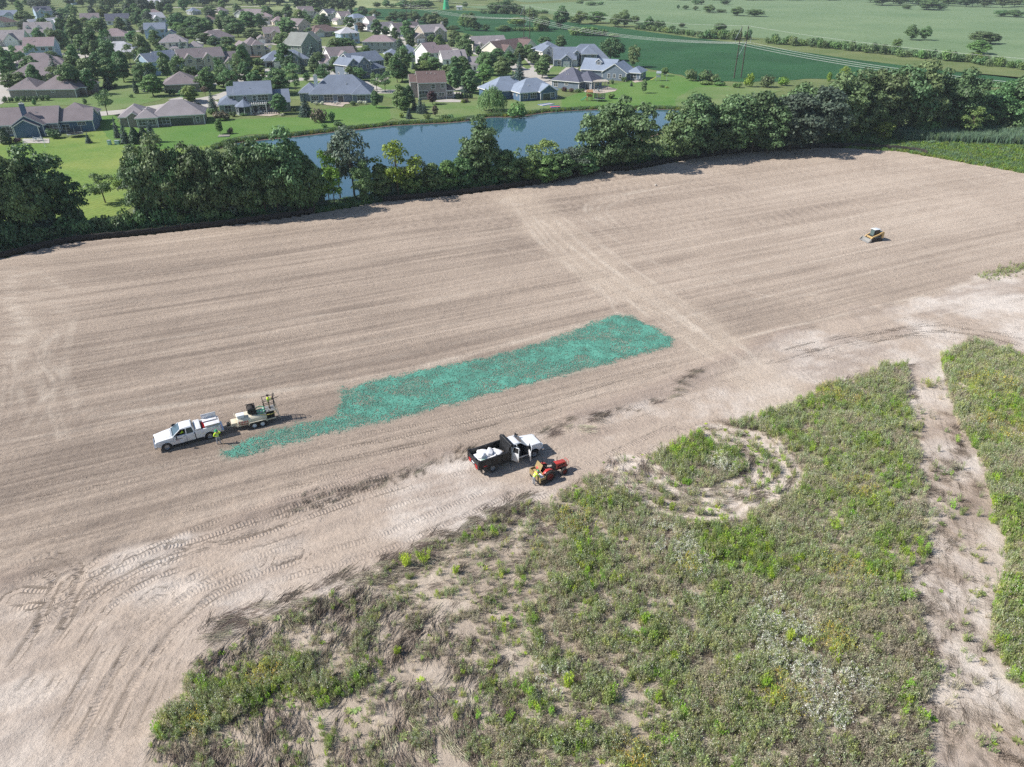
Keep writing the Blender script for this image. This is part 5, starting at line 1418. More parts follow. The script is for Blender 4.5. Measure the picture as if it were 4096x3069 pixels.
sheet('terrace', Pp((1290,420),(1370,428),(1380,418),(1400,416),(1390,408),(1300,410)), 0.10, M_PAVE)
sheet('terrace', Pp((92,556),(94,574),(198,574),(198,556)), 0.10, M_CONC)
sheet('terrace', Pp((2330,358),(2340,370),(2400,376),(2460,366),(2470,358),(2420,345)), 0.10, M_PAVE)
sheet('terrace', Pp((1720,405),(1760,410),(1840,410),(1850,402),(1800,397)), 0.10, M_CONC)
sheet('terrace', Pp((2528,326),(2540,332),(2572,326),(2560,316)), 0.10, M_PAVE)
# ------------------------------------------------------------------ trees and shrubs of the yards and far fields
ZM = {1: (0, 2.761), 2: (700, 2.761), 3: (1400, 2.761), 4: (2100, 2.761), 5: (2800, 1.707)}
def zt(z, kind, lst, tone=None, name='tree', what='tree'):
    ox, k = ZM[z]
    for q in lst:
        x, yb, yt, hw = q[:4]
        tn = q[4] if len(q) > 4 else tone
        if kind == 'shrub': shrub(ox + x/k, yb/k, (yb-yt)/k, hw/k, tn, None, q[5] if len(q) > 5 else what)
        else:
            p = P(ox + x/k, yb/k); h = max(1.2, height_at(p, yt/k))
            tree(kind, p, h, hw/k*depth_of(p)/FPX, tn, name, None, q[5] if len(q) > 5 else what)
zt(1, 'maple', [(1010,980,660,125),(1240,960,650,110),(660,600,320,90),(300,300,130,100),(870,470,180,90),(800,460,260,60),(1080,340,200,110),(950,640,390,100),(1060,640,320,90),(1600,720,370,95,'dark'),(1740,560,340,70),(1630,345,220,90),(1480,490,340,85),(1700,1065,840,125,'lite'),(1550,850,720,80,'lite'),(2090,1120,950,90),(185,925,780,90,'dark'),(220,690,585,65),(1960,370,150,85),(2060,330,180,90),(2150,300,190,80),(2150,460,300,80),(1120,205,110,70,'gold'),(1280,720,560,60),(1400,270,200,60),(560,120,60,60),(700,200,90,70),(760,240,150,55)], 'mid', 'maple_tree', 'leafy maple')
zt(1, 'airy', [(1190,1275,970,110),(1240,710,320,95)], 'mid', 'tree', 'open-crowned tree')
zt(1, 'spruce', [(820,545,430,40),(730,420,310,45),(1430,340,220,60),(1305,1525,1290,42),(1395,1585,1345,62),(1690,1575,1330,78),(985,1582,1470,42),(1215,985,860,55),(1160,975,900,30)], None, 'spruce_tree', 'blue-green spruce')
zt(1, 'arbor', [(1505,1590,1405,58),(1605,1580,1405,55),(1510,1035,880,28),(1840,1030,960,22),(75,1590,1420,58)], None, 'cedar_tree', 'dark cedar')
zt(1, 'shrub', [(620,1525,1410,95,'dark'),(950,1155,1080,30,'mid'),(380,1162,1095,32,'mid'),(1905,1050,975,50,'dark'),(200,1575,1520,60,'wine'),(1490,1400,1365,30,'mid'),(1450,1080,1040,30,'mid'),(880,740,700,60,'dark'),(730,760,720,50,'mid'),(1280,970,920,30,'dark')])
zt(1, 'shrub', [(x, 1138-x*0.05, 1066-x*0.03, 38, 'dark') for x in (60,130,200,270,335,400,465,530)] + [(690,1075,1045,26,'dark'),(745,1072,1045,26,'dark'),(800,1075,1045,28,'dark'),(870,1060,1005,32,'deep')], 'dark', 'shrub', 'clipped hedge shrub')
zt(2, 'maple', [(190,1145,940,90,'lite'),(290,1000,850,110,'dark'),(530,880,710,70,'dark'),(680,960,780,78),(680,800,640,58),(820,900,750,62),(940,905,740,92,'lite'),(1150,1045,780,150),(1160,1260,1050,90),(1210,585,350,100),(1440,560,480,70,'lite'),(640,645,500,80,'lite'),(920,745,640,50),(840,755,640,46),(980,745,650,42),(870,460,320,100,'dark'),(700,410,200,100),(840,335,140,92),(250,390,190,130),(120,425,300,90,'dark'),(330,485,360,90,'dark'),(540,310,130,72),(590,565,400,75,'dark'),(440,525,410,75,'dark'),(1250,405,190,115),(1480,285,170,52),(1600,285,160,62,'lite'),(1700,305,240,30,'lite'),(1930,325,180,62),(1500,405,310,72,'dark'),(1800,405,350,60),(1850,585,410,140),(1460,605,490,52),(2110,605,500,50),(1800,845,620,76,'dark'),(1550,855,640,66,'dark'),(1620,862,750,70),(2030,895,750,90),(1460,905,810,42),(1050,195,100,52),(960,145,95,42),(1230,185,95,52),(60,350,150,90),(400,200,60,80),(1330,330,190,80),(2050,350,250,55,'russet')], 'mid', 'maple_tree', 'leafy maple')
zt(2, 'maple', [(1270,805,620,56),(500,1482,1310,46,'lite')], 'dark', 'tree', 'small conical tree')
zt(2, 'airy', [(1350,1005,850,46,'mid'),(480,955,830,72,'russet'),(340,1060,950,40,'russet')], 'mid', 'tree', 'open-crowned tree')
zt(2, 'spruce', [(430,1245,1000,62),(1450,1290,1040,84),(1160,790,730,36),(1880,850,770,22)], None, 'spruce_tree', 'blue-green spruce')
zt(2, 'shrub', [(520,1330,1215,105,'russet'),(1590,1355,1200,112,'russet'),(1740,1335,1225,52,'mid'),(1815,1392,1335,72,'dark'),(1970,1165,1115,42,'dark'),(610,1480,1410,45,'russet'),(640,1290,1225,45,'dark'),(760,1280,1245,50,'mid'),(1320,1230,1180,45,'mid'),(400,1260,1200,60,'mid'),(1650,1410,1360,50,'lite'),(1020,470,430,26,'white'),(1100,580,555,20,'dark')])
zt(2, 'shrub', [(1560,1160,1118,34,'white'),(1620,1158,1120,30,'white'),(2040,1150,1105,34,'white'),(2100,1152,1110,30,'white'),(1180,1282,1255,36,'white')], 'white', 'shrub', 'white-flowering shrub')
zt(3, 'airy', [(300,1015,790,92),(390,1022,780,82)], 'mid', 'tree', 'open-crowned tree')
zt(3, 'maple', [(570,905,680,112),(440,760,590,70,'dark'),(500,860,640,90),(810,815,670,110,'lite'),(1160,1005,750,82),(1480,925,700,112,'lite'),(1690,865,620,104),(1500,695,570,62,'dark'),(1880,715,520,76,'dark'),(1630,645,540,80),(1420,625,510,36),(2040,725,570,72,'dark'),(2120,865,640,92),(1120,535,440,46,'dark'),(1290,575,380,72),(1220,515,390,62),(640,475,240,78),(500,445,310,46),(400,405,290,52),(300,415,220,66),(180,605,500,46),(900,475,380,56),(1150,455,330,62),(570,1220,930,92),(660,1190,960,62,'dark'),(600,1245,1060,62,'lite'),(520,1205,1030,52,'lite'),(910,1155,1000,52,'wine','small purple tree'),(945,1285,1170,36,'russet'),(290,1195,1010,56,'dark'),(1850,880,800,40),(550,530,450,50),(110,340,250,55,'russet')], 'mid', 'maple_tree', 'leafy maple')
zt(3, 'spruce', [(770,535,440,42),(900,535,470,32),(700,765,660,30),(1330,645,580,28),(780,1255,1040,52),(825,1262,1130,46),(655,1312,1200,46),(715,1220,1030,40)], None, 'spruce_tree', 'blue-green spruce')
zt(3, 'shrub', [(850,1312,1250,52,'lite'),(1030,1322,1258,72,'mid'),(1110,1322,1255,48,'mid'),(1860,1305,1130,135,'lite'),(575,1302,1245,36,'gold'),(1330,1330,1285,55,'grey'),(1280,1130,1085,60,'russet'),(1250,1140,1100,30,'gold'),(930,752,715,42,'grey'),(560,650,600,60,'mid'),(40,1160,1120,36,'dark'),(1190,1090,1030,40,'dark'),(955,1160,1138,30,'dark')])
zt(3, 'arbor', [(x, 1088, 1015, 13) for x in (1182,1208,1235,1268,1292,1322,1345)], None, 'cedar_tree', 'slim cedar in a row')
zt(3, 'willow', [(1570,1235,940,165)], None, 'willow_tree', 'weeping willow')
zt(3, 'oak', [(500,235,125,75),(600,242,120,85),(720,255,130,92),(850,262,150,85),(930,305,140,95),(1030,325,180,82),(280,195,110,75),(1135,350,280,72),(430,240,180,50)], 'dark', 'oak_tree', 'dark oak')
FIELD_ROW = 'trees of the field hedges'
def hz(z, kind, lst, tone, what, name='tree', row=FIELD_ROW):
    ox, k = ZM[z]
    for q in lst:
        x, yb, yt, hw = q[:4]; tn = q[4] if len(q) > 4 else tone
        if row == 'shrubs of the field hedges': mass('hedgerow', ox+x/k, yb/k, (yb-yt)/k, hw/k, TONES.index(tn))
        elif kind == 'shrub': shrub(ox+x/k, yb/k, (yb-yt)/k, hw/k, tn, row, what)
        else:
            p = P(ox+x/k, yb/k); tree(kind, p, max(1.5, height_at(p, yt/k)), hw/k*depth_of(p)/FPX, tn, name, row, what)
hz(3, 'oak', [(1270,335,150,60,'lite'),(1340,342,140,62),(1400,342,250,60),(1500,345,270,50,'dark'),(1850,290,190,90,'lite'),(1700,345,280,80),(1600,145,20,110),(1730,155,0,90),(1850,155,50,70),(2000,175,90,60),(2100,345,200,80),(600,95,10,90),(700,95,20,80),(780,92,5,100),(860,88,0,80),(300,85,20,50),(400,85,0,50),(1270,85,20,30),(1120,95,60,40),(480,85,40,50)], 'mid', 'hedgerow tree')
hz(4, 'oak', [(390,325,80,95,'mid'),(200,325,180,92),(600,268,130,92,'lite'),(790,258,130,112,'lite'),(1000,298,160,82),(1100,298,120,82),(1210,258,170,62),(80,250,90,60),(520,250,180,60),(1280,320,260,50,'dark'),(1360,320,190,60),(1470,325,220,70),(1730,305,250,40,'dark'),(1620,340,280,40),(2150,345,260,80,'dark'),(1690,100,55,20),(1770,105,60,40),(1880,115,70,35),(2030,130,60,65),(2160,140,100,60),(1890,50,0,60),(2190,45,0,40)], 'mid', 'hedgerow tree')
hz(4, 'shrub', [(560,390,300,110,'lite'),(700,395,285,130,'lite'),(840,400,320,90,'lite'),(980,410,370,80,'lite'),(600,40,5,60),(720,60,20,90),(820,55,20,60)], 'mid', 'broad leafy thicket')
hz(5, 'oak', [(1440,275,175,48),(1530,275,185,44),(1910,300,212,92,'dark'),(1980,300,225,60,'dark'),(1340,335,260,32,'lite'),(130,215,160,48,'dark'),(60,88,35,45),(250,108,50,52),(370,113,60,60),(1410,62,35,35),(1550,68,0,80),(1640,68,25,40),(2060,112,70,58),(2150,117,70,62),(1900,370,280,80,'lite'),(1860,420,360,60,'lime'),(170,34,0,30,'dark'),(10,30,0,20,'dark')], 'mid', 'hedgerow tree')
rs = random.Random(9)
for (xa, ya, xb, yb_, n) in ((0,262,320,272,11),(450,296,720,312,9),(720,312,1120,352,14),(1120,356,1800,425,22),(1800,425,2212,472,13)):
    hz(5, 'shrub', [(xa+(xb-xa)*(i+rs.random())/n, ya+(yb_-ya)*(i+.5)/n+rs.uniform(-3,8), ya+(yb_-ya)*(i+.5)/n-rs.uniform(38,72), rs.uniform(28,48), rs.choice(['mid','dark','lite','mid'])) for i in range(n)], 'mid', 'hedgerow shrub', row='shrubs of the field hedges')
hz(4, 'shrub', [(x, 320+(x-1200)*0.115+rs.uniform(-4,6), 262+(x-1200)*0.115, rs.uniform(40,60), rs.choice(['mid','dark','lite'])) for x in range(1240,2200,62)], 'mid', 'hedgerow shrub', row='shrubs of the field hedges')
hz(3, 'shrub', [(x, 345+rs.uniform(-6,6), 300, rs.uniform(36,60), rs.choice(['mid','dark','lite'])) for x in range(1640,2200,60)] + [(x, 155+rs.uniform(-8,8), 110, rs.uniform(36,60), rs.choice(['mid','dark'])) for x in range(1480,2200,66)], 'mid', 'hedgerow shrub', row='shrubs of the field hedges')
hz(5, 'shrub', [(40,545,475,50,'dark'),(110,560,520,40,'mid'),(330,595,500,40,'lime'),(455,595,512,62,'dark'),(570,585,525,46,'lime'),(250,600,560,40,'lite'),(880,560,490,24,'lime')], 'mid', 'field-edge shrub', row='shrubs at the corner of the big lawn')
hz(5, 'airy', [(975,585,450,44,'gold')], 'gold', 'yellowing sapling', row=FIELD_ROW)
grow_mass('hedgerow', 'long leafy hedgerows between the soybean and corn fields', 'hedgerow')
zt(4, 'oak', [(950,675,425,122),(1190,745,490,82)], 'dark', 'oak_tree', 'dark oak')
zt(4, 'maple', [(390,565,395,66),(210,520,400,76,'dark'),(100,725,570,72,'dark'),(190,835,620,72),(235,705,600,60),(1310,1032,880,36),(1540,842,740,40,'lite'),(950,1092,1030,42,'lite'),(780,825,740,34,'dark')], 'mid', 'maple_tree', 'leafy maple')
zt(4, 'spruce', [(1175,955,900,22),(920,925,880,16)], None, 'spruce_tree', 'small spruce')
zt(4, 'shrub', [(1090,905,840,40,'mid'),(965,932,872,26,'dark'),(430,1012,960,42,'wine'),(510,1018,970,42,'russet'),(585,1022,980,46,'mid'),(640,1005,980,30,'dark'),(1830,895,750,82,'dark'),(1980,895,780,92,'mid'),(2080,905,820,60,'dark'),(1510,965,935,40,'lite'),(1570,975,955,30,'gold'),(2000,935,890,90,'lite'),(2150,945,900,80,'lite')])
# the wood along the top of the picture and the trees that fill the far streets
rs = random.Random(21)
WOOD = 'trees of the far wood'
for i in range(62):
    x = rs.uniform(-40, 1130); yb = rs.uniform(8, 46) if x < 760 else rs.uniform(8, 30)
    if 490 < x < 780 and yb < 40 and rs.random() < 0.5: yb = 52
    p = P(x, yb); tree('oak', p, rs.uniform(10, 16), rs.uniform(4.5, 7.5), rs.choice(['dark','mid','mid','dark','grey','lite' if rs.random()<.3 else 'mid']), 'tree', WOOD, 'tall tree behind the farthest houses')
for i in range(30):
    x = rs.uniform(1080, 2000); yb = rs.uniform(-14, 16)
    p = P(x, yb); tree('oak', p, rs.uniform(9, 15), rs.uniform(5, 9), rs.choice(['dark','mid','dark']), 'tree', WOOD, 'tall tree behind the green water tower')
for x in list(range(1200, 1420, 22)):
    p = P(x, 44 + (x-1200)*0.02); tree('oak', p, rs.uniform(13, 19), rs.uniform(5, 8), rs.choice(['deep','dark']), 'oak_tree', WOOD, 'tall dark tree behind the single wooden pole')
for x in list(range(3480, 4180, 24)):
    p = P(x, rs.uniform(6, 26) + (x-3480)*0.012); tree('oak', p, rs.uniform(9, 14), rs.uniform(6, 9), rs.choice(['deep','dark','mid']), 'tree', WOOD, 'tall tree on the skyline above the corn field')
for x in list(range(2160, 3480, 40)):
    p = P(x, rs.uniform(-8, 2)); tree('oak', p, rs.uniform(6, 11), rs.uniform(6, 10), rs.choice(['deep','dark','mid']), 'tree', WOOD, 'low tree beyond the farthest hayfield')
boxes = []
for r, sh, cx_, cy_ in HOUSES: boxes.append((cx_, cy_))
cnt = 0
while cnt < 86:
    x = rs.uniform(-20, 1480); yb = rs.uniform(44, 150) if x < 1000 else rs.uniform(60, 130)
    if any(abs(x-a) < 52 and -6 < yb-b < 20 for a, b in boxes): continue
    p = P(x, yb); tree(rs.choice(['maple','maple','oak']), p, rs.uniform(6.5, 11), rs.uniform(2.8, 4.6), rs.choice(['mid','dark','mid','lite','grey']), 'maple_tree', 'street trees of the far rows', 'round street tree'); cnt += 1
STREETS = [[(360,460),(560,440),(780,405),(900,382),(1000,350),(1200,318),(1350,325),(1480,365),(1700,362),(1850,355),(1960,345),(2080,310),(2180,262)],[(2100,290),(1990,240),(1880,205),(1740,188),(1600,182),(1440,188),(1300,190),(1160,180),(1050,175)],[(-40,225),(330,215),(660,215),(860,205),(1060,180)]]
cnt = 0
while cnt < 100:
    x = rs.uniform(0, 2150); yb = rs.uniform(150, 390)
    if x > 1500 and yb < 175 or x > 1900 and yb < 230: continue
    if 1100 < x and yb > 385: continue
    if any(abs(x-a) < 84 and -20 < yb-b < 16 for a, b in boxes): continue
    if any(float(line_dist(np.array([x]), np.array([yb*2.0]), [(a, b*2.0) for a, b in st])[0][0]) < 20 for st in STREETS): continue
    p = P(x, yb); tree(rs.choice(['maple','maple','maple','airy','spruce']), p, rs.uniform(6, 11), rs.uniform(2.4, 4.2), None, 'maple_tree', None, 'yard tree'); cnt += 1
# --- power line: H-frame poles and their wires
M_POLE = plain('creosoted_pole', srgb(74, 64, 58), 0.85, 0, 0.15, 1.5)
M_WIRE = plain('aluminium_wire', srgb(206, 206, 204), 0.4, 0.3, 0.03, 1)
M_GREY = plain('grey_steel', srgb(150, 160, 164), 0.6, 0.2, 0.06, 2)
p2 = P(2950, 312); p1 = P(2107, 174)
st = Vector((p2.x-p1.x, p2.y-p1.y, 0))
line_rz = math.atan2(st.y, st.x)
poles = [p1-st, p1, p2, p2+st]
HP = 19.5
for i, (p, lb) in enumerate(zip(poles[:3], ('wooden two-legged power pole beyond the far oaks','wooden two-legged power pole rising behind the pale cream houses','tall wooden two-legged power pole in the soybean field by the belt'))):
    r = empty('power_pole', (p.x, p.y, 0), line_rz)
    for s in (-1, 1):
        MB().tube((0, s*2.1, -0.5), (0, s*1.9, HP), 0.24, 0.15, 8).build('pole', [M_POLE], r)
        MB().tube((0.05, s*1.9, HP-0.2), (0.05, s*4.6, HP-4.4), 0.08, 0.08, 6).build('arm_brace', [M_GREY], r)
        MB().tube((0, s*4.4, HP-4.6), (0, s*4.4, HP-6.2), 0.09, 0.07, 6).build('insulator', [M_GREY], r)
    MB().box(-0.12, 0.12, -4.8, 4.8, HP-4.75, HP-4.45).build('cross_arm', [M_POLE], r)
    MB().tube((0, 0, HP-4.7), (0, 0, HP-6.2), 0.09, 0.07, 6).build('insulator', [M_GREY], r)
    MB().tube((0.1, -2.0, HP-11.5), (0.1, 2.0, HP-5.6), 0.09, 0.09, 6).build('cross_brace', [M_GREY], r)
    MB().tube((-0.1, 2.0, HP-11.5), (-0.1, -2.0, HP-5.6), 0.09, 0.09, 6).build('cross_brace', [M_GREY], r)
    tag(r, lb, 'power pole', 'power poles')
sd = Vector((-st.y, st.x, 0)).normalized()
for j, (offs, zz, sag, rad, nm) in enumerate(((-4.4, HP-6.2, 3.0, 0.05, 'nearest conductor wire of the power line'), (0, HP-6.2, 3.0, 0.05, 'middle conductor wire of the power line'), (4.4, HP-6.2, 3.0, 0.05, 'farthest conductor wire of the power line'), (1.9, HP, 2.2, 0.03, 'thin shield wire along the tops of the power poles'))):
    mb = MB()
    for a, b in zip(poles[:-1], poles[1:]):
        pts = []
        for k in range(25):
            t = k/24; q = a.lerp(b, t) + sd*offs; pts.append((q.x, q.y, zz - sag*4*t*(1-t)))
        mb.path(pts, rad, 4)
    tag(mb.build('power_wire', [M_WIRE]), nm, 'wire', 'wires of the power line')
pf = P(1305, 46)
r = empty('utility_pole', (pf.x, pf.y, 0)); MB().tube((0,0,-.5),(0,0,22),0.28,0.18,8).build('pole', [M_POLE], r); MB().box(-1.6,1.6,-.1,.1,20.5,20.8).build('cross_arm', [M_POLE], r)
tag(r, 'single tall wooden pole in front of the dark far wood', 'utility pole')
# --- water tower foot and its shed
pt = P(1785, 38)
sc_ = depth_of(pt)/FPX
M_TOWER = plain('green_tower_paint', srgb(46, 160, 112), 0.5, 0, 0.06, 0.3)
r = empty('water_tower', (pt.x, pt.y, 0))
w = 13*sc_
MB().lathe([(w*1.08, -0.3), (w, 1.0), (w*0.86, 3.2), (w*0.6, 8.0), (w*0.42, 13), (w*0.36, 20), (w*0.36, 27)], 28).build('pedestal', [M_TOWER], r, smooth=True)
MB().lathe([(w*0.36, 27), (w*1.5, 30), (w*2.0, 33.5), (w*1.9, 36.5), (w*1.1, 39), (0.01, 39.8)], 28).build('tank', [M_TOWER], r, smooth=True)
MB().box(-0.6, 0.6, -w*1.02, -w*0.9, 0, 2.2).build('door', [M_GREY], r)
tag(r, 'bright green flared foot of a water tower beyond the fields', 'water tower')
ps = P(1838, 40); r = empty('shed', (ps.x, ps.y, 0))
wall_block(-2.6, 2.6, -2, 2, 2.8, 'gx', 0.3).build('wall', [WALL['white']], r); roof_block(-2.6, 2.6, -2, 2, 2.8, 'gx', 0.3).build('roof', [ROOF['pale'], M_TRIM], r); MB().box(-.5,.5,-2.05,-1.95,0,2.1).build('door', [M_GREY], r)
tag(r, 'small white shed beside the green water tower', 'shed')
# ------------------------------------------------------------------ the green seed mulch, the weed meadow
rg = np.random.default_rng(101)
# hydromulch: a thin fibre mat, ragged and thin at its edges
def mulch_material():
    m, nt, b, N, L = nodes_of('green_wood_fibre')
    b.inputs['Roughness'].default_value = 0.9; b.inputs['Specular IOR Level'].default_value = 0.15
    tc = N('ShaderNodeTexCoord')
    n1 = N('ShaderNodeTexNoise'); n1.inputs['Scale'].default_value = 0.45; n1.inputs['Detail'].default_value = 7; n1.inputs['Roughness'].default_value = 0.65
    n2 = N('ShaderNodeTexNoise'); n2.inputs['Scale'].default_value = 6; n2.inputs['Detail'].default_value = 4
    L(tc.outputs['Object'], n1.inputs['Vector']); L(tc.outputs['Object'], n2.inputs['Vector'])
    ad = N('ShaderNodeMath'); ad.operation = 'MULTIPLY_ADD'; ad.inputs[1].default_value = 0.5; L(n2.outputs['Fac'], ad.inputs[0]); L(n1.outputs['Fac'], ad.inputs[2])
    cr = N('ShaderNodeValToRGB')
    e = cr.color_ramp.elements
    e[0].position = 0.52; e[0].color = (*srgb(84, 112, 100), 1)
    e[1].position = 0.95; e[1].color = (*srgb(98, 160, 142), 1)
    x = cr.color_ramp.elements.new(0.72); x.color = (*srgb(80, 132, 117), 1)
    L(ad.outputs[0], cr.inputs[0]); L(cr.outputs[0], b.inputs['Base Color'])
    return m
a = np.array(MULCH); lo, hi = a.min(0) - 3, a.max(0) + 3
st_ = 0.085
gx_, gy2 = np.meshgrid(np.arange(lo[0], hi[0], st_), np.arange(lo[1], hi[1], st_))
jx = gx_ + rg.uniform(-.045, .045, gx_.shape); jy = gy2 + rg.uniform(-.045, .045, gx_.shape)
ins = in_poly(jx, jy, MULCH)
dd, _, _ = line_dist(jx, jy, MULCH + [MULCH[0]])
sdm = np.where(ins, dd, -dd)
tail = sstep(-6, -24, jx)                            # thin where the spraying ended
pm = sstep(-0.55, 0.55, sdm + 0.25 + (fbm(jx * 0.9, jy * 0.9, 4) - 0.5) * 1.4) * (1 - 0.10 * tail)
pm = pm * (0.50 + 0.40 * sstep(0.38, 0.62, fbm(jx * 0.35 + 9, jy * 0.5, 4)))
zz = soil_z(jx, jy) + 0.015 + rg.random(jx.shape) * 0.05
k0 = rg.random(jx.shape)[:-1, :-1] < pm[:-1, :-1]
ny_, nx_ = jx.shape
ii = np.arange(ny_ * nx_).reshape(ny_, nx_)
q = np.stack([ii[:-1, :-1], ii[:-1, 1:], ii[1:, 1:], ii[1:, :-1]], -1)[k0]
us = np.zeros(ny_ * nx_, bool); us[q.ravel()] = True
vv = np.stack([jx, jy, zz], -1).reshape(-1, 3)[us]
me = np_mesh('hydromulch', vv, (np.cumsum(us) - 1)[q], [mulch_material()])
tag(link('hydromulch', me), 'long patch of bright green seed mulch sprayed on the bare field', 'mulch', None, 'stuff')

# --- weeds
WL = {
    'sage': leaf('weed_sage', srgb(172, 182, 136), 0.45, 0.35), 'olive': leaf('weed_olive', srgb(172, 182, 116), 0.45, 0.35),
    'green': leaf('weed_green', srgb(152, 166, 104), 0.42, 0.35), 'bright': leaf('weed_bright', srgb(176, 206, 84), 0.25, 0.45),
    'straw': leaf('weed_straw', srgb(206, 196, 166), 0.35, 0.3), 'dead': leaf('weed_dead', srgb(116, 105, 93), 0.40, 0.05),
    'white': leaf('weed_seedhead', srgb(236, 234, 228), 0.15, 0.3), 'gold': leaf('weed_goldflower', srgb(238, 212, 80), 0.2, 0.3),
    'rust': leaf('weed_rust', srgb(206, 182, 120), 0.3, 0.2), 'dusk': leaf('weed_dusk', srgb(172, 166, 144), 0.40, 0.3),
}
def weed(seed, h, r, n, size, body, top=None, topn=0, topz=0.8, tops=0.06, stalk=6, spread=0.5, asp=1.8):
    """A weed: stalks, small leaves up its height, perhaps flower heads on top."""
    g = np.random.default_rng(seed)
    a = g.uniform(0, 6.28, stalk); rr = r * 0.5 * np.sqrt(g.random(stalk))
    base = np.stack([np.cos(a) * rr, np.sin(a) * rr, np.zeros(stalk)], 1)
    tip = base + np.stack([np.cos(a) * r * spread, np.sin(a) * r * spread, h * g.uniform(0.75, 1.1, stalk)], 1) + g.normal(0, 0.06, (stalk, 3))
    s = np.stack([-np.sin(a), np.cos(a), np.zeros(stalk)], 1) * 0.012
    V_ = [np.stack([base - s, base + s, tip + s * 0.5, tip - s * 0.5], 1).reshape(-1, 3)]
    which = g.integers(0, stalk, n); t = g.uniform(0.12, 1.0, n)[:, None]
    c = base[which] + (tip[which] - base[which]) * t + g.normal(0, r * 0.16, (n, 3)) * np.array((1, 1, 0.5))
    c[:, 2] = np.abs(c[:, 2]) + 0.02
    d = g.normal(0, 1, (n, 3)); d[:, 2] += 0.4
    v, _ = leaf_quads(c, d * np.array((1, 1, 0.4)), size, g, 0.0, asp, 0.75)
    V_.append(v)
    nb = stalk + n
    if topn:
        which = g.integers(0, stalk, topn)
        c = tip[which] + g.normal(0, r * 0.15, (topn, 3)); c[:, 2] = np.minimum(c[:, 2], h * 1.12) - (1 - topz) * h * g.random(topn)
        v, _ = leaf_quads(c, g.normal(0, 1, (topn, 3)), tops, g, 0.8, 1.1)
        V_.append(v)
    vs = np.concatenate(V_); fs = np.arange(len(vs)).reshape(-1, 4)
    me = np_mesh('weed', vs, fs, [WL[body]] + ([WL[top]] if topn else []))
    mi = np.zeros(len(fs), np.int32); mi[nb:] = 1
    me.polygons.foreach_set('material_index', mi)
    return me
def flat_stalks(seed, n=16, L=1.3, tone='dead'):
    g = np.random.default_rng(seed)
    o = np.stack([g.uniform(-.5, .5, n), g.uniform(-.35, .35, n), g.uniform(0.01, 0.10, n)], 1)
    a = g.normal(0, 0.28, n); l = L * g.uniform(0.5, 1.1, n)
    d = np.stack([np.cos(a), np.sin(a), g.normal(0.02, 0.08, n)], 1)
    e = o + d * l[:, None]; e[:, 2] = np.abs(e[:, 2]) + 0.01
    s = np.stack([-np.sin(a), np.cos(a), np.zeros(n)], 1) * (g.uniform(0.005, 0.011, n))[:, None]; s[:, 2] += 0.008
    vs = np.stack([o - s, o + s, e + s, e - s], 1).reshape(-1, 3)
    return np_mesh('stalks', vs, np.arange(4 * n).reshape(-1, 4), [WL[tone]])
def rosette(seed, r=0.32, n=16, tone='green'):
    g = np.random.default_rng(seed)
    a = g.uniform(0, 6.28, n); l = r * g.uniform(0.6, 1.2, n)
    d = np.stack([np.cos(a), np.sin(a), np.full(n, 0.45)], 1); s = np.stack([-np.sin(a), np.cos(a), np.zeros(n)], 1) * 0.055
    m = d * (l * 0.55)[:, None]; e = d * l[:, None]; e[:, 2] *= 0.7
    vs = np.stack([np.zeros((n, 3)), m + s, e, m - s], 1).reshape(-1, 3)
    return np_mesh('rosette', vs, np.arange(4 * n).reshape(-1, 4), [WL[tone]])
WEEDS = [
    weed(1, 1.0, 0.30, 110, 0.040, 'sage', 'white', 6, 0.8, 0.05, 10, 0.6, 3.2), weed(2, 0.9, 0.34, 110, 0.038, 'sage', 'white', 14, 0.75, 0.05, 10, 0.6, 3.0),       # 0 1
    weed(3, 0.95, 0.32, 115, 0.040, 'olive', stalk=10, asp=3.2), weed(4, 0.85, 0.34, 105, 0.038, 'dusk', 'straw', 22, 0.7, 0.05, 12, 0.6, 3.2),        # 2 3
    weed(5, 0.75, 0.32, 100, 0.050, 'green', stalk=9, asp=2.2), weed(6, 0.85, 0.26, 120, 0.044, 'bright', stalk=12, spread=0.35, asp=3.4),  # 4 5
    weed(7, 0.90, 0.34, 90, 0.042, 'olive', 'gold', 30, 0.75, 0.05, 10, 0.6, 2.8), weed(8, 0.85, 0.34, 80, 0.042, 'sage', 'white', 80, 0.65, 0.066, 10, 0.6, 2.6), # 6 7
    weed(9, 0.85, 0.32, 95, 0.034, 'straw', stalk=14, asp=4.0), weed(10, 0.7, 0.34, 80, 0.040, 'dusk', 'rust', 40, 0.75, 0.05, 10, 0.6, 2.8), # 8 9
    weed(11, 0.6, 0.34, 80, 0.034, 'dead', stalk=16, asp=4.0), rosette(12), rosette(13, 0.3, 14, 'bright'),       # 10 11 12
    flat_stalks(14, 18, 1.4), flat_stalks(15, 16, 1.6, 'dead'), flat_stalks(16, 16, 1.2, 'dusk'),                             # 13 14 15
    weed(17, 1.1, 0.28, 110, 0.044, 'green', stalk=12, spread=0.4, asp=3.4),                                            # 16
]
def blob(x, y, cx, cy, r):
    c = V(cx, cy); return np.exp(-(((x - c.x) / r) ** 2 + ((y - c.y) / r) ** 2))
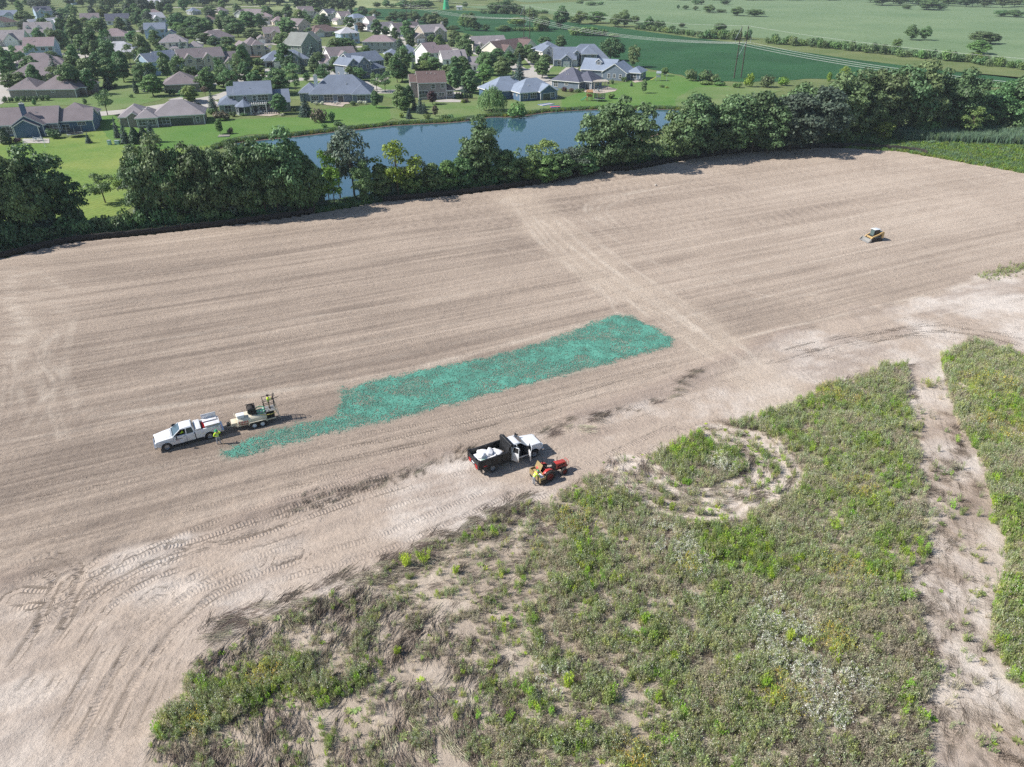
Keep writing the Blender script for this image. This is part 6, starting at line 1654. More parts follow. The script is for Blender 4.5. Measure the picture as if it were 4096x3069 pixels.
def meadow_points():
    n = 150000
    x = rg.uniform(-34, 66, n); y = rg.uniform(24, 92, n)
    jit = (fbm(x * 0.25, y * 0.25, 4) - 0.5) * 5
    inA = in_poly(x + jit * 0.35, y - jit * 0.3, MEADOW_A); inB = in_poly(x + jit * 0.35, y + jit * 0.3, MEADOW_B)
    dl, _, al = line_dist(x, y, LOOP)
    dl = dl + (fbm(x * 0.22 + 2, y * 0.22, 3) - 0.5) * 2.4
    patch = fbm(x * 0.55 + 3, y * 0.55, 4); broad = fbm(x * 0.11 + 8, y * 0.11, 3)
    fine = fbm(x * 1.6 + 30, y * 1.6, 2)
    dens = np.clip(0.38 + (patch - 0.46) * 2.8 + (fine - 0.5) * 2.2, 0.05, 1.0)
    right = sstep(4, 18, x - (y - 40) * 0.1)
    dens = np.clip(dens + right * 0.22, 0, 1)
    rutA = np.minimum(np.abs(dl - 0.55), np.abs(dl - 2.2))
    dens = np.where((dl < 2.7), dens * np.where(np.minimum(np.abs(dl - 0.75), np.abs(dl - 2.0)) < 0.5, 0.03, 0.4), dens)
    # mown-down lower left: weeds only in curved rows
    low = sstep(4, -6, x - (y - 27) * 0.15) * sstep(52, 44, y)
    ang = np.arctan2(y - V(1250, 1560).y, x - V(1250, 1560).x)
    rad = np.hypot(x - V(1150, 1500).x, y - V(1150, 1500).y)
    rows = 0.5 + 0.5 * np.sin(rad * 2 * math.pi / 2.6 + (patch - .5) * 5)
    dens = dens * (1 - low * np.where(rows > 0.60, 0.05, 0.93))
    thick = np.maximum.reduce([blob(x, y, 440, 1540, 2.0), blob(x, y, 400, 1560, 1.8), blob(x, y, 500, 1520, 1.6), blob(x, y, 580, 1480, 1.8), blob(x, y, 700, 1500, 1.2), blob(x, y, 640, 1450, 1.2), blob(x, y, 780, 1470, 1.0)])
    dens = np.maximum(dens, thick * 1.3)
    inA = inA & ((x + jit * 0.8) > V(335, 1600).x)
    edge = np.minimum(line_dist(x, y, MEADOW_A)[0], 3) / 3
    dens = np.where(inA, dens * (0.45 + 0.55 * edge), dens)
    onpath = in_poly(x, y, VV([(1945,820),(2060,830),(2140,1050),(2211,1250),(2211,1450),(2400,1700),(1970,1700),(1975,1300),(1965,1000)])) & ~inA & ~inB
    keep = ((inA | inB) & (rg.random(n) < dens)) | (onpath & (rg.random(n) < 0.035 * sstep(.4, .6, patch)))
    return x[keep], y[keep], low[keep], thick[keep], inB[keep], broad[keep], patch[keep]
x, y, low, thick, inB, broad, patch = meadow_points()
n = len(x)
u_ = rg.random(n)
tone = fbm(x * 0.30 + 50, y * 0.30 + 20, 3)
pick = np.select([u_ < 0.26, u_ < 0.43, u_ < 0.62, u_ < 0.75, u_ < 0.80, u_ < 0.92, u_ < 0.95, u_ < 0.97], [0, 1, 2, 3, 4, 8, 10, 16], 2)
grn = rg.random(n)
pick = np.where((tone > 0.57) & (grn < 0.55), np.where(grn < 0.2, 5, np.where(grn < 0.35, 16, 4)), pick)
pick = np.where((tone < 0.36) & (grn < 0.6), np.where(grn < 0.25, 8, 3), pick)
brown = np.maximum.reduce([blob(x, y, 1880, 1480, 3.5), blob(x, y, 1900, 1600, 3.5), blob(x, y, 1760, 1620, 2.5), blob(x, y, 1950, 1380, 2.5), blob(x, y, 960, 1400, 4)])
pick = np.where((brown > 0.3) & (rg.random(n) < 0.6), np.where(rg.random(n) < 0.55, 3, 10), pick)
wht = np.maximum.reduce([blob(x, y, a_, b_, r_) for a_, b_, r_ in ((1450, 1180, 1.8), (1500, 1220, 1.8), (1420, 1150, 1.2), (1690, 1350, 2.2), (1700, 1420, 2.0), (1740, 1480, 1.8), (1780, 1530, 1.6), (1850, 1480, 1.2), (1190, 1480, 1.2), (1560, 1010, 1.2))])
pick = np.where((wht > 0.3) & (rg.random(n) < 0.48), 7, pick)
gld = np.maximum.reduce([blob(x, y, a_, b_, r_) for a_, b_, r_ in ((1240, 1060, 1.3), (1800, 860, 2.0), (1830, 870, 1.5), (2140, 850, 4.0), (2160, 930, 3.0), (1850, 1060, 1.8), (1480, 1230, 1.0), (1800, 1390, 1.4), (1690, 1510, 1.4), (580, 1470, 1.0), (1130, 1190, 1.6), (1250, 1130, 2.0), (1370, 1640, 1.2), (420, 1580, .9), (1600, 1060, 1.4), (1830, 1240, 2.0), (1500, 960, 1.2))])
pick = np.where((gld > 0.35) & (rg.random(n) < 0.5), np.where(rg.random(n) < 0.7, 6, 9), pick)
brt = np.maximum.reduce([blob(x, y, a_, b_, r_) for a_, b_, r_ in ((1510, 975, 2.2), (1470, 990, 1.6), (1590, 990, 1.2), (1570, 1200, 2.2), (1620, 1190, 1.8), (1760, 880, 1.6), (1880, 890, 1.4), (1940, 1190, 2.0), (1900, 1240, 1.4), (1660, 1010, 2.0), (2190, 900, 3.0), (2150, 1130, 3.0), (1640, 1240, 1.2))])
pick = np.where((brt > 0.3) & (rg.random(n) < 0.7), np.where(rg.random(n) < 0.5, 5, 16), pick)
size = rg.uniform(0.55, 1.15, n) * (0.75 + 0.4 * patch) * (1 - 0.35 * low * (thick < 0.3))
size = np.where(inB, size * 1.15, size)
hgt = size * rg.uniform(0.7, 1.15, n)
z = soil_z(x, y) - 0.03
turn = np.stack([rg.normal(0, .12, n), rg.normal(0, .12, n), rg.uniform(0, 6.28, n)], 1)
scatter('weeds', np.column_stack([x, y, z]), pick, np.stack([size, size, hgt], 1), turn, WEEDS, 'tangled meadow of grey-green weeds and wildflowers in the foreground', 'weeds')
# thin dry growth between the taller weeds
n = 30000
x = rg.uniform(-34, 66, n); y = rg.uniform(24, 92, n)
jit = (fbm(x * 0.25, y * 0.25, 4) - 0.5) * 5
inM = (in_poly(x + jit * 0.35, y - jit * 0.3, MEADOW_A) | in_poly(x + jit * 0.35, y + jit * 0.3, MEADOW_B)) & (line_dist(x, y, LOOP)[0] > 2.4)
lw = sstep(4, -6, x - (y - 27) * 0.15) * sstep(52, 44, y)
k = inM & (rg.random(n) > lw * 0.8) & (rg.random(n) < 0.30 + 0.6 * fbm(x * 0.8 + 11, y * 0.8, 3))
x, y = x[k], y[k]; n = len(x)
sz_ = rg.uniform(0.35, 0.75, n)
scatter('dry_weeds', np.column_stack([x, y, soil_z(x, y) - 0.02]), rg.choice([0, 1, 2, 3, 4], n, p=[.3, .25, .15, .15, .15]), np.stack([sz_ * 1.1, sz_ * 1.1, sz_], 1), rg.uniform(0, 6.28, n), [WEEDS[8], WEEDS[3], WEEDS[10], WEEDS[0], WEEDS[2]], 'thin dry stalks and straw between the taller meadow weeds', 'weeds')
# flattened dead stalks: the mown lower left, the road edges, inside the loop
n = 34000
x = rg.uniform(-34, 60, n); y = rg.uniform(25, 92, n)
n = len(x)
d_road, s_, _ = line_dist(x, y, ROAD_TOP)
inA = in_poly(x, y, MEADOW_A)
low = sstep(6, -4, x - (y - 27) * 0.15) * sstep(54, 46, y)
wide = in_poly(x, y, VV([(330,1700),(350,1560),(430,1430),(500,1370),(640,1318),(780,1268),(860,1290),(1000,1330),(1120,1430),(1140,1600),(1150,1700)]))
dl, _, _ = line_dist(x, y, LOOP)
nz = fbm(x * 0.5, y * 0.5, 4)
e1, _, _ = line_dist(x, y, VV([(640,1108),(720,1080),(830,1050),(920,1015),(1010,990)]))
e2, _, _ = line_dist(x, y, VV([(480,1380),(560,1345),(700,1300),(800,1268),(870,1215),(980,1165),(1130,1105)]))
e3, _, _ = line_dist(x, y, VV([(1180,945),(1420,865),(1500,820)]))
pathR = in_poly(x, y, VV([(1975,900),(2060,900),(2140,1100),(2180,1250),(2170,1470),(2300,1700),(1990,1700),(1990,1300)]))
pr = 0.42 * wide * sstep(0.36, 0.58, nz) + 0.95 * sstep(1.3, 0.3, e1 + (nz - .5) * 2.5) + 0.7 * sstep(2.2, 0.4, e2 + (nz - .5) * 3) + 0.18 * sstep(1.2, 0.2, e3 + (nz - .5) * 2.5) + 0.30 * (dl < 2.8) * sstep(.4, .55, nz) + 0.8 * pathR * sstep(.42, .58, nz) + 0.12 * inA
k = rg.random(n) < pr
x, y, wide, e1, pathR, dl = x[k], y[k], wide[k], e1[k], pathR[k], dl[k]; n = len(x)
cx0, cy0 = V(1250, 1560).x, V(1250, 1560).y
ang = np.where(wide, np.arctan2(y - cy0, x - cx0) + math.pi / 2, AX) + rg.normal(0, 0.35, n)
ang = np.where(e1 < 2, AX + 0.9 + rg.normal(0, .5, n), ang)
ang = np.where(pathR, math.pi / 2 + 0.25 + rg.normal(0, .5, n), ang)
lc_ = V(1520, 1010); ang = np.where(dl < 2.8, np.arctan2(y - lc_.y, x - lc_.x) + math.pi / 2 + rg.normal(0, .3, n), ang)
scatter('flattened_stalks', np.column_stack([x, y, soil_z(x, y) + 0.01]), rg.choice([13, 14, 15], n, p=[.45, .35, .2]) - 13, rg.uniform(0.6, 1.2, n) * np.where(e1 < 2, 0.6, np.where(pathR, 0.85, 1.0)), ang, WEEDS[13:16], 'dark flattened weed stalks lying on the pale soil', 'weeds')
# low green rosettes and sprouts on the open soil
n = 5200
x = rg.uniform(-34, 60, n); y = rg.uniform(25, 92, n)
nz = fbm(x * 0.6 + 70, y * 0.6, 3)
inM = in_poly(x, y, MEADOW_A) | in_poly(x, y, MEADOW_B)
pathR = in_poly(x, y, VV([(1975,900),(2060,900),(2140,1100),(2180,1250),(2170,1470),(2300,1700),(1990,1700),(1990,1300)]))
dl, _, _ = line_dist(x, y, LOOP)
k = rg.random(n) < (0.5 * inM * sstep(.45, .6, nz) + 0.06 * pathR + 0.22 * (dl < 3))
x, y = x[k], y[k]; n = len(x)
scatter('sprouts', np.column_stack([x, y, soil_z(x, y)]), rg.choice([0, 1], n, p=[.7, .3]), rg.uniform(0.5, 1.2, n), rg.uniform(0, 6.28, n), WEEDS[11:13], 'low green sprouts and rosettes dotted over the weedy ground', 'weeds')
# single bright green clumps that stand out of the meadow, each its own
clump = [weed(31, 0.85, 0.30, 300, 0.046, 'bright', stalk=24, spread=0.4, asp=3.4), weed(32, 0.7, 0.38, 300, 0.044, 'bright', stalk=24, spread=0.6, asp=3.2)]
CL = [(878,1228,22),(918,1218,22),(1246,1352,18),(1392,1352,20),(1330,1262,18),(1226,1488,26),(1452,1440,22),(1138,1500,20),(1160,1382,16),(1418,1520,20),(1256,1585,24),(1590,1440,18),(1650,1492,20),(1206,1620,20),(1552,1590,22),(1950,1300,20),(1690,1600,16),(860,1420,16),(985,1245,16),(1700,1392,22),(1740,1400,20),(1890,1390,16),(640,1452,18),(1100,1560,16),(1420,1470,16),(1190,1548,14),(1840,1210,16),(1560,1130,14),(1800,1150,18),(1545,1290,14)]
for i, (cx_, cy_, hp) in enumerate(CL):
    p = V(cx_, cy_)
    s = hp * 1.8526 * depth_of(p) / FPX / 0.8
    s *= 1.35
    o = link('weed_clump', random.choice(clump), None, (p.x, p.y, float(soil_z(p.x, p.y)) - 0.02), (0, 0, random.uniform(0, 6.28)), (s, s, s))
    o['category'] = 'weed'
    ROWS.setdefault('bright green weed clumps of the meadow', []).append((o, 'bright green weed clump'))
n = 320
t = rg.random(n); a0, a1 = V(2118, 604), V(2260, 572)
x = a0.x + (a1.x - a0.x) * t + rg.normal(0, .6, n); y = a0.y + (a1.y - a0.y) * t + rg.normal(0, .8, n)
scatter('roadside_weeds', np.column_stack([x, y, soil_z(x, y)]), rg.choice([0, 1, 2, 3], n), rg.uniform(0.3, 0.6, n), rg.uniform(0, 6.28, n), [WEEDS[2], WEEDS[4], WEEDS[0], WEEDS[10]], 'low weeds along the far edge of the pale haul road', 'weeds')
# stones on the road edge
M_STONE = plain('field_stone', srgb(168, 160, 152), 0.9, 0, 0.2, 3, 0.3, 0.2)
def stone(p, r, label, seed):
    g = np.random.default_rng(seed)
    bm = bmesh.new(); bmesh.ops.create_icosphere(bm, subdivisions=2, radius=1)
    for v in bm.verts: v.co *= 1 + g.normal(0, 0.10); v.co.z *= 0.65
    me = bpy.data.meshes.new('stone'); bm.to_mesh(me); bm.free(); me.materials.append(M_STONE)
    o = link('stone', me, None, (p.x, p.y, float(soil_z(p.x, p.y)) + r * 0.3), (0, 0, seed), (r, r * 0.8, r)); tag(o, label, 'stone')
stone(V(1812, 829), 0.30, 'pale grey stone at the meadow edge, the one nearer the dump truck', 3)
stone(V(1822, 828), 0.34, 'pale grey stone at the meadow edge, the one nearer the right-hand path', 4)
stone(V(1415, 404), 0.35, 'lone pale stone lying on the far bare field', 5)
# ------------------------------------------------------------------ machines
M_WHITE = paint('white_car_paint', srgb(226, 228, 231), 0.25)
M_CREAM = paint('cream_machine_paint', srgb(214, 206, 184), 0.4, 0.2)
M_BLACK = plain('black_machine_paint', srgb(38, 38, 40), 0.5, 0, 0.15, 4, 0, 0.4)
M_RUB = plain('tyre_rubber', srgb(62, 58, 56), 0.85, 0, 0.2, 8, 0.2, 0.2)
M_RIM = plain('steel_rim', srgb(176, 178, 182), 0.35, 0.6, 0.08, 6)
M_RED = paint('red_tractor_paint', srgb(186, 46, 38), 0.35, 0.3)
M_DRED = plain('rust_red_rim', srgb(130, 56, 48), 0.6, 0, 0.15, 6)
M_YEL = paint('yellow_machine_paint', srgb(196, 164, 108), 0.4, 0.2)
M_STEEL = plain('worn_steel', srgb(168, 166, 162), 0.45, 0.5, 0.2, 6)
M_CLOTH = plain('dark_seat', srgb(48, 50, 56), 0.85, 0, 0.15, 6)
M_LAMP = plain('lamp_lens', srgb(220, 224, 228), 0.15, 0.1, 0.03, 6)
M_RLAMP = plain('red_lens', srgb(196, 30, 28), 0.25, 0, 0.05, 6)
M_AMBER = plain('amber_lens', srgb(120, 70, 40), 0.3, 0, 0.05, 6)
M_CHROME = plain('bumper_chrome', srgb(190, 192, 196), 0.2, 0.8, 0.05, 6)
M_TINT = glass_mat('tinted_glass', (0.012, 0.016, 0.02))
M_SCREEN = glass_mat('windscreen_glass', (0.07, 0.11, 0.14))  # dark blue base colour stands in for the reflected sky
M_FUEL = plain('red_plastic', srgb(208, 40, 46), 0.45, 0, 0.06, 6)
M_SACK = plain('white_sack', srgb(226, 226, 228), 0.7, 0, 0.06, 5, 0.3)
M_WOOD = plain('tan_plywood', srgb(150, 130, 92), 0.75, 0, 0.15, 4)
M_INK = plain('black_lettering', srgb(28, 30, 36), 0.6, 0, 0.0, 1)
M_REDINK = plain('red_lettering', srgb(190, 36, 44), 0.6, 0, 0.0, 1)
M_GREENH = plain('green_hose', srgb(72, 150, 120), 0.6, 0, 0.1, 4)
def text(name, s, size, mat, parent, loc, rot):
    c = bpy.data.curves.new(name, 'FONT'); c.body = s; c.size = size; c.extrude = 0.004; c.align_x = 'CENTER'; c.align_y = 'CENTER'
    o = bpy.data.objects.new(name, c); COL.objects.link(o)
    bpy.context.view_layer.update()
    me = bpy.data.meshes.new_from_object(o.evaluated_get(bpy.context.evaluated_depsgraph_get()))
    bpy.data.objects.remove(o); me.materials.clear(); me.materials.append(mat)
    return link(name, me, parent, loc, rot)
_wm = {}
def wheel(root, x, y, r, w, side, rim=M_RIM, lug=0.0, tread=20):
    key = (r, w, rim.name, lug)
    if key not in _wm:
        t = MB(); h = w / 2
        t.lathe([(r*0.60, -h*0.8), (r*0.72, -h), (r*0.93, -h*0.96), (r, -h*0.7), (r, h*0.7), (r*0.93, h*0.96), (r*0.72, h), (r*0.60, h*0.8)], 28, 'y')
        if lug:
            for k in range(tread):
                for s in (-1, 1):
                    a0 = 2*math.pi*(k + (0.25 if s > 0 else -0.25))/tread
                    p0 = Vector((math.cos(a0)*r, s*h*0.1, math.sin(a0)*r)); a1 = a0 + 0.22
                    p1 = Vector((math.cos(a1)*r, s*h*0.95, math.sin(a1)*r))
                    t.tube(p0, p1, lug, lug, 4)
        else:
            for k in range(36):
                a0 = 2*math.pi*k/36
                t.tube((math.cos(a0)*r, -h*0.62, math.sin(a0)*r), (math.cos(a0+0.05)*r, h*0.62, math.sin(a0+0.05)*r), 0.012, 0.012, 4)
        d = MB()
        d.lathe([(0.001, h*0.35), (r*0.2, h*0.42), (r*0.24, h*0.25), (r*0.50, h*0.15), (r*0.56, h*0.55), (r*0.62, h*0.82), (r*0.64, h*0.82), (r*0.60, -h*0.8)], 24, 'y')
        for k in range(8):
            a0 = 2*math.pi*k/8
            d.tube((math.cos(a0)*r*0.38, h*0.16, math.sin(a0)*r*0.38), (math.cos(a0)*r*0.38, h*0.24, math.sin(a0)*r*0.38), r*0.045, r*0.045, 6, 1)
        _wm[key] = (t.mesh('wheel', [M_RUB], True), d.mesh('rim', [rim, M_BLACK], True))
    a, b = _wm[key]
    o = link('wheel', a, root, (x, y, r), (0, random.uniform(0, 1), 0 if side > 0 else math.pi))
    link('rim', b, o)
    return o
def arch(xc, zc, r, n=9, a0=0.0, a1=math.pi):
    return [(xc + r*math.cos(a0+(a1-a0)*k/n), zc + r*math.sin(a0+(a1-a0)*k/n)) for k in range(n+1)]
def quad_plate(name, pts, mat, parent, th=0.012):
    a, b, c, d = (Vector(p) for p in pts)
    n = (b-a).cross(d-a).normalized()*th
    mb = MB(); mb.add([a, b, c, d, a+n, b+n, c+n, d+n], [(3,2,1,0),(4,5,6,7),(0,1,5,4),(1,2,6,5),(2,3,7,6),(3,0,4,7)])
    return mb.build(name, [mat], parent)
def place(name, front_px, rear_px, wb, half, near, label, cat):
    """Root of a vehicle whose near-side wheels meet the ground at two photo points."""
    f, r = P(*front_px, SOIL_Z), P(*rear_px, SOIL_Z)
    h = math.atan2(f.y-r.y, f.x-r.x)
    left = Vector((-math.sin(h), math.cos(h), 0))
    mid = (f+r)/2 - left*half*near
    o = empty(name, (mid.x, mid.y, float(soil_z(mid.x, mid.y)) + 0.0), h)
    return tag(o, label, cat), h
def cab(root, cowl, rear, belt, top, rf, rr, wb_, wt, side_glass=(), frame=M_WHITE, name='roof'):
    """Pillars, roof, windscreen and back light of a cab; side_glass lists (x0, x1, side)."""
    rb = MB()
    rb.loft([[(rf+0.02, -wt*0.92, top-0.05), (rf+0.02, wt*0.92, top-0.05), (rf-0.05, wt*0.92, top), (rf-0.05, -wt*0.92, top)],
             [(rf-0.22, -wt, top-0.06), (rf-0.22, wt, top-0.06), (rf-0.22, wt*0.88, top+0.05), (rf-0.22, -wt*0.88, top+0.05)],
             [((rf+rr)/2, -wt*1.02, top-0.06), ((rf+rr)/2, wt*1.02, top-0.06), ((rf+rr)/2, wt*0.88, top+0.07), ((rf+rr)/2, -wt*0.88, top+0.07)],
             [(rr+0.05, -wt, top-0.06), (rr+0.05, wt, top-0.06), (rr+0.05, wt*0.86, top+0.05), (rr+0.05, -wt*0.86, top+0.05)],
             [(rr-0.02, -wt*0.95, top-0.07), (rr-0.02, wt*0.95, top-0.07), (rr-0.01, wt*0.85, top), (rr-0.01, -wt*0.85, top)]])
    rb.build(name, [frame], root, bevel=0.03)
    pl = MB()
    for s in (-1, 1):
        pl.tube((cowl, s*wb_, belt), (rf, s*wt*0.97, top-0.02), 0.05, 0.045, 6)
        pl.tube((rear, s*wb_, belt), (rr, s*wt*0.97, top-0.02), 0.07, 0.06, 6)
        m = (cowl+rear)*0.5-0.28; pl.tube((m, s*wb_, belt), (m-0.03, s*wt*1.0, top-0.02), 0.045, 0.045, 6)
    pl.build('pillars', [frame], root)
    quad_plate('windscreen', [(cowl, -wb_*0.97, belt), (cowl, wb_*0.97, belt), (rf, wt*0.94, top-0.04), (rf, -wt*0.94, top-0.04)], M_SCREEN, root)
    quad_plate('rear_window', [(rear, wb_*0.9, belt+0.05), (rear, -wb_*0.9, belt+0.05), (rr, -wt*0.85, top-0.07), (rr, wt*0.85, top-0.07)], M_TINT, root)
    def edge(x, z):
        t = (z-belt)/(top-belt); return wb_ + (wt-wb_)*t
    for x0, x1, s, tint in side_glass:
        z0, z1 = belt+0.02, top-0.09
        def xr(x, z):                                 # lean the front and rear edges with the pillars
            t = (z-belt)/(top-belt)
            return x
        q = [(x0, s*(edge(x0, z0)+0.01), z0), (x1, s*(edge(x1, z0)+0.01), z0), (x1-0.02, s*(edge(x1, z1)+0.01), z1), (x0+0.16 if x0 < x1 else x0, s*(edge(x0, z1)+0.01), z1)]
        if s < 0: q = q[::-1]
        quad_plate('side_window', q, tint, root, 0.01)
    return

# ---------------- white pickup
pk, pk_h = place('pickup_truck', (673.5, 1801), (842.6, 1756), 4.17, 0.98, 1, 'white pickup truck with tool boxes in its bed towing the cream trailer', 'pickup truck')
FA, RA = 2.085, -2.085
b = MB()
prof = [(3.0, 0.62), (3.05, 0.82), (3.04, 1.08), (2.92, 1.20), (2.2, 1.30), (1.42, 1.37), (0.4, 1.37), (-0.72, 1.38), (-0.72, 0.52), (1.5, 0.50)] + arch(FA, 0.44, 0.54, 10, math.pi*0.97, math.pi*0.03) + [(2.66, 0.52)]
b.prism(prof, -0.99, 0.99)
for i, v in enumerate(b.v):
    if v[0] > 1.5:
        t = min(1, (v[0]-1.5)/1.55); f = 1 - 0.10*t*t
        if v[2] > 1.15: f -= 0.05
        b.v[i] = (v[0], v[1]*f, v[2])
body = b.build('body', [M_WHITE], pk, bevel=0.09, seg=3)
hb = MB(); hb.loft([[(2.85, -0.62, 1.19), (2.85, 0.62, 1.19), (2.85, 0.56, 1.23), (2.85, -0.56, 1.23)], [(2.2, -0.66, 1.28), (2.2, 0.66, 1.28), (2.2, 0.58, 1.36), (2.2, -0.58, 1.36)], [(1.45, -0.70, 1.35), (1.45, 0.70, 1.35), (1.45, 0.62, 1.42), (1.45, -0.62, 1.42)]]); hb.build('bonnet', [M_WHITE], pk, bevel=0.03)
MB().box(-0.68, 1.3, -0.86, 0.86, 1.372, 1.392).build('cabin_interior', [M_CLOTH], pk)
for yy in (-0.45, 0.45): MB().box(-0.05, 0.12, yy-0.25, yy+0.25, 1.38, 1.66).box(-0.03, 0.08, yy-0.12, yy+0.12, 1.66, 1.82).build('seat', [M_CLOTH], pk, bevel=0.03)
MB().box(0.95, 1.3, -0.84, 0.84, 1.39, 1.46).build('dashboard', [M_CLOTH], pk)
cab(pk, 1.36, -0.72, 1.37, 1.96, 0.52, -0.62, 0.93, 0.74, side_glass=[(0.1, -0.66, 1, M_TINT), (0.1, -0.66, -1, M_TINT), (1.2, 0.2, -1, M_TINT)])
for s in (-1, 1):
    b = MB(); b.prism([(-0.80, 0.55), (-0.80, 1.46), (-3.28, 1.46), (-3.30, 0.62)] + [(RA-0.56, 0.58)] + arch(RA, 0.44, 0.55, 10, math.pi*0.97, math.pi*0.03)[:] + [(RA+0.56, 0.55)], s*0.86, s*0.99)
    b.build('bed_side', [M_WHITE], pk, bevel=0.03)
    MB().box(-3.33, -3.26, s*0.80-0.10+0.06*s, s*0.80+0.10+0.06*s, 0.98, 1.36).build('tail_light', [M_RLAMP], pk, bevel=0.01)
    MB().box(2.93, 3.07, s*0.80-0.17, s*0.80+0.17, 0.93, 1.13).build('headlight', [M_LAMP], pk, bevel=0.02)
    MB().tube((1.05, s*0.97, 1.42), (1.02, s*1.16, 1.46), 0.03, 0.03, 6).box(0.95, 1.07, s*1.22-0.11, s*1.22+0.11, 1.30, 1.62).build('mirror', [M_BLACK], pk, bevel=0.02)
    MB().tube((1.35, s*1.02, 0.46), (-0.65, s*1.02, 0.46), 0.05, 0.05, 8).build('step_bar', [M_BLACK], pk)
    MB().box(0.16, 0.32, s*0.995-0.012, s*0.995+0.012, 1.18, 1.24).build('door_handle', [M_BLACK], pk)
    MB().box(1.32, 1.335, s*0.99-0.006, s*0.99+0.006, 0.6, 1.34).box(0.08, 0.095, s*0.99-0.006, s*0.99+0.006, 0.6, 1.34).build('door_seam', [M_INK], pk)
    fl = MB()
    for xa in (FA, RA):
        pts = [(p[0], s*1.0, p[1]) for p in arch(xa, 0.44, 0.545, 12)]
        fl.path(pts, 0.02, 5)
    fl.build('wheel_arch_trim', [M_WHITE], pk)
    for xa in (FA, RA): wheel(pk, xa, s*0.86, 0.42, 0.28, s)
MB().box(-3.26, -0.82, -0.86, 0.86, 0.84, 0.90).build('bed_floor', [M_BLACK], pk)
MB().box(-0.86, -0.78, -0.86, 0.86, 0.85, 1.44).build('bed_front', [M_WHITE], pk)
MB().box(-3.32, -3.25, -0.86, 0.86, 0.70, 1.45).build('tailgate', [M_WHITE], pk, bevel=0.02)
MB().box(-3.55, -3.32, -0.95, 0.95, 0.50, 0.70).build('rear_bumper', [M_CHROME], pk, bevel=0.03)
MB().box(2.95, 3.20, -0.98, 0.98, 0.48, 0.70).build('front_bumper', [M_CHROME], pk, bevel=0.04)
MB().box(2.98, 3.075, -0.60, 0.60, 0.76, 1.12).build('grille', [M_BLACK], pk, bevel=0.02)
MB().box(2.4, -3.2, -0.4, 0.4, 0.38, 0.56).build('chassis', [M_BLACK], pk)
text('side_lettering', 'FX4', 0.17, M_INK, pk, (-2.95, 0.998, 1.36), (R(90), 0, R(180)))
MB().box(0.48, 1.0, 0.99, 0.998, 1.02, 1.08).box(1.04, 1.13, 0.99, 0.998, 0.99, 1.10).build('door_lettering', [M_INK], pk)
MB().box(0.75, 1.1, 0.99, 0.998, 0.93, 0.95).build('door_lettering', [M_REDINK], pk)
def on(root, loc, name, rz=0.0):
    p = root.matrix_basis @ Vector(loc)
    return empty(name, p, root.rotation_euler.z + rz)
r = on(pk, (-1.15, 0, 0.90), 'tool_box'); MB().box(-0.27, 0.27, -0.95, 0.95, 0, 0.55).build('body', [M_WHITE], r, bevel=0.03); MB().box(-0.29, 0.29, -0.97, 0.97, 0.56, 0.74).build('lid', [M_WHITE], r, bevel=0.03)
tag(r, 'long white tool box laid across the pickup bed behind the cab', 'tool box')
r = on(pk, (-2.55, 0.55, 0.90), 'tool_box'); MB().box(-0.72, 0.72, -0.30, 0.34, 0, 0.72).build('body', [M_STEEL], r, bevel=0.02); MB().box(-0.74, 0.74, -0.32, 0.36, 0.73, 0.80).build('lid', [M_WHITE], r, bevel=0.02)
tag(r, 'closed grey tool box on the near side of the pickup bed', 'tool box')
r = on(pk, (-2.45, -0.62, 0.90), 'tool_box'); MB().box(-0.72, 0.72, -0.28, 0.28, 0, 0.62).build('body', [M_WHITE], r, bevel=0.02); MB().box(-0.74, 0.74, -0.36, -0.30, 0.60, 1.14).build('lid', [M_WHITE], r, bevel=0.02)
tag(r, 'white tool box with raised lid on the far side of the pickup bed', 'tool box')
for i, (x, y, lb) in enumerate(((-1.75, 0.35, 'red fuel can in the pickup bed nearest the camera'), (-1.72, -0.05, 'red fuel can in the middle of the pickup bed'), (-1.75, -0.5, 'red fuel can in the pickup bed beside the raised lid'))):
    r = on(pk, (x, y, 0.90), 'fuel_can', 0.3*i); MB().box(-0.16, 0.16, -0.13, 0.13, 0, 0.5).build('body', [M_FUEL], r, bevel=0.04); MB().tube((-.12, 0, .5), (.12, 0, .56), .025, .025, 6).build('handle', [M_FUEL], r); MB().tube((.1, 0, .48), (.16, 0, .6), .035, .03, 6).build('cap', [M_BLACK], r)
    tag(r, lb, 'fuel can', 'fuel cans in the pickup bed')

# ---------------- cream hydroseeder trailer
wf, wr = P(1023.5, 1710, SOIL_Z), P(1053, 1703, SOIL_Z)
hitch = pk.matrix_basis @ Vector((-3.75, 0, 0))
mid = (wf+wr)/2
left = Vector((-math.sin(pk_h), math.cos(pk_h), 0))
mid = mid - left*0.92
th = math.atan2(hitch.y-mid.y, hitch.x-mid.x)
tr = empty('hydroseeder_trailer', (mid.x, mid.y, float(soil_z(mid.x, mid.y))), th)
tag(tr, 'cream hydroseeding tank trailer with red lettering and black hose reel', 'trailer')
Lh = (Vector((hitch.x, hitch.y, 0)) - Vector((mid.x, mid.y, 0))).length
fx = Lh - 1.25                                            # front of the tank
tk = MB()
def tsec(x, zb, zt, w, s): return [(x, -w*0.55, zb), (x, w*0.55, zb), (x, w, zb+0.28), (x, w, zt-0.22), (x, w*s, zt), (x, -w*s, zt), (x, -w, zt-0.22), (x, -w, zb+0.28)]
tk.loft([tsec(fx, 0.62, 1.30, 0.80, 0.72), tsec(fx-0.06, 0.55, 1.36, 0.86, 0.76), tsec(0.2, 0.50, 1.36, 0.86, 0.76), tsec(-0.95, 0.55, 1.36, 0.86, 0.76), tsec(-1.0, 0.6, 1.3, 0.82, 0.72)])
tk.build('tank', [M_CREAM], tr, bevel=0.035)
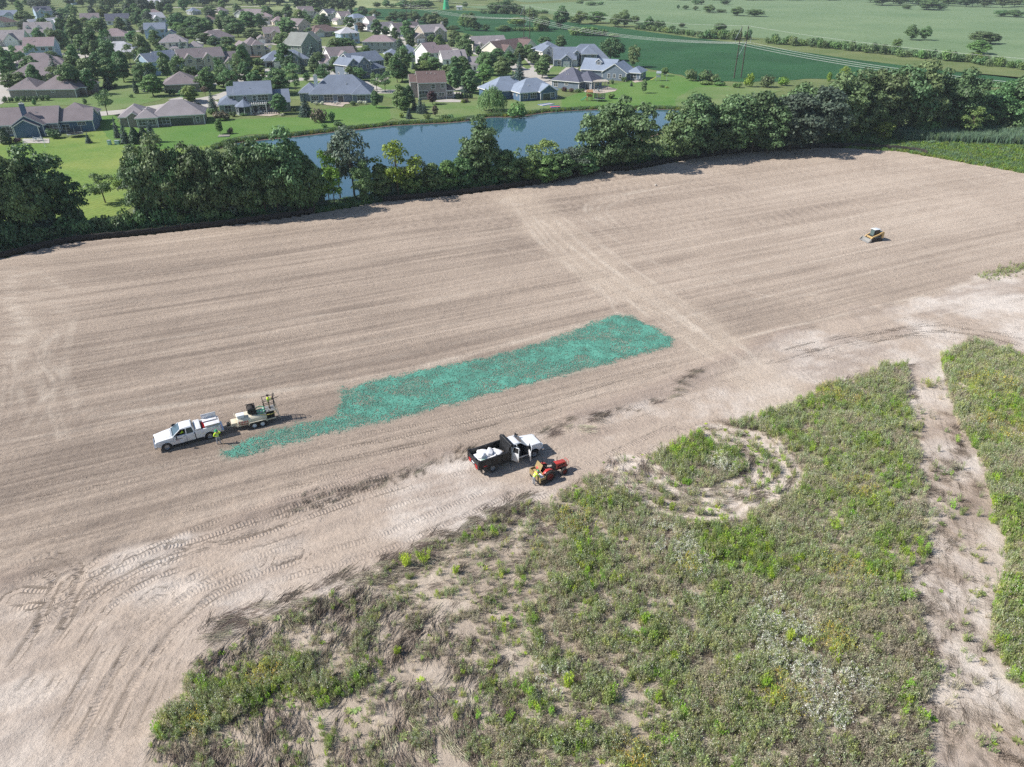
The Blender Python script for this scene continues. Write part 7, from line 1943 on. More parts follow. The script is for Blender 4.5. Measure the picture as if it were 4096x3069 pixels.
MB().box(-1.9, fx+0.1, 0.56, 0.66, 0.46, 0.60).box(-1.9, fx+0.1, -0.66, -0.56, 0.46, 0.60).tube((fx, 0.6, 0.52), (Lh-0.1, 0.03, 0.52), 0.055, 0.055, 6).tube((fx, -0.6, 0.52), (Lh-0.1, -0.03, 0.52), 0.055, 0.055, 6).build('frame', [M_CREAM], tr)
MB().tube((Lh-0.15, 0, 0.52), (Lh+0.2, 0, 0.52), 0.07, 0.06, 8).tube((Lh-0.5, 0.12, 0.1), (Lh-0.5, 0.12, 0.95), 0.05, 0.05, 8).build('hitch_jack', [M_STEEL], tr)
MB().box(fx+0.02, fx+0.6, -0.5, 0.5, 0.6, 0.9).build('battery_box', [M_CREAM], tr, bevel=0.02)
eng = MB(); eng.box(fx+0.65, fx+1.05, -0.22, 0.25, 0.58, 0.80); eng.tube((fx+0.7, -0.1, 0.8), (fx+0.9, 0.1, 0.98), 0.07, 0.07, 8); eng.tube((fx+0.8, 0.2, 0.7), (fx+1.05, 0.3, 0.75), 0.05, 0.05, 6); eng.build('pump', [M_BLACK], tr)
for s in (-1, 1):
    for xa in (-0.42, 0.42): wheel(tr, xa, s*0.90, 0.36, 0.22, s, M_LAMP)
    MB().prism([(-1.0, 0.55), (-0.85, 0.85), (0.85, 0.85), (1.0, 0.55), (0.94, 0.55), (0.82, 0.80), (-0.82, 0.80), (-0.94, 0.55)], s*0.80, s*1.06).build('fender', [M_CREAM], tr, bevel=0.01)
MB().tube((-0.42, -0.9, 0.36), (-0.42, 0.9, 0.36), 0.05, 0.05, 6).tube((0.42, -0.9, 0.36), (0.42, 0.9, 0.36), 0.05, 0.05, 6).build('axles', [M_BLACK], tr)
text('tank_lettering', 'FINN', 0.42, M_REDINK, tr, (fx-0.62, 0.875, 0.99), (R(90), 0, R(180)))
MB().box(fx-1.0, fx-0.3, 0.862, 0.868, 0.70, 0.74).build('tank_stripe', [M_REDINK], tr)
MB().box(fx-0.80, fx-0.1, 0.05, 0.62, 1.37, 1.70).build('top_locker', [M_WHITE], tr, bevel=0.03)
MB().box(fx-0.84, fx-0.06, 0.0, 0.66, 1.70, 1.75).build('locker_lid', [M_WHITE], tr, bevel=0.01)
MB().tube((fx-0.05, 0.3, 1.4), (fx+0.12, 0.3, 1.62), 0.03, 0.03, 6).tube((fx+0.12, 0.3, 1.62), (fx+0.12, -0.3, 1.62), 0.03, 0.03, 6).build('grab_rail', [M_CREAM], tr)
rl = MB(); rl.lathe([(0.06, -0.5), (0.42, -0.5), (0.42, -0.46), (0.22, -0.44), (0.24, 0.44), (0.42, 0.46), (0.42, 0.5), (0.06, 0.5)], 20, 'y', (fx-1.62, -0.05, 1.82))
rl.build('hose_reel', [M_BLACK], tr, smooth=True)
hs_ = MB()
for k in range(11): hs_.lathe([(0.26, -0.03), (0.36, -0.035), (0.37, 0), (0.36, 0.035), (0.26, 0.03)], 16, 'y', (fx-1.62, -0.45+k*0.08, 1.82))
hs_.build('hose', [M_RUB], tr, smooth=True)
MB().box(fx-2.1, fx-2.0, -0.6, 0.5, 1.36, 2.2).box(fx-2.1, fx-1.15, -0.62, -0.55, 2.15, 2.2).box(fx-2.1, fx-1.15, 0.5, 0.56, 2.15, 2.2).build('reel_frame', [M_BLACK], tr)
MB().box(fx-2.9, fx-2.45, -0.3, 0.4, 1.37, 1.55).build('folded_tarp', [M_SACK], tr, bevel=0.06)
hy = MB()
pts = [(fx-2.55+0.4*math.cos(k*0.6), 0.35+0.35*math.sin(k*0.6), 1.42+0.03*k) for k in range(22)]
hy.path(pts, 0.05, 6); hy.build('coiled_hose', [M_GREENH], tr)
MB().path([(fx-2.4, 0.7, 1.4), (fx-2.9, 0.82, 1.25), (fx-3.5, 0.8, 1.2), (fx-4.0, 0.7, 1.25)], 0.035, 6).build('suction_hose', [plain('yellow_hose', srgb(214, 200, 110), 0.6)], tr)
PX = -1.42                                                # operator's platform, x from PX-0.55 to PX+0.45
MB().box(PX-0.62, PX+0.5, -0.55, 0.55, 1.40, 1.46).build('platform', [M_STEEL], tr)
for xx in (PX-0.6, PX+0.48):
    for yy in (-0.53, 0.53): MB().tube((xx, yy, 1.4), (xx, yy, 2.75), 0.032, 0.032, 6).build('rail_post', [M_BLACK], tr)
for zq in (1.85, 2.3, 2.75):
    for yy in (-0.53, 0.53): MB().tube((PX-0.6, yy, zq), (PX+0.48, yy, zq), 0.028, 0.028, 6).build('rail', [M_BLACK], tr)
    MB().tube((PX-0.6, -0.53, zq), (PX-0.6, 0.53, zq), 0.028, 0.028, 6).build('rail', [M_BLACK], tr)
MB().path([(PX-0.6, -0.2, 2.75), (PX-0.7, -0.2, 3.1), (PX-0.75, 0.1, 3.2), (PX-0.7, 0.3, 3.05), (PX-0.55, 0.25, 2.9)], 0.035, 6).build('spray_gun', [M_BLACK], tr)
MB().tube((PX-0.4, 0.1, 2.6), (PX-1.2, 0.15, 2.75), 0.05, 0.03, 8).build('nozzle', [M_BLACK], tr)
MB().tube((PX-0.5, 0.6, 1.9), (-2.35, 0.62, 0.4), 0.035, 0.035, 6).tube((PX-0.6, -0.6, 2.6), (-2.35, -0.6, 0.4), 0.035, 0.035, 6).build('ladder_rail', [M_CREAM], tr)
for k in range(4): MB().tube((-2.3+k*0.12, -0.6, 0.6+0.3*k), (-2.3+k*0.12, 0.6, 0.6+0.3*k), 0.025, 0.025, 6).build('rung', [M_STEEL], tr)
e2 = MB(); e2.box(-1.85, -1.05, -0.5, 0.5, 0.55, 1.15); e2.box(-1.75, -1.2, -0.3, 0.35, 1.15, 1.36); e2.tube((-1.5, 0.3, 1.3), (-1.5, 0.32, 1.38), 0.06, 0.06, 8); e2.lathe([(0.05, -0.55), (0.25, -0.55), (0.25, -0.5), (0.05, -0.5)], 14, 'y', (-1.4, 0, 0.9))
e2.build('engine', [M_BLACK], tr, bevel=0.02)

# ---------------- dump truck, both doors of its near side open
dt, dt_h = place('dump_truck', (2136, 1831), (1973.4, 1888), 4.73, 1.0, -1, 'white-cabbed dump truck with black dump bed and two open doors', 'dump truck')
FA, RA = 2.36, -2.36
b = MB()
b.prism([(3.28, 0.72), (3.36, 1.0), (3.33, 1.32), (3.18, 1.47), (2.4, 1.56), (1.68, 1.62), (1.68, 0.62)] + [(FA-0.57, 0.62)] + arch(FA, 0.46, 0.60, 10, math.pi*0.93, math.pi*0.07) + [(FA+0.57, 0.62)], -1.0, 1.0)
for i, v in enumerate(b.v):
    if v[0] > 1.75:
        t = min(1, (v[0]-1.75)/1.6); f = 1 - 0.10*t*t
        if v[2] > 1.4: f -= 0.06
        b.v[i] = (v[0], v[1]*f, v[2])
b.build('bonnet', [M_WHITE], dt, bevel=0.11, seg=3)
MB().box(-0.18, 1.72, -0.97, 0.97, 0.55, 0.66).build('cab_floor', [M_BLACK], dt)
MB().prism([(1.70, 0.60), (1.70, 1.62), (-0.20, 1.62), (-0.20, 0.60)], 0.90, 0.99).build('far_door', [M_WHITE], dt, bevel=0.03)
MB().box(-0.24, -0.16, -0.95, 0.95, 0.6, 1.64).build('cab_back', [M_WHITE], dt)
MB().box(-0.2, 1.7, -1.0, -0.94, 0.56, 0.68).build('door_sill', [M_WHITE], dt)
MB().box(1.35, 1.72, -0.9, 0.9, 0.9, 1.55).build('dashboard', [M_CLOTH], dt)
for yy in (-0.45, 0.45): MB().box(0.45, 1.0, yy-0.27, yy+0.27, 0.66, 1.15).box(0.4, 0.6, yy-0.26, yy+0.26, 1.15, 1.78).build('seat', [M_CLOTH], dt, bevel=0.04)
cab(dt, 1.66, -0.20, 1.62, 2.20, 0.92, -0.12, 0.95, 0.76, side_glass=[(1.5, 0.4, 1, M_TINT), (0.35, -0.15, 1, M_TINT)])
for k in range(5): MB().box(0.80, 0.86, -0.5+0.25*k-0.03, -0.5+0.25*k+0.03, 2.24, 2.28).build('marker_lamp', [M_AMBER], dt)
def door(hx, hy, ang, w, name):
    d = MB(); d.prism([(0, 0), (w, 0), (w, 1.0), (0, 1.0)], -0.05, 0.05)
    d.add([], [])
    o = d.build(name, [M_WHITE], dt, bevel=0.03, loc=(hx, hy, 0.62), rot=(0, 0, ang))
    MB().tube((0.03, 0, 1.0), (0.12 if w > .9 else 0.03, 0.10, 1.56), 0.035, 0.035, 6).tube((w-0.03, 0, 1.0), (w-0.05, 0.10, 1.56), 0.035, 0.035, 6).tube((0.12, 0.10, 1.56), (w-0.05, 0.10, 1.56), 0.035, 0.035, 6).build('window_frame', [M_WHITE], o)
    quad_plate('window', [(0.06, 0.0, 1.0), (w-0.06, 0.0, 1.0), (w-0.08, 0.10, 1.53), (0.14, 0.10, 1.53)], M_TINT, o)
    MB().box(0.1, w-0.1, -0.005, 0.062, 0.12, 0.9).build('door_lining', [M_CLOTH], o)
    return o
door(1.66, -0.98, R(180+72), 1.08, 'front_door')
o = door(-0.16, -0.98, R(-62), 0.75, 'rear_door')
for s in (-1, 1):
    MB().box(3.22, 3.38, s*0.80-0.16, s*0.80+0.16, 1.08, 1.32).build('headlight', [M_LAMP], dt, bevel=0.02)
    wheel(dt, FA, s*0.90, 0.45, 0.28, s)
    wheel(dt, RA, s*0.78, 0.45, 0.48, s)
    MB().tube((1.5, s*0.98, 1.66), (1.48, s*1.2, 1.72), 0.03, 0.03, 6).box(1.42, 1.52, s*1.28-0.12, s*1.28+0.12, 1.55, 1.92).build('mirror', [M_BLACK], dt, bevel=0.02)
MB().box(3.2, 3.5, -1.02, 1.02, 0.52, 0.78).build('front_bumper', [M_CHROME], dt, bevel=0.04)
MB().box(3.3, 3.40, -0.62, 0.62, 0.85, 1.30).build('grille', [M_BLACK], dt, bevel=0.02)
MB().box(-3.75, 3.0, 0.34, 0.46, 0.55, 0.78).box(-3.75, 3.0, -0.46, -0.34, 0.55, 0.78).box(-1.6, -0.3, -0.9, -0.5, 0.5, 0.85).build('chassis', [M_BLACK], dt)
bx0, bx1, bz0, bz1, bw = -3.95, -0.42, 1.02, 1.78, 1.08
MB().box(bx0, bx1, -bw, bw, bz0-0.14, bz0).build('bed_floor', [plain('scuffed_bed_floor', srgb(150, 140, 134), 0.7, 0.1, 0.25, 2, 0.1)], dt)
for s in (-1, 1):
    MB().box(bx0, bx1, s*bw-0.05, s*bw+0.05, bz0-0.13, bz1).box(bx0-0.02, bx1+0.02, s*bw-0.08, s*bw+0.08, bz1, bz1+0.09).build('bed_side', [M_BLACK], dt, bevel=0.01)
    MB().box(bx0-0.06, bx0+0.14, s*bw-0.09, s*bw+0.09, bz0-0.12, bz1+0.22).build('rear_post', [M_BLACK], dt)
    for k in range(3): MB().box(bx0+0.35+k*1.1, bx0+0.42+k*1.1, s*bw-0.08+0.05*s, s*bw+0.08+0.05*s, bz0-0.13, bz1).build('bed_rib', [M_BLACK], dt)
    MB().box(bx0-0.07, bx0-0.03, s*0.7-0.22, s*0.7+0.22, 0.88, 0.98).build('tail_light', [M_RLAMP], dt)
    MB().box(-3.55, -3.51, s*0.78-0.26, s*0.78+0.26, 0.2, 0.85).build('mud_flap', [M_RUB], dt)
MB().box(bx0-0.04, bx0+0.02, -bw+0.05, bw-0.05, bz0-0.05, bz1).build('tailgate', [M_BLACK], dt)
for yy in (-0.65, 0, 0.65): MB().box(bx0-0.07, bx0-0.03, yy-0.25, yy+0.25, bz0+0.12, bz0+0.22).build('reflector', [M_RLAMP if yy else M_LAMP], dt)
MB().box(bx1-0.05, bx1+0.05, -bw, bw, bz0, 2.34).build('headboard', [M_BLACK], dt, bevel=0.01)
MB().box(bx1-0.10, bx1+0.42, -bw-0.05, bw+0.05, 2.34, 2.42).build('cab_shield', [M_BLACK], dt, bevel=0.02)
MB().tube((bx1+0.1, -bw, 2.50), (bx1+0.1, bw, 2.50), 0.09, 0.09, 10).build('tarp_roll', [M_BLACK], dt)
tp = MB(); nn = 14
rows = []
for k in range(nn+1):
    yy = -bw+0.12 + (2*bw-0.24)*k/nn; dx = 0.04*math.sin(k*1.9)+0.03*math.sin(k*4.1)
    rows.append([(bx1-0.10+dx*0.3, yy, 2.33), (bx1-0.14+dx, yy, 1.8), (bx1-0.22+dx*1.5, yy, 1.2)])
for k in range(nn):
    for j in range(2): tp.add([rows[k][j], rows[k+1][j], rows[k+1][j+1], rows[k][j+1]], [(0,1,2,3)])
tp.build('hanging_tarp', [M_BLACK], dt, smooth=True)
MB().box(bx0+0.5, bx0+0.9, -bw-0.062, -bw-0.055, 1.1, 1.18).build('reflective_tape', [M_RLAMP], dt)
def sack_mesh(seed):
    g = np.random.default_rng(seed)
    bm = bmesh.new(); bmesh.ops.create_icosphere(bm, subdivisions=3, radius=1)
    for v in bm.verts:
        c = v.co.copy(); n_ = math.sin(c.x*4+seed)*0.06 + math.sin(c.y*5+seed*2)*0.06 + math.sin(c.z*6+c.x*3)*0.05
        sq = lambda t: math.copysign(abs(t)**0.7, t)
        v.co = Vector((sq(c.x)*0.42, sq(c.y)*0.27, sq(c.z)*0.15)) * (1 + n_)
        if c.x > 0.85: v.co.x += 0.10; v.co.z += 0.04
    me = bpy.data.meshes.new('sack'); bm.to_mesh(me); bm.free()
    me.materials.append(M_SACK); me.polygons.foreach_set('use_smooth', [True]*len(me.polygons))
    return me
sacks = [sack_mesh(s) for s in (1, 2, 3)]
SK = [(-3.55,0.55,0.16,0.4,'white sack at the tailgate on the far side of the dump bed'),(-3.15,0.30,0.17,1.3,'white sack behind the tailgate sack in the dump bed'),(-2.75,0.15,0.20,0.2,'fat white sack in the middle of the dump bed'),(-2.25,-0.1,0.17,2.2,'white sack leaning on the twisted one in the dump bed'),(-1.95,0.25,0.18,0.7,'twisted white sack nearest the cab in the dump bed'),(-2.35,0.2,0.44,1.0,'white sack lying on top of the others in the dump bed'),(-3.35,-0.35,0.17,0.9,'white and green sack at the near tailgate corner of the dump bed'),(-2.9,-0.62,0.16,0.1,'white sack against the near side of the dump bed'),(-3.5,-0.05,0.16,1.7,'white sack pressed against the middle of the tailgate'),(-2.9,0.45,0.50,2.6,'white sack on top near the far side of the dump bed'),(-3.3,0.1,0.48,0.8,'white sack on top of the heap toward the tailgate'),(-1.5,0.1,0.18,1.9,'white sack lying below the hanging tarp')]
for i, (x, y, z, a_, lb) in enumerate(SK):
    p = dt.matrix_basis @ Vector((x + 0.28, y, bz0+z+0.04))
    o = link('sack', sacks[i % 3], None, p, (random.uniform(-.2, .2), random.uniform(-.2, .2), a_+dt_h), (1.3, 1.3, 1.5))
    if 'green' in lb: o.material_slots[0].link = 'OBJECT'; o.material_slots[0].material = plain('pale_green_sack', srgb(190, 222, 204), 0.7, 0, 0.06, 5, 0.3)
    tag(o, lb, 'sack', 'sacks in the dump bed')
p = dt.matrix_basis @ Vector((0.8, -0.35, 1.28)); o = link('sack', sacks[1], None, p, (0.9, 0, 1.2+dt_h), (0.9, 0.9, 1.1)); tag(o, 'white sack on the seat inside the open truck cab', 'sack', 'sacks in the dump bed')

# ---------------- red tractor with its seeder
tc_, tc_h = place('tractor', (2258, 1901), (2197, 1925), 1.8, 0.75, -1, 'small red tractor with knobbly tyres and no cab', 'tractor')
FA, RA = 0.92, -0.88
for s in (-1, 1):
    wheel(tc_, RA, s*0.72, 0.62, 0.40, s, M_DRED, 0.028, 18)
    wheel(tc_, FA, s*0.62, 0.38, 0.26, s, M_DRED, 0.016, 16)
    fn = MB(); A0 = [(RA+0.70*math.cos(t), 0.62+0.70*math.sin(t)) for t in np.linspace(0.45, 2.7, 9)]; A1 = [(RA+0.66*math.cos(t), 0.62+0.66*math.sin(t)) for t in np.linspace(2.7, 0.45, 9)]
    fn.prism(A0+A1, s*0.42, s*0.70); fn.build('fender', [M_RED], tc_, bevel=0.01)
b = MB(); b.loft([[(1.42, -0.24, 0.72), (1.42, 0.24, 0.72), (1.42, 0.22, 1.08), (1.42, -0.22, 1.08)], [(1.35, -0.28, 0.68), (1.35, 0.28, 0.68), (1.35, 0.25, 1.18), (1.35, -0.25, 1.18)], [(0.15, -0.30, 0.68), (0.15, 0.30, 0.68), (0.15, 0.28, 1.30), (0.15, -0.28, 1.30)], [(0.10, -0.28, 0.7), (0.10, 0.28, 0.7), (0.10, 0.26, 1.26), (0.10, -0.26, 1.26)]])
b.build('bonnet', [M_RED], tc_, bevel=0.04)
for s in (-1, 1): MB().box(0.35, 1.25, s*0.293-0.01, s*0.293+0.01, 0.92, 1.04).build('bonnet_grille', [M_BLACK], tc_)
MB().box(1.40, 1.45, -0.2, 0.2, 0.74, 1.04).build('front_grille', [M_BLACK], tc_)
MB().box(-1.0, 1.3, -0.16, 0.16, 0.40, 0.72).box(0.85, 1.0, -0.55, 0.55, 0.30, 0.42).box(-1.05, -0.7, -0.5, 0.5, 0.45, 0.75).build('chassis', [M_BLACK], tc_, bevel=0.02)
MB().path([(1.5, -0.3, 0.6), (1.62, -0.3, 0.75), (1.62, -0.3, 1.2), (1.62, 0.3, 1.2), (1.62, 0.3, 0.75), (1.5, 0.3, 0.6)], 0.025, 6).tube((1.62, 0, .7), (1.62, 0, 1.2), .02, .02, 6).box(1.3, 1.62, -0.22, 0.22, 0.5, 0.68).build('bull_bar', [M_RED], tc_)
MB().box(-0.35, 0.25, -0.45, 0.45, 0.55, 0.60).build('foot_deck', [M_BLACK], tc_)
MB().box(-0.78, -0.34, -0.22, 0.22, 0.82, 0.92).box(-0.86, -0.76, -0.22, 0.22, 0.9, 1.28).build('seat', [M_BLACK], tc_, bevel=0.03)
MB().box(-0.95, -0.45, -0.42, 0.42, 0.70, 0.82).box(-0.98, -0.86, -0.3, 0.3, 0.8, 1.1).build('seat_deck', [M_RED], tc_, bevel=0.02)
MB().tube((0.12, 0, 1.1), (-0.12, 0, 1.32), 0.025, 0.025, 6).lathe([(0.17, -0.02), (0.20, 0), (0.17, 0.02), (0.15, 0), (0.17, -0.02)], 16, 'z', (-0.13, 0, 1.33)).build('steering_wheel', [M_BLACK], tc_, smooth=True)
MB().box(0.06, 0.16, -0.3, 0.3, 0.7, 1.34).build('dash_panel', [M_BLACK], tc_, bevel=0.02)
MB().tube((-0.95, 0.40, 0.8), (-0.95, 0.40, 1.6), 0.035, 0.035, 6).box(-1.0, -0.9, 0.33, 0.47, 1.55, 1.75).build('light_post', [M_BLACK], tc_)
MB().tube((0.6, 0.2, 1.2), (0.6, 0.2, 1.75), 0.03, 0.03, 8).build('exhaust', [M_BLACK], tc_)
sd_ = on(tc_, (-1.75, 0, 0), 'seed_spreader'); tag(sd_, 'tan wooden seed spreader hitched behind the red tractor', 'seed spreader')
MB().box(-0.32, -0.28, -0.95, 0.95, 0.35, 0.95).build('rear_board', [M_WOOD], sd_); MB().box(0.28, 0.32, -0.95, 0.95, 0.35, 0.95).build('front_board', [M_WOOD], sd_)
for yy in (-0.95, 0.0, 0.95): MB().box(-0.30, 0.30, yy-0.02, yy+0.02, 0.35, 0.92).build('divider', [M_WOOD], sd_)
MB().box(-0.28, 0.28, -0.92, 0.92, 0.33, 0.37).build('bottom_board', [M_WOOD], sd_)
MB().box(-0.24, 0.24, 0.06, 0.90, 0.37, 0.72).build('seed', [plain('seed_mix', srgb(176, 150, 108), 0.9, 0, 0.25, 12)], sd_)
MB().prism([(0.30, 0.95), (0.34, 0.95), (0.62, 1.5), (0.58, 1.52)], 0.0, 0.95).build('raised_lid', [M_WOOD], sd_)
MB().box(-0.2, 0.2, -0.88, -0.1, 0.72, 0.86).build('seed_bag', [M_SACK], sd_, bevel=0.05)
for yy in (-1.02, 1.02): MB().box(-0.2, 0.35, yy-0.03, yy+0.03, 0.12, 0.6).tube((-0.0, yy*1.0, 0.2), (0.9, yy*0.25, 0.55), 0.03, 0.03, 6).build('side_frame', [M_BLACK], sd_)
for s in (-1, 1): MB().lathe([(0.02, -0.9), (0.17, -0.88), (0.17, 0.88), (0.02, 0.9)], 14, 'y', (-0.18 if s < 0 else 0.22, 0, 0.17)).build('roller', [M_BLACK], sd_, smooth=True)

# ---------------- yellow compact track loader
q1, q2 = P(3435.5, 958, SOIL_Z), P(3474, 976, SOIL_Z)
tv = (q2-q1).normalized(); hd = Vector((tv.y, -tv.x, 0))
if hd.x > 0: hd = -hd
mid = (q1+q2)/2 - hd*1.9
sk = empty('track_loader', (mid.x, mid.y, float(soil_z(mid.x, mid.y))), math.atan2(hd.y, hd.x))
tag(sk, 'yellow compact track loader with steel bucket alone on the bare field', 'track loader')
for s in (-1, 1):
    MB().prism([(-1.15, 0.10), (-0.95, 0.0), (0.95, 0.0), (1.2, 0.18), (1.1, 0.45), (0.2, 0.62), (-0.2, 0.75), (-0.9, 0.55), (-1.2, 0.35)], s*0.55, s*0.95).build('track', [M_RUB], sk, bevel=0.04)
    for k in range(4): MB().lathe([(0.02, -0.12), (0.17, -0.12), (0.17, 0.12), (0.02, 0.12)], 12, 'y', (-0.7+k*0.45, s*0.86, 0.2)).build('track_roller', [M_BLACK], sk)
    MB().prism([(-1.35, 1.55), (-1.15, 1.72), (-0.2, 1.30), (0.9, 0.95), (1.32, 0.55), (1.30, 0.22), (1.12, 0.25), (1.08, 0.5), (0.7, 0.78), (-0.4, 1.08), (-1.2, 1.38)], s*0.66, s*0.82).build('lift_arm', [M_YEL], sk, bevel=0.02)
    MB().prism([(-1.45, 0.5), (-0.95, 0.5), (-1.1, 1.6), (-1.4, 1.6)], s*0.60, s*0.84).build('tower', [M_YEL], sk, bevel=0.02)
    MB().tube((-0.9, s*0.74, 0.75), (0.7, s*0.74, 0.80), 0.06, 0.05, 8).build('lift_cylinder', [M_STEEL], sk)
MB().box(-1.1, 0.75, -0.56, 0.56, 0.3, 1.0).build('body', [M_BLACK], sk, bevel=0.03)
MB().box(-1.62, -0.8, -0.58, 0.58, 0.5, 1.45).build('engine_cover', [M_BLACK], sk, bevel=0.06)
MB().box(-1.55, -0.85, -0.5, 0.5, 1.45, 1.58).build('engine_hood', [M_STEEL], sk, bevel=0.03)
MB().box(0.55, 0.95, -0.60, 0.60, 0.55, 0.85).build('front_frame', [M_YEL], sk, bevel=0.03)
MB().prism([(-0.7, 1.0), (0.55, 0.85), (0.42, 2.0), (-0.62, 2.02)], -0.50, 0.50).build('cab', [M_BLACK], sk, bevel=0.04)
MB().box(-0.70, 0.52, -0.54, 0.54, 2.02, 2.10).build('cab_roof', [M_LAMP], sk, bevel=0.03)
quad_plate('windscreen', [(0.565, -0.44, 0.95), (0.565, 0.44, 0.95), (0.455, 0.42, 1.95), (0.455, -0.42, 1.95)], glass_mat('loader_glass', (0.08, 0.12, 0.12)), sk)
for s in (-1, 1): MB().box(-0.5, 0.3, s*0.505-0.01, s*0.505+0.01, 1.15, 1.9).build('side_window', [M_TINT], sk)
bk = MB(); bk.prism([(1.32, 0.62), (1.40, 0.62), (1.44, 0.16), (2.02, 0.09), (2.02, 0.04), (1.40, 0.08), (1.32, 0.2)], -1.12, 1.12); bk.build('bucket', [M_STEEL], sk, bevel=0.01)
for s in (-1, 1): MB().prism([(1.34, 0.62), (1.48, 0.60), (2.0, 0.09), (2.0, 0.05), (1.36, 0.1)], s*1.13, s*1.09).build('bucket_cheek', [M_STEEL], sk)

# ------------------------------------------------------------------ people
M_SKIN = plain('skin', srgb(190, 140, 114), 0.6, 0, 0.05, 8)
M_HIVIS = plain('hi_vis_yellow', srgb(206, 240, 60), 0.7, 0, 0.06, 8)
M_GREYT = plain('grey_trousers', srgb(150, 152, 158), 0.85, 0, 0.12, 8)
M_KHAKI = plain('khaki_trousers', srgb(120, 108, 90), 0.85, 0, 0.12, 8)
M_BOOT = plain('brown_boots', srgb(70, 54, 44), 0.8, 0, 0.1, 8)
M_BAND = plain('silver_band', srgb(206, 208, 206), 0.35, 0.3, 0.03, 8)
M_HARD = plain('green_hard_hat', srgb(50, 160, 110), 0.35, 0, 0.03, 8)
M_CAP = plain('black_cap', srgb(36, 38, 42), 0.8, 0, 0.05, 8)
def person(name, loc, rz, J, trousers, hat, label, seated=False):
    """One skinned body from a posed skeleton; the zone of each face follows its nearest bone."""
    bones = [('pelvis','spine','shirt'),('spine','chest','shirt'),('chest','neck','skin'),('neck','head','skin'),('head','crown','skin')]
    for s in 'LR':
        bones += [('chest','sh'+s,'shirt'),('sh'+s,'el'+s,'shirt'),('el'+s,'wr'+s,'shirt' if not seated else 'skin'),('wr'+s,'ha'+s,'skin')]
        bones += [('pelvis','hi'+s,'pants'),('hi'+s,'kn'+s,'pants'),('kn'+s,'an'+s,'pants'),('an'+s,'to'+s,'boot')]
    rad = dict(pelvis=.145, spine=.135, chest=.155, neck=.062, head=.098, crown=.085)
    for s in 'LR': rad.update({'sh'+s:.078,'el'+s:.052,'wr'+s:.036,'ha'+s:.030,'hi'+s:.098,'kn'+s:.066,'an'+s:.050,'to'+s:.044})
    pts = dict(J)
    for s in 'LR':                                        # four fingers and a thumb on every hand
        w, h_ = Vector(J['wr'+s]), Vector(J['ha'+s]); d = (h_-w).normalized(); o = d.orthogonal().normalized()
        for k, (off, ln) in enumerate(((-.028,.075),(-.010,.088),(.010,.084),(.028,.068))):
            nm = 'f%d%s' % (k, s); pts[nm] = tuple(h_ + o*off + d*0.02); pts[nm+'t'] = tuple(h_ + o*off*1.2 + d*ln + Vector((0.012, 0, -0.01)))
            bones += [('ha'+s, nm, 'skin'), (nm, nm+'t', 'skin')]; rad[nm] = .011; rad[nm+'t'] = .009
        pts['th'+s] = tuple(w.lerp(h_, 0.6) + o*0.05 + d*0.03); bones += [('ha'+s, 'th'+s, 'skin')]; rad['th'+s] = .012
    keys = list(pts); idx = {k: i for i, k in enumerate(keys)}
    me = bpy.data.meshes.new(name); me.from_pydata([pts[k] for k in keys], [(idx[a], idx[b]) for a, b, _ in bones], [])
    o = bpy.data.objects.new(name, me); COL.objects.link(o)
    sk_ = o.modifiers.new('skin', 'SKIN'); sub = o.modifiers.new('sub', 'SUBSURF'); sub.levels = 1; sub.render_levels = 1
    lay = me.skin_vertices[0].data if me.skin_vertices else None
    if lay is None:
        me.skin_vertices.new(); lay = me.skin_vertices[0].data
    for k in keys: lay[idx[k]].radius = (rad[k], rad[k]); lay[idx[k]].use_root = (k == 'pelvis')
    bpy.context.view_layer.update()
    ev = o.evaluated_get(bpy.context.evaluated_depsgraph_get())
    m2 = bpy.data.meshes.new_from_object(ev); bpy.data.objects.remove(o)
    mats = dict(skin=0, shirt=1, pants=2, boot=3)
    m2.materials.clear()
    for mm in (M_SKIN, M_HIVIS, trousers, M_BOOT): m2.materials.append(mm)
    for f in m2.polygons:
        best, bz = 9, 'shirt'
        for a, b_, zn in bones:
            A, B = Vector(pts[a]), Vector(pts[b_]); t = max(0, min(1, (f.center-A).dot(B-A)/max(1e-9, (B-A).length_squared)))
            dd_ = (f.center-(A+(B-A)*t)).length - rad[a]*0.6
            if dd_ < best: best, bz = dd_, zn
        if bz == 'skin' and f.center.z < J['chest'][2]+0.02 and best < 9 and (f.center-Vector(J['neck'])).length < 0.16 and f.center.z < J['neck'][2]-0.04: bz = 'shirt'
        f.material_index = mats[bz]; f.use_smooth = True
    body = link(name, m2, None, loc, (0, 0, rz))
    hd_ = Vector(J['head']); up = (Vector(J['crown'])-hd_).normalized()
    q = up.to_track_quat('Z', 'X') if up.z < 0.999 else None
    ht = MB()
    if hat is M_HARD: ht.lathe([(0.175, 0.05), (0.17, 0.065), (0.132, 0.07), (0.125, 0.13), (0.08, 0.185), (0.001, 0.20)], 18)
    else: ht.lathe([(0.125, 0.04), (0.125, 0.09), (0.09, 0.15), (0.001, 0.165)], 16).box(0.08, 0.22, -0.08, 0.08, 0.055, 0.068)
    h_o = ht.build('hat', [hat], body, smooth=True, loc=hd_)
    if q: h_o.rotation_mode = 'QUATERNION'; h_o.rotation_quaternion = q
    fc = MB(); fc.add([(0.10, -0.018, -0.01), (0.10, 0.018, -0.01), (0.132, 0, -0.012), (0.10, 0, 0.035)], [(0,2,1),(0,3,2),(1,2,3)]); fc.box(0.088, 0.104, -0.03, 0.03, -0.052, -0.042, 1); fc.box(0.088, 0.105, 0.022, 0.046, 0.02, 0.034, 1); fc.box(0.088, 0.105, -0.046, -0.022, 0.02, 0.034, 1)
    for s in (-1, 1): fc.box(-0.02, 0.02, s*0.105-0.012, s*0.105+0.012, -0.025, 0.035)
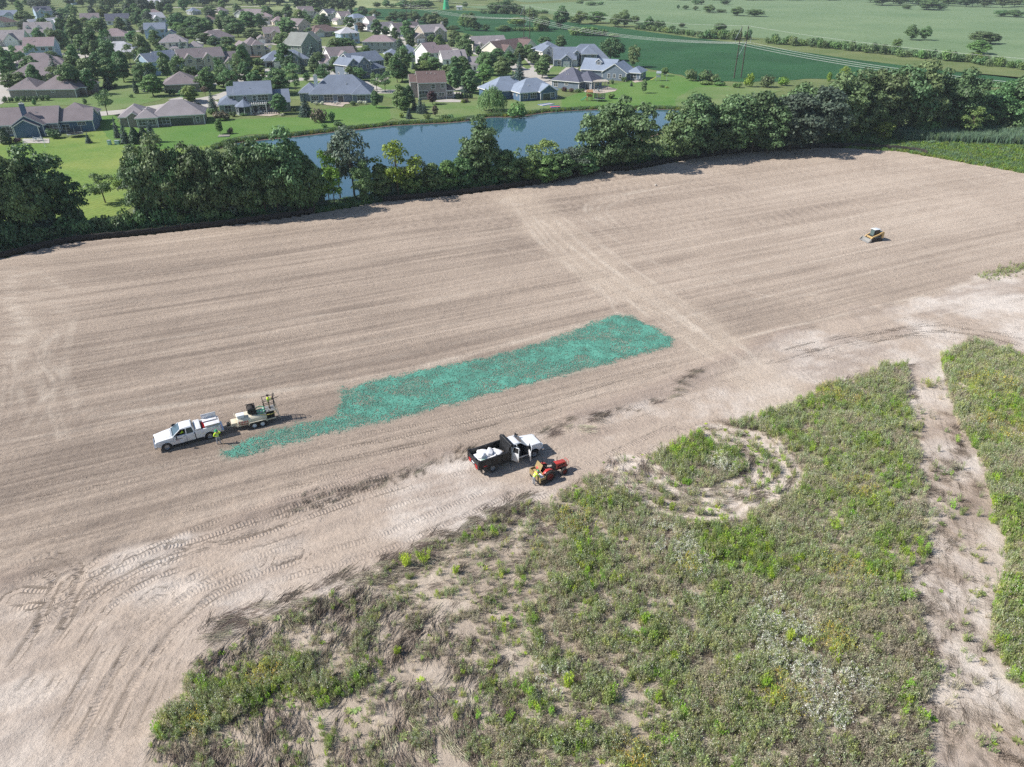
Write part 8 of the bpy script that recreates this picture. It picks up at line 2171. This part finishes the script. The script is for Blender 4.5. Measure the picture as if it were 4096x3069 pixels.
    f_o = fc.build('face', [M_SKIN, M_CAP], body, loc=hd_)
    if not seated:
        a, b_ = Vector(J['spine']), Vector(J['chest'])
        ax_ = (b_-a).normalized()
        bd = MB()
        for t in (0.15, 0.75):
            c = a.lerp(b_, t)
            bd.lathe([(0.168, -0.022), (0.168, 0.022)], 18)
            for k in range(len(bd.v)-36, len(bd.v)):
                v = Vector(bd.v[k]); v = ax_.to_track_quat('Z', 'X') @ v if ax_.z < 0.999 else v
                bd.v[k] = tuple(v + c)
        bd.build('reflective_bands', [M_BAND], body)
    return tag(body, label, 'person')
def stand(**kw):
    J = dict(pelvis=(0,0,.95), spine=(0,0,1.12), chest=(0,0,1.34), neck=(0,0,1.50), head=(.02,0,1.60), crown=(.01,0,1.70))
    for s, g in (('L', 1), ('R', -1)):
        J.update({'sh'+s:(0,.19*g,1.40),'el'+s:(-.03,.25*g,1.13),'wr'+s:(.06,.27*g,.90),'ha'+s:(.09,.27*g,.83),'hi'+s:(0,.10*g,.88),'kn'+s:(.03,.12*g,.48),'an'+s:(-.02,.13*g,.09),'to'+s:(.14,.15*g,.05)})
    J.update(kw); return J
p = P(877, 1774, SOIL_Z)
person('person', (p.x, p.y, float(soil_z(p.x, p.y))), pk_h+R(-95), stand(anL=(-.02,.17,.09), toL=(.13,.22,.05), knL=(.04,.16,.48), elR=(.10,-.34,1.22), wrR=(.30,-.24,1.38), haR=(.34,-.20,1.45), elL=(-.16,.34,1.18), wrL=(.02,.24,.98), haL=(.07,.20,.95)), M_GREYT, M_HARD, 'worker in lime hi-vis shirt and green hard hat standing beside the white pickup')
p2_ = p + Vector((0.45, -0.05, 0))
MB().tube((p2_.x, p2_.y, float(soil_z(p2_.x, p2_.y))), (p2_.x-0.12, p2_.y+0.15, 1.3), 0.015, 0.015, 6)
o = MB().tube((0, 0, 0), (-0.14, 0.18, 1.15), 0.016, 0.016, 6).box(-0.06, 0.06, -0.02, 0.02, 0, 0.06).build('hand_rake', [M_WOOD], None, loc=(p2_.x, p2_.y, float(soil_z(p2_.x, p2_.y))))
tag(o, 'thin wooden rake leaning beside the worker in the hard hat', 'rake')
q = tr.matrix_basis @ Vector((PX-0.05, 0.05, 1.465))
person('person', q, th+math.pi, stand(elL=(.16,.26,1.22), wrL=(.34,.14,1.28), haL=(.41,.10,1.30), elR=(.16,-.26,1.22), wrR=(.34,-.10,1.24), haR=(.41,-.06,1.26)), M_KHAKI, M_CAP, 'worker in lime shirt on the railed platform of the cream trailer')
q = sd_.matrix_basis @ Vector((-0.72, -0.45, 0.0)); q.z = float(soil_z(q.x, q.y))
person('person', q, tc_h, stand(spine=(.08,0,1.10), chest=(.22,0,1.27), neck=(.34,0,1.38), head=(.42,0,1.44), crown=(.48,0,1.52), shL=(.24,.19,1.30), shR=(.24,-.19,1.30), elL=(.40,.24,1.08), wrL=(.56,.20,.98), haL=(.63,.18,.95), elR=(.38,-.24,1.06), wrR=(.54,-.20,.98), haR=(.61,-.18,.95)), M_GREYT, M_HARD, 'worker in lime vest bending over the seed spreader behind the tractor')
q = pk.matrix_basis @ Vector((0.42, 0.45, 0.66))
Js = dict(pelvis=(-.10,0,.80), spine=(-.10,0,.92), chest=(-.08,0,1.08), neck=(-.02,0,1.16), head=(.02,0,1.20), crown=(.02,0,1.24))
Js = {k: (v[0], v[1], v[2]-0.20) for k, v in Js.items()}
for s, g in (('L', 1), ('R', -1)): Js.update({'sh'+s:(-.06,.18*g,.90),'el'+s:(.12,.24*g,.80),'wr'+s:(.34,.16*g,.84),'ha'+s:(.41,.14*g,.85),'hi'+s:(-.05,.10*g,.54),'kn'+s:(.30,.12*g,.56),'an'+s:(.36,.12*g,.25),'to'+s:(.46,.12*g,.22)})
person('person', q, pk_h, Js, M_KHAKI, M_CAP, 'driver in lime shirt sitting inside the white pickup', True)
# ------------------------------------------------------------------ small things of the yards
M_NET = plain('black_netting', srgb(40, 42, 46), 0.8)
M_BLUE = plain('blue_plastic', srgb(40, 110, 200), 0.4, 0, 0.05, 3)
M_GREENP = plain('green_plastic', srgb(34, 130, 100), 0.4, 0, 0.05, 3)
M_PLAY = plain('cedar_timber', srgb(168, 128, 92), 0.8, 0, 0.12, 3)
M_YELP = plain('yellow_plastic', srgb(220, 190, 110), 0.4, 0, 0.05, 3)
M_ORNG = plain('orange_vinyl', srgb(230, 110, 60), 0.4, 0, 0.05, 3)
M_DECK = plain('brown_deck', srgb(120, 96, 80), 0.8, 0, 0.12, 3)
def trampoline(px, py, label, r=2.0, net=True):
    p = P(px, py); o = empty('trampoline', (p.x, p.y, 0.03))
    MB().lathe([(r, 0.82), (r+0.06, 0.88), (r, 0.94), (r-0.06, 0.88), (r, 0.82)], 24).build('frame', [M_GREY], o)
    MB().lathe([(0.001, 0.86), (r-0.1, 0.88)], 24).build('mat', [M_NET], o)
    for k in range(6):
        t = k*math.pi/3; c, s = math.cos(t)*r, math.sin(t)*r
        MB().tube((c, s, 0), (c, s, 2.6 if net else 0.88), 0.04, 0.04, 6).build('post', [M_GREY], o)
    if net:
        n = MB()
        for k in range(48):
            t = k*math.pi/24; n.tube((math.cos(t)*r, math.sin(t)*r, 0.9), (math.cos(t)*r, math.sin(t)*r, 2.5), 0.022, 0.022, 3, cap=False)
        for z in np.arange(1.0, 2.6, 0.2):
            n.lathe([(r, z), (r, z+0.05)], 24)
        n.build('safety_net', [M_NET], o)
    tag(o, label, 'trampoline')
trampoline(304, 547, 'black trampoline behind the navy gabled house', 2.1)
trampoline(1876, 312, 'netted trampoline beside the white two-storey house', 2.0)
trampoline(2398, 405, 'netted trampoline beside the wooden play tower', 1.9)
def playset(px, py, rz, slide, timber, label):
    p = P(px, py); o = empty('play_set', (p.x, p.y, 0.05), rz)
    for x in (-0.8, 0.8):
        for y in (-0.8, 0.8): MB().box(x-.07, x+.07, y-.07, y+.07, 0, 3.0).build('post', [timber], o)
    MB().box(-0.9, 0.9, -0.9, 0.9, 1.4, 1.5).build('deck', [timber], o)
    roof_block(-0.8, 0.8, -0.8, 0.8, 2.9, 'gx', 0.7, 0.25).build('roof', [timber, timber], o)
    for y in (-0.85, 0.85): MB().box(-0.85, 0.85, y-.03, y+.03, 1.5, 2.1).build('side_panel', [timber], o)
    s = MB(); pts = [(-0.9, 1.5), (-1.4, 1.25), (-2.6, 0.45), (-3.1, 0.3)]
    for (x0, z0), (x1, z1) in zip(pts[:-1], pts[1:]): s.add([(x0,-.28,z0),(x0,.28,z0),(x1,.28,z1),(x1,-.28,z1),(x0,-.28,z0-.1),(x0,.28,z0-.1),(x1,.28,z1-.1),(x1,-.28,z1-.1)], [(0,1,2,3),(7,6,5,4),(0,3,7,4),(1,5,6,2)])
    s.build('slide', [slide], o)
    MB().tube((0.8, 0, 2.5), (3.4, 0, 2.5), .06, .06, 6).tube((3.4, 0, 2.5), (3.4, -.9, 0), .05, .05, 6).tube((3.4, 0, 2.5), (3.4, .9, 0), .05, .05, 6).build('swing_beam', [timber], o)
    for x in (1.5, 2.5): MB().tube((x-.2, 0, 2.5), (x-.2, 0, .6), .015, .015, 4).tube((x+.2, 0, 2.5), (x+.2, 0, .6), .015, .015, 4).box(x-.25, x+.25, -.1, .1, .55, .6).build('swing', [slide], o)
    tag(o, label, 'play set')
playset(2357, 404, R(10), M_GREENP, M_PLAY, 'wooden play tower with green slide behind the charcoal-roofed house')
playset(2632, 324, R(-10), M_YELP, M_GREY, 'grey play set with yellow slide near the soybean field')
def matlike(name, px, py, w, d, rz, mats, label, cat, h=0.12):
    p = P(px, py); o = empty(name, (p.x, p.y, 0.06), rz)
    MB().box(-w/2, w/2, -d/2, d/2, 0, h*0.4).build('sheet', [mats[0]], o)
    for s in (-1, 1): MB().box(-w/2, w/2, s*d/2-0.15, s*d/2+0.15, 0, h).build('side_tube', [mats[1]], o, bevel=0.03)
    tag(o, label, cat)
matlike('water_slide', 2185, 419, 5.5, 2.4, R(40), (M_WHITE, M_BLUE), 'blue and white water slide mat on the lawn by the pond', 'water slide')
matlike('pool_float', 2221, 430, 3.2, 2.4, R(5), (M_ORNG, M_BLUE), 'orange and blue inflatable raft lying on the pond lawn', 'raft', 0.3)
matlike('moored_raft', 896, 547, 3.0, 1.6, R(8), (M_PAVE, M_CONC), 'pale flat stone slab at the pond edge by the small tree', 'slab', 0.3)
p = P(140, 590); o = empty('soccer_goal', (p.x, p.y, 0.03), R(2))
for x in (-2.7, 2.7): MB().tube((x, 0, 0), (x, 0, 2.0), .06, .06, 6).tube((x, 0, 2.0), (x, 1.2, 0), .04, .04, 6).build('post', [M_TRIM], o)
MB().tube((-2.7, 0, 2.0), (2.7, 0, 2.0), .06, .06, 6).build('crossbar', [M_TRIM], o); tag(o, 'white soccer goal on the lawn below the navy gabled house', 'soccer goal')
for px, py, lb in ((440, 580, 'pale green utility cabinet on the lawn, the taller of two'), (471, 578, 'pale green utility cabinet on the lawn, the wider of two')):
    p = P(px, py); o = empty('utility_cabinet', (p.x, p.y, 0.03)); w = 0.4 if 'taller' in lb else 0.6
    MB().box(-w, w, -.4, .4, 0, 0.9 if w > .5 else 1.1).build('body', [plain('cabinet_green', srgb(150, 180, 170), 0.6)], o, bevel=.03); MB().box(-w-.05, w+.05, -.45, .45, .9 if w > .5 else 1.1, 1.0 if w > .5 else 1.2).build('lid', [M_GREY], o)
    tag(o, lb, 'utility cabinet')
def patio_set(px, py, n, label, rz=0.0):
    p = P(px, py); o = empty('patio_table', (p.x, p.y, 0.12), rz)
    MB().box(-.8, .8, -.5, .5, .68, .73).build('table_top', [M_GREY], o, bevel=.01)
    for x in (-.7, .7):
        for y in (-.4, .4): MB().tube((x, y, 0), (x, y, .7), .03, .03, 5).build('leg', [M_GREY], o)
    tag(o, 'grey patio table ' + label, 'table')
    for k in range(n):
        a = 2*math.pi*k/n; c = empty('patio_chair', (p.x+1.35*math.cos(a), p.y+1.0*math.sin(a), 0.12), a+math.pi)
        MB().box(-.25, .25, -.25, .25, .40, .45).build('seat', [M_GREY], c); MB().box(-.27, -.22, -.25, .25, .45, .95).build('backrest', [M_GREY], c)
        for x in (-.22, .22):
            for y in (-.22, .22): MB().tube((x, y, 0), (x, y, .42), .02, .02, 4).build('leg', [M_GREY], c)
        tag(c, 'grey patio chair at the table ' + label, 'chair', 'patio chairs ' + label)
patio_set(150, 565, 5, 'behind the navy gabled house')
patio_set(1345, 418, 4, 'on the terrace below the white chimney')
patio_set(2392, 368, 4, 'beside the grey timber pergola')
patio_set(1040, 458, 4, 'under the white pergola')
patio_set(2552, 324, 4, 'behind the grey-blue gabled house')
def deck(px, py, w, d, h, rz, label):
    p = P(px, py); o = empty('deck', (p.x, p.y, 0), rz)
    MB().box(-w/2, w/2, -d/2, d/2, h-.15, h).build('floor', [M_DECK], o)
    for x in (-w/2+.1, w/2-.1):
        for y in (-d/2+.1, d/2-.1): MB().box(x-.08, x+.08, y-.08, y+.08, 0, h+1.0).build('post', [M_DECK], o)
    MB().box(-w/2, w/2, -d/2, -d/2+.06, h+.92, h+1.0).box(w/2-.06, w/2, -d/2, d/2, h+.92, h+1.0).build('handrail', [M_DECK], o)
    n = MB()
    for k in range(int(w/.25)): n.box(-w/2+k*.25, -w/2+k*.25+.05, -d/2, -d/2+.04, h, h+.92)
    n.build('balusters', [M_DECK], o)['kind'] = 'stuff'
    tag(o, label, 'deck')
deck(352, 380, 5, 5, 0.9, 0, 'brown wooden deck at the end of the long taupe ranch')
deck(1012, 236, 8, 3.5, 1.1, R(-4), 'brown wooden deck behind the beige three-gabled house')
deck(270, 275, 5, 4, 0.6, 0, 'brown wooden deck beside the third brown-roofed ranch')
p = P(1085, 216); o = empty('basketball_hoop', (p.x, p.y, 0)); MB().tube((0,0,0),(0,0,3.2),.07,.06,8).build('pole', [M_GREY], o); MB().box(-.9,.9,-.3,-.25,2.9,4.0).build('backboard', [M_TRIM], o); MB().lathe([(.23,3.05),(.25,3.07)],12,'z',(0,-.55,0)).build('rim', [M_ORNG], o); tag(o, 'basketball hoop on the drive of the blue-grey craftsman house', 'basketball hoop')
_car = {}
def car(px, py, rz, col, label, suv=True):
    key = (col, suv)
    m = paint('car_paint_%d_%d_%d' % col, srgb(*col), 0.3)
    p = P(px, py); o = empty('parked_car', (p.x, p.y, 0.13), rz)
    hh = 1.05 if suv else 0.85
    MB().prism([(2.3,.35),(2.35,.7),(2.2,.85),(1.1,hh),(-2.1,hh+.02),(-2.35,.9),(-2.3,.35)], -.92, .92).build('body', [m], o, bevel=.08)
    MB().prism([(1.05,hh-.02),(.4,hh+.62),(-1.7,hh+.64),(-2.15,hh-.02)], -.78, .78).build('cabin', [M_TINT], o, bevel=.08)
    MB().prism([(.42,hh+.60),(.3,hh+.68),(-1.6,hh+.70),(-1.75,hh+.60)], -.74, .74).build('roof', [m], o, bevel=.03)
    for x in (1.45, -1.45):
        for s in (-1, 1): wheel(o, x, s*.82, .35, .22, s)
    for s in (-1, 1): MB().box(2.2,2.33,s*.65-.15,s*.65+.15,.62,.78).build('headlight', [M_LAMP], o); MB().box(-2.36,-2.28,s*.7-.12,s*.7+.12,.7,.9).build('tail_light', [M_RLAMP], o)
    tag(o, label, 'car', 'cars parked in the neighbourhood')
car(22, 238, R(8), (44, 40, 84), 'dark purple-blue car on the street beside the plum-roofed house')
car(24, 214, R(5), (226, 228, 230), 'white car parked below the white stacked-gable house')
car(8, 222, R(8), (120, 126, 132), 'silver grey car behind the purple-blue one')
car(318, 206, R(90), (236, 236, 234), 'white car by the trees beside the far street', False)
car(1982, 264, R(70), (40, 42, 48), 'black car parked on the cul-de-sac, the farther of two')
car(1986, 287, R(20), (36, 38, 44), 'black car parked on the cul-de-sac, the closer of two')
car(1962, 242, R(-10), (214, 216, 218), 'pale silver car on the drive of the long brown-roofed cream house')
car(1120, 178, R(30), (150, 40, 40), 'dark red car before the twin-gabled stone house', False)
car(1500, 192, R(0), (190, 194, 198), 'silver car on the street behind the six-windowed grey house', False)
car(700, 222, R(4), (60, 70, 96), 'dark blue car on the street behind the cream hip-roofed two-storey', False)
# ------------------------------------------------------------------ labels of the plants
ORD = 'first second third fourth fifth sixth seventh eighth ninth tenth eleventh twelfth thirteenth fourteenth fifteenth sixteenth seventeenth eighteenth nineteenth'.split()
TENS = {2: 'twenty', 3: 'thirty', 4: 'forty', 5: 'fifty', 6: 'sixty', 7: 'seventy', 8: 'eighty', 9: 'ninety'}
def ordinal(i):
    if i >= 99: return 'hundred-and-' + ordinal(i - 100)
    if i < 19: return ORD[i]
    t, u = divmod(i + 1, 10)
    if u == 0: return TENS[t][:-1] + 'ieth'
    return TENS[t] + '-' + ORD[u - 1]
def project(p):
    d = depth_of(p)
    return CX + p.x / d * FPX, CY + ((CAM_H - p.z) * math.cos(PITCH) - p.y * math.sin(PITCH)) / d * FPX
ROWS_SHARED = {
}
for row, items in ROWS.items():
    if row in ROWS_SHARED:
        for o, w in items: tag(o, ROWS_SHARED[row], None, row)
    elif row == 'street trees of the far rows':
        for o, w in items: YARD.append((o, w))
    else:
        by = {}
        for o, w in items: by.setdefault(w, []).append(o)
        for w, os_ in by.items():
            os_.sort(key=lambda o: project(o.location)[0])
            place_ = {WOOD: 'far off', 'shrubs along the silt fence': 'growing just behind the black silt fence', 'shrubs beside the reed bed': 'standing just behind the tall reed bed', 'bright green weed clumps of the meadow': 'standing out of the grey-green meadow', BELT: 'in the tree belt behind the silt fence', FIELD_ROW: 'among the crop fields', 'shrubs at the corner of the big lawn': 'where the big lawn meets the soybeans'}[row]
            for i, o in enumerate(os_):
                tag(o, ('%s %s, %s from the left' % (w, place_, ordinal(i))) if len(os_) > 1 else '%s %s' % (w, place_), None, row)
pend = {}
for o, w in YARD:
    x, y = project(o.location)
    best = min(HOUSES, key=lambda h: math.hypot(x - h[2], (y - h[3]) * 1.6))
    dx, dy = x - best[2], y - best[3]
    rel = 'in front of' if dy > 10 else ('behind' if dy < -12 else ('just left of' if dx < 0 else 'just right of'))
    tone_ = ''
    pend.setdefault('%s %s the %s' % (w, rel, best[1]), []).append((x, o))
for k, v in pend.items():
    v.sort(key=lambda t: t[0])
    for i, (x, o) in enumerate(v):
        tag(o, k if len(v) == 1 else '%s, %s from left' % (k, ordinal(i)), None, 'trees and shrubs of the yards')

for o in [q for q in scene.objects if q.name.startswith('patio_chair') and q.parent is None]:
    sib = sorted([q for q in scene.objects if q.name.startswith('patio_chair') and q.parent is None and q.get('group') == o.get('group')], key=lambda q: project(q.location)[0])
    o['label_'] = '%s, %s from left' % (o['label'], ordinal(sib.index(o)))
for o in scene.objects:
    if 'label_' in o.keys(): o['label'] = o['label_']; del o['label_']
# ------------------------------------------------------------------ the air
hm = bpy.data.materials.new('summer_haze'); hm.use_nodes = True
nt = hm.node_tree
nt.nodes.remove(nt.nodes['Principled BSDF'])
pv = nt.nodes.new('ShaderNodeVolumePrincipled')
pv.inputs['Color'].default_value = (0.80, 0.90, 1.0, 1)
pv.inputs['Density'].default_value = 0.00012
pv.inputs['Anisotropy'].default_value = 0.0
nt.links.new(pv.outputs[0], nt.nodes['Material Output'].inputs['Volume'])
hz_ = MB().box(-9100, 9100, -9100, 9100, -1.2, 52).build('haze', [hm])
tag(hz_, 'thin blue summer haze over the far fields and houses', 'haze', None, 'stuff')
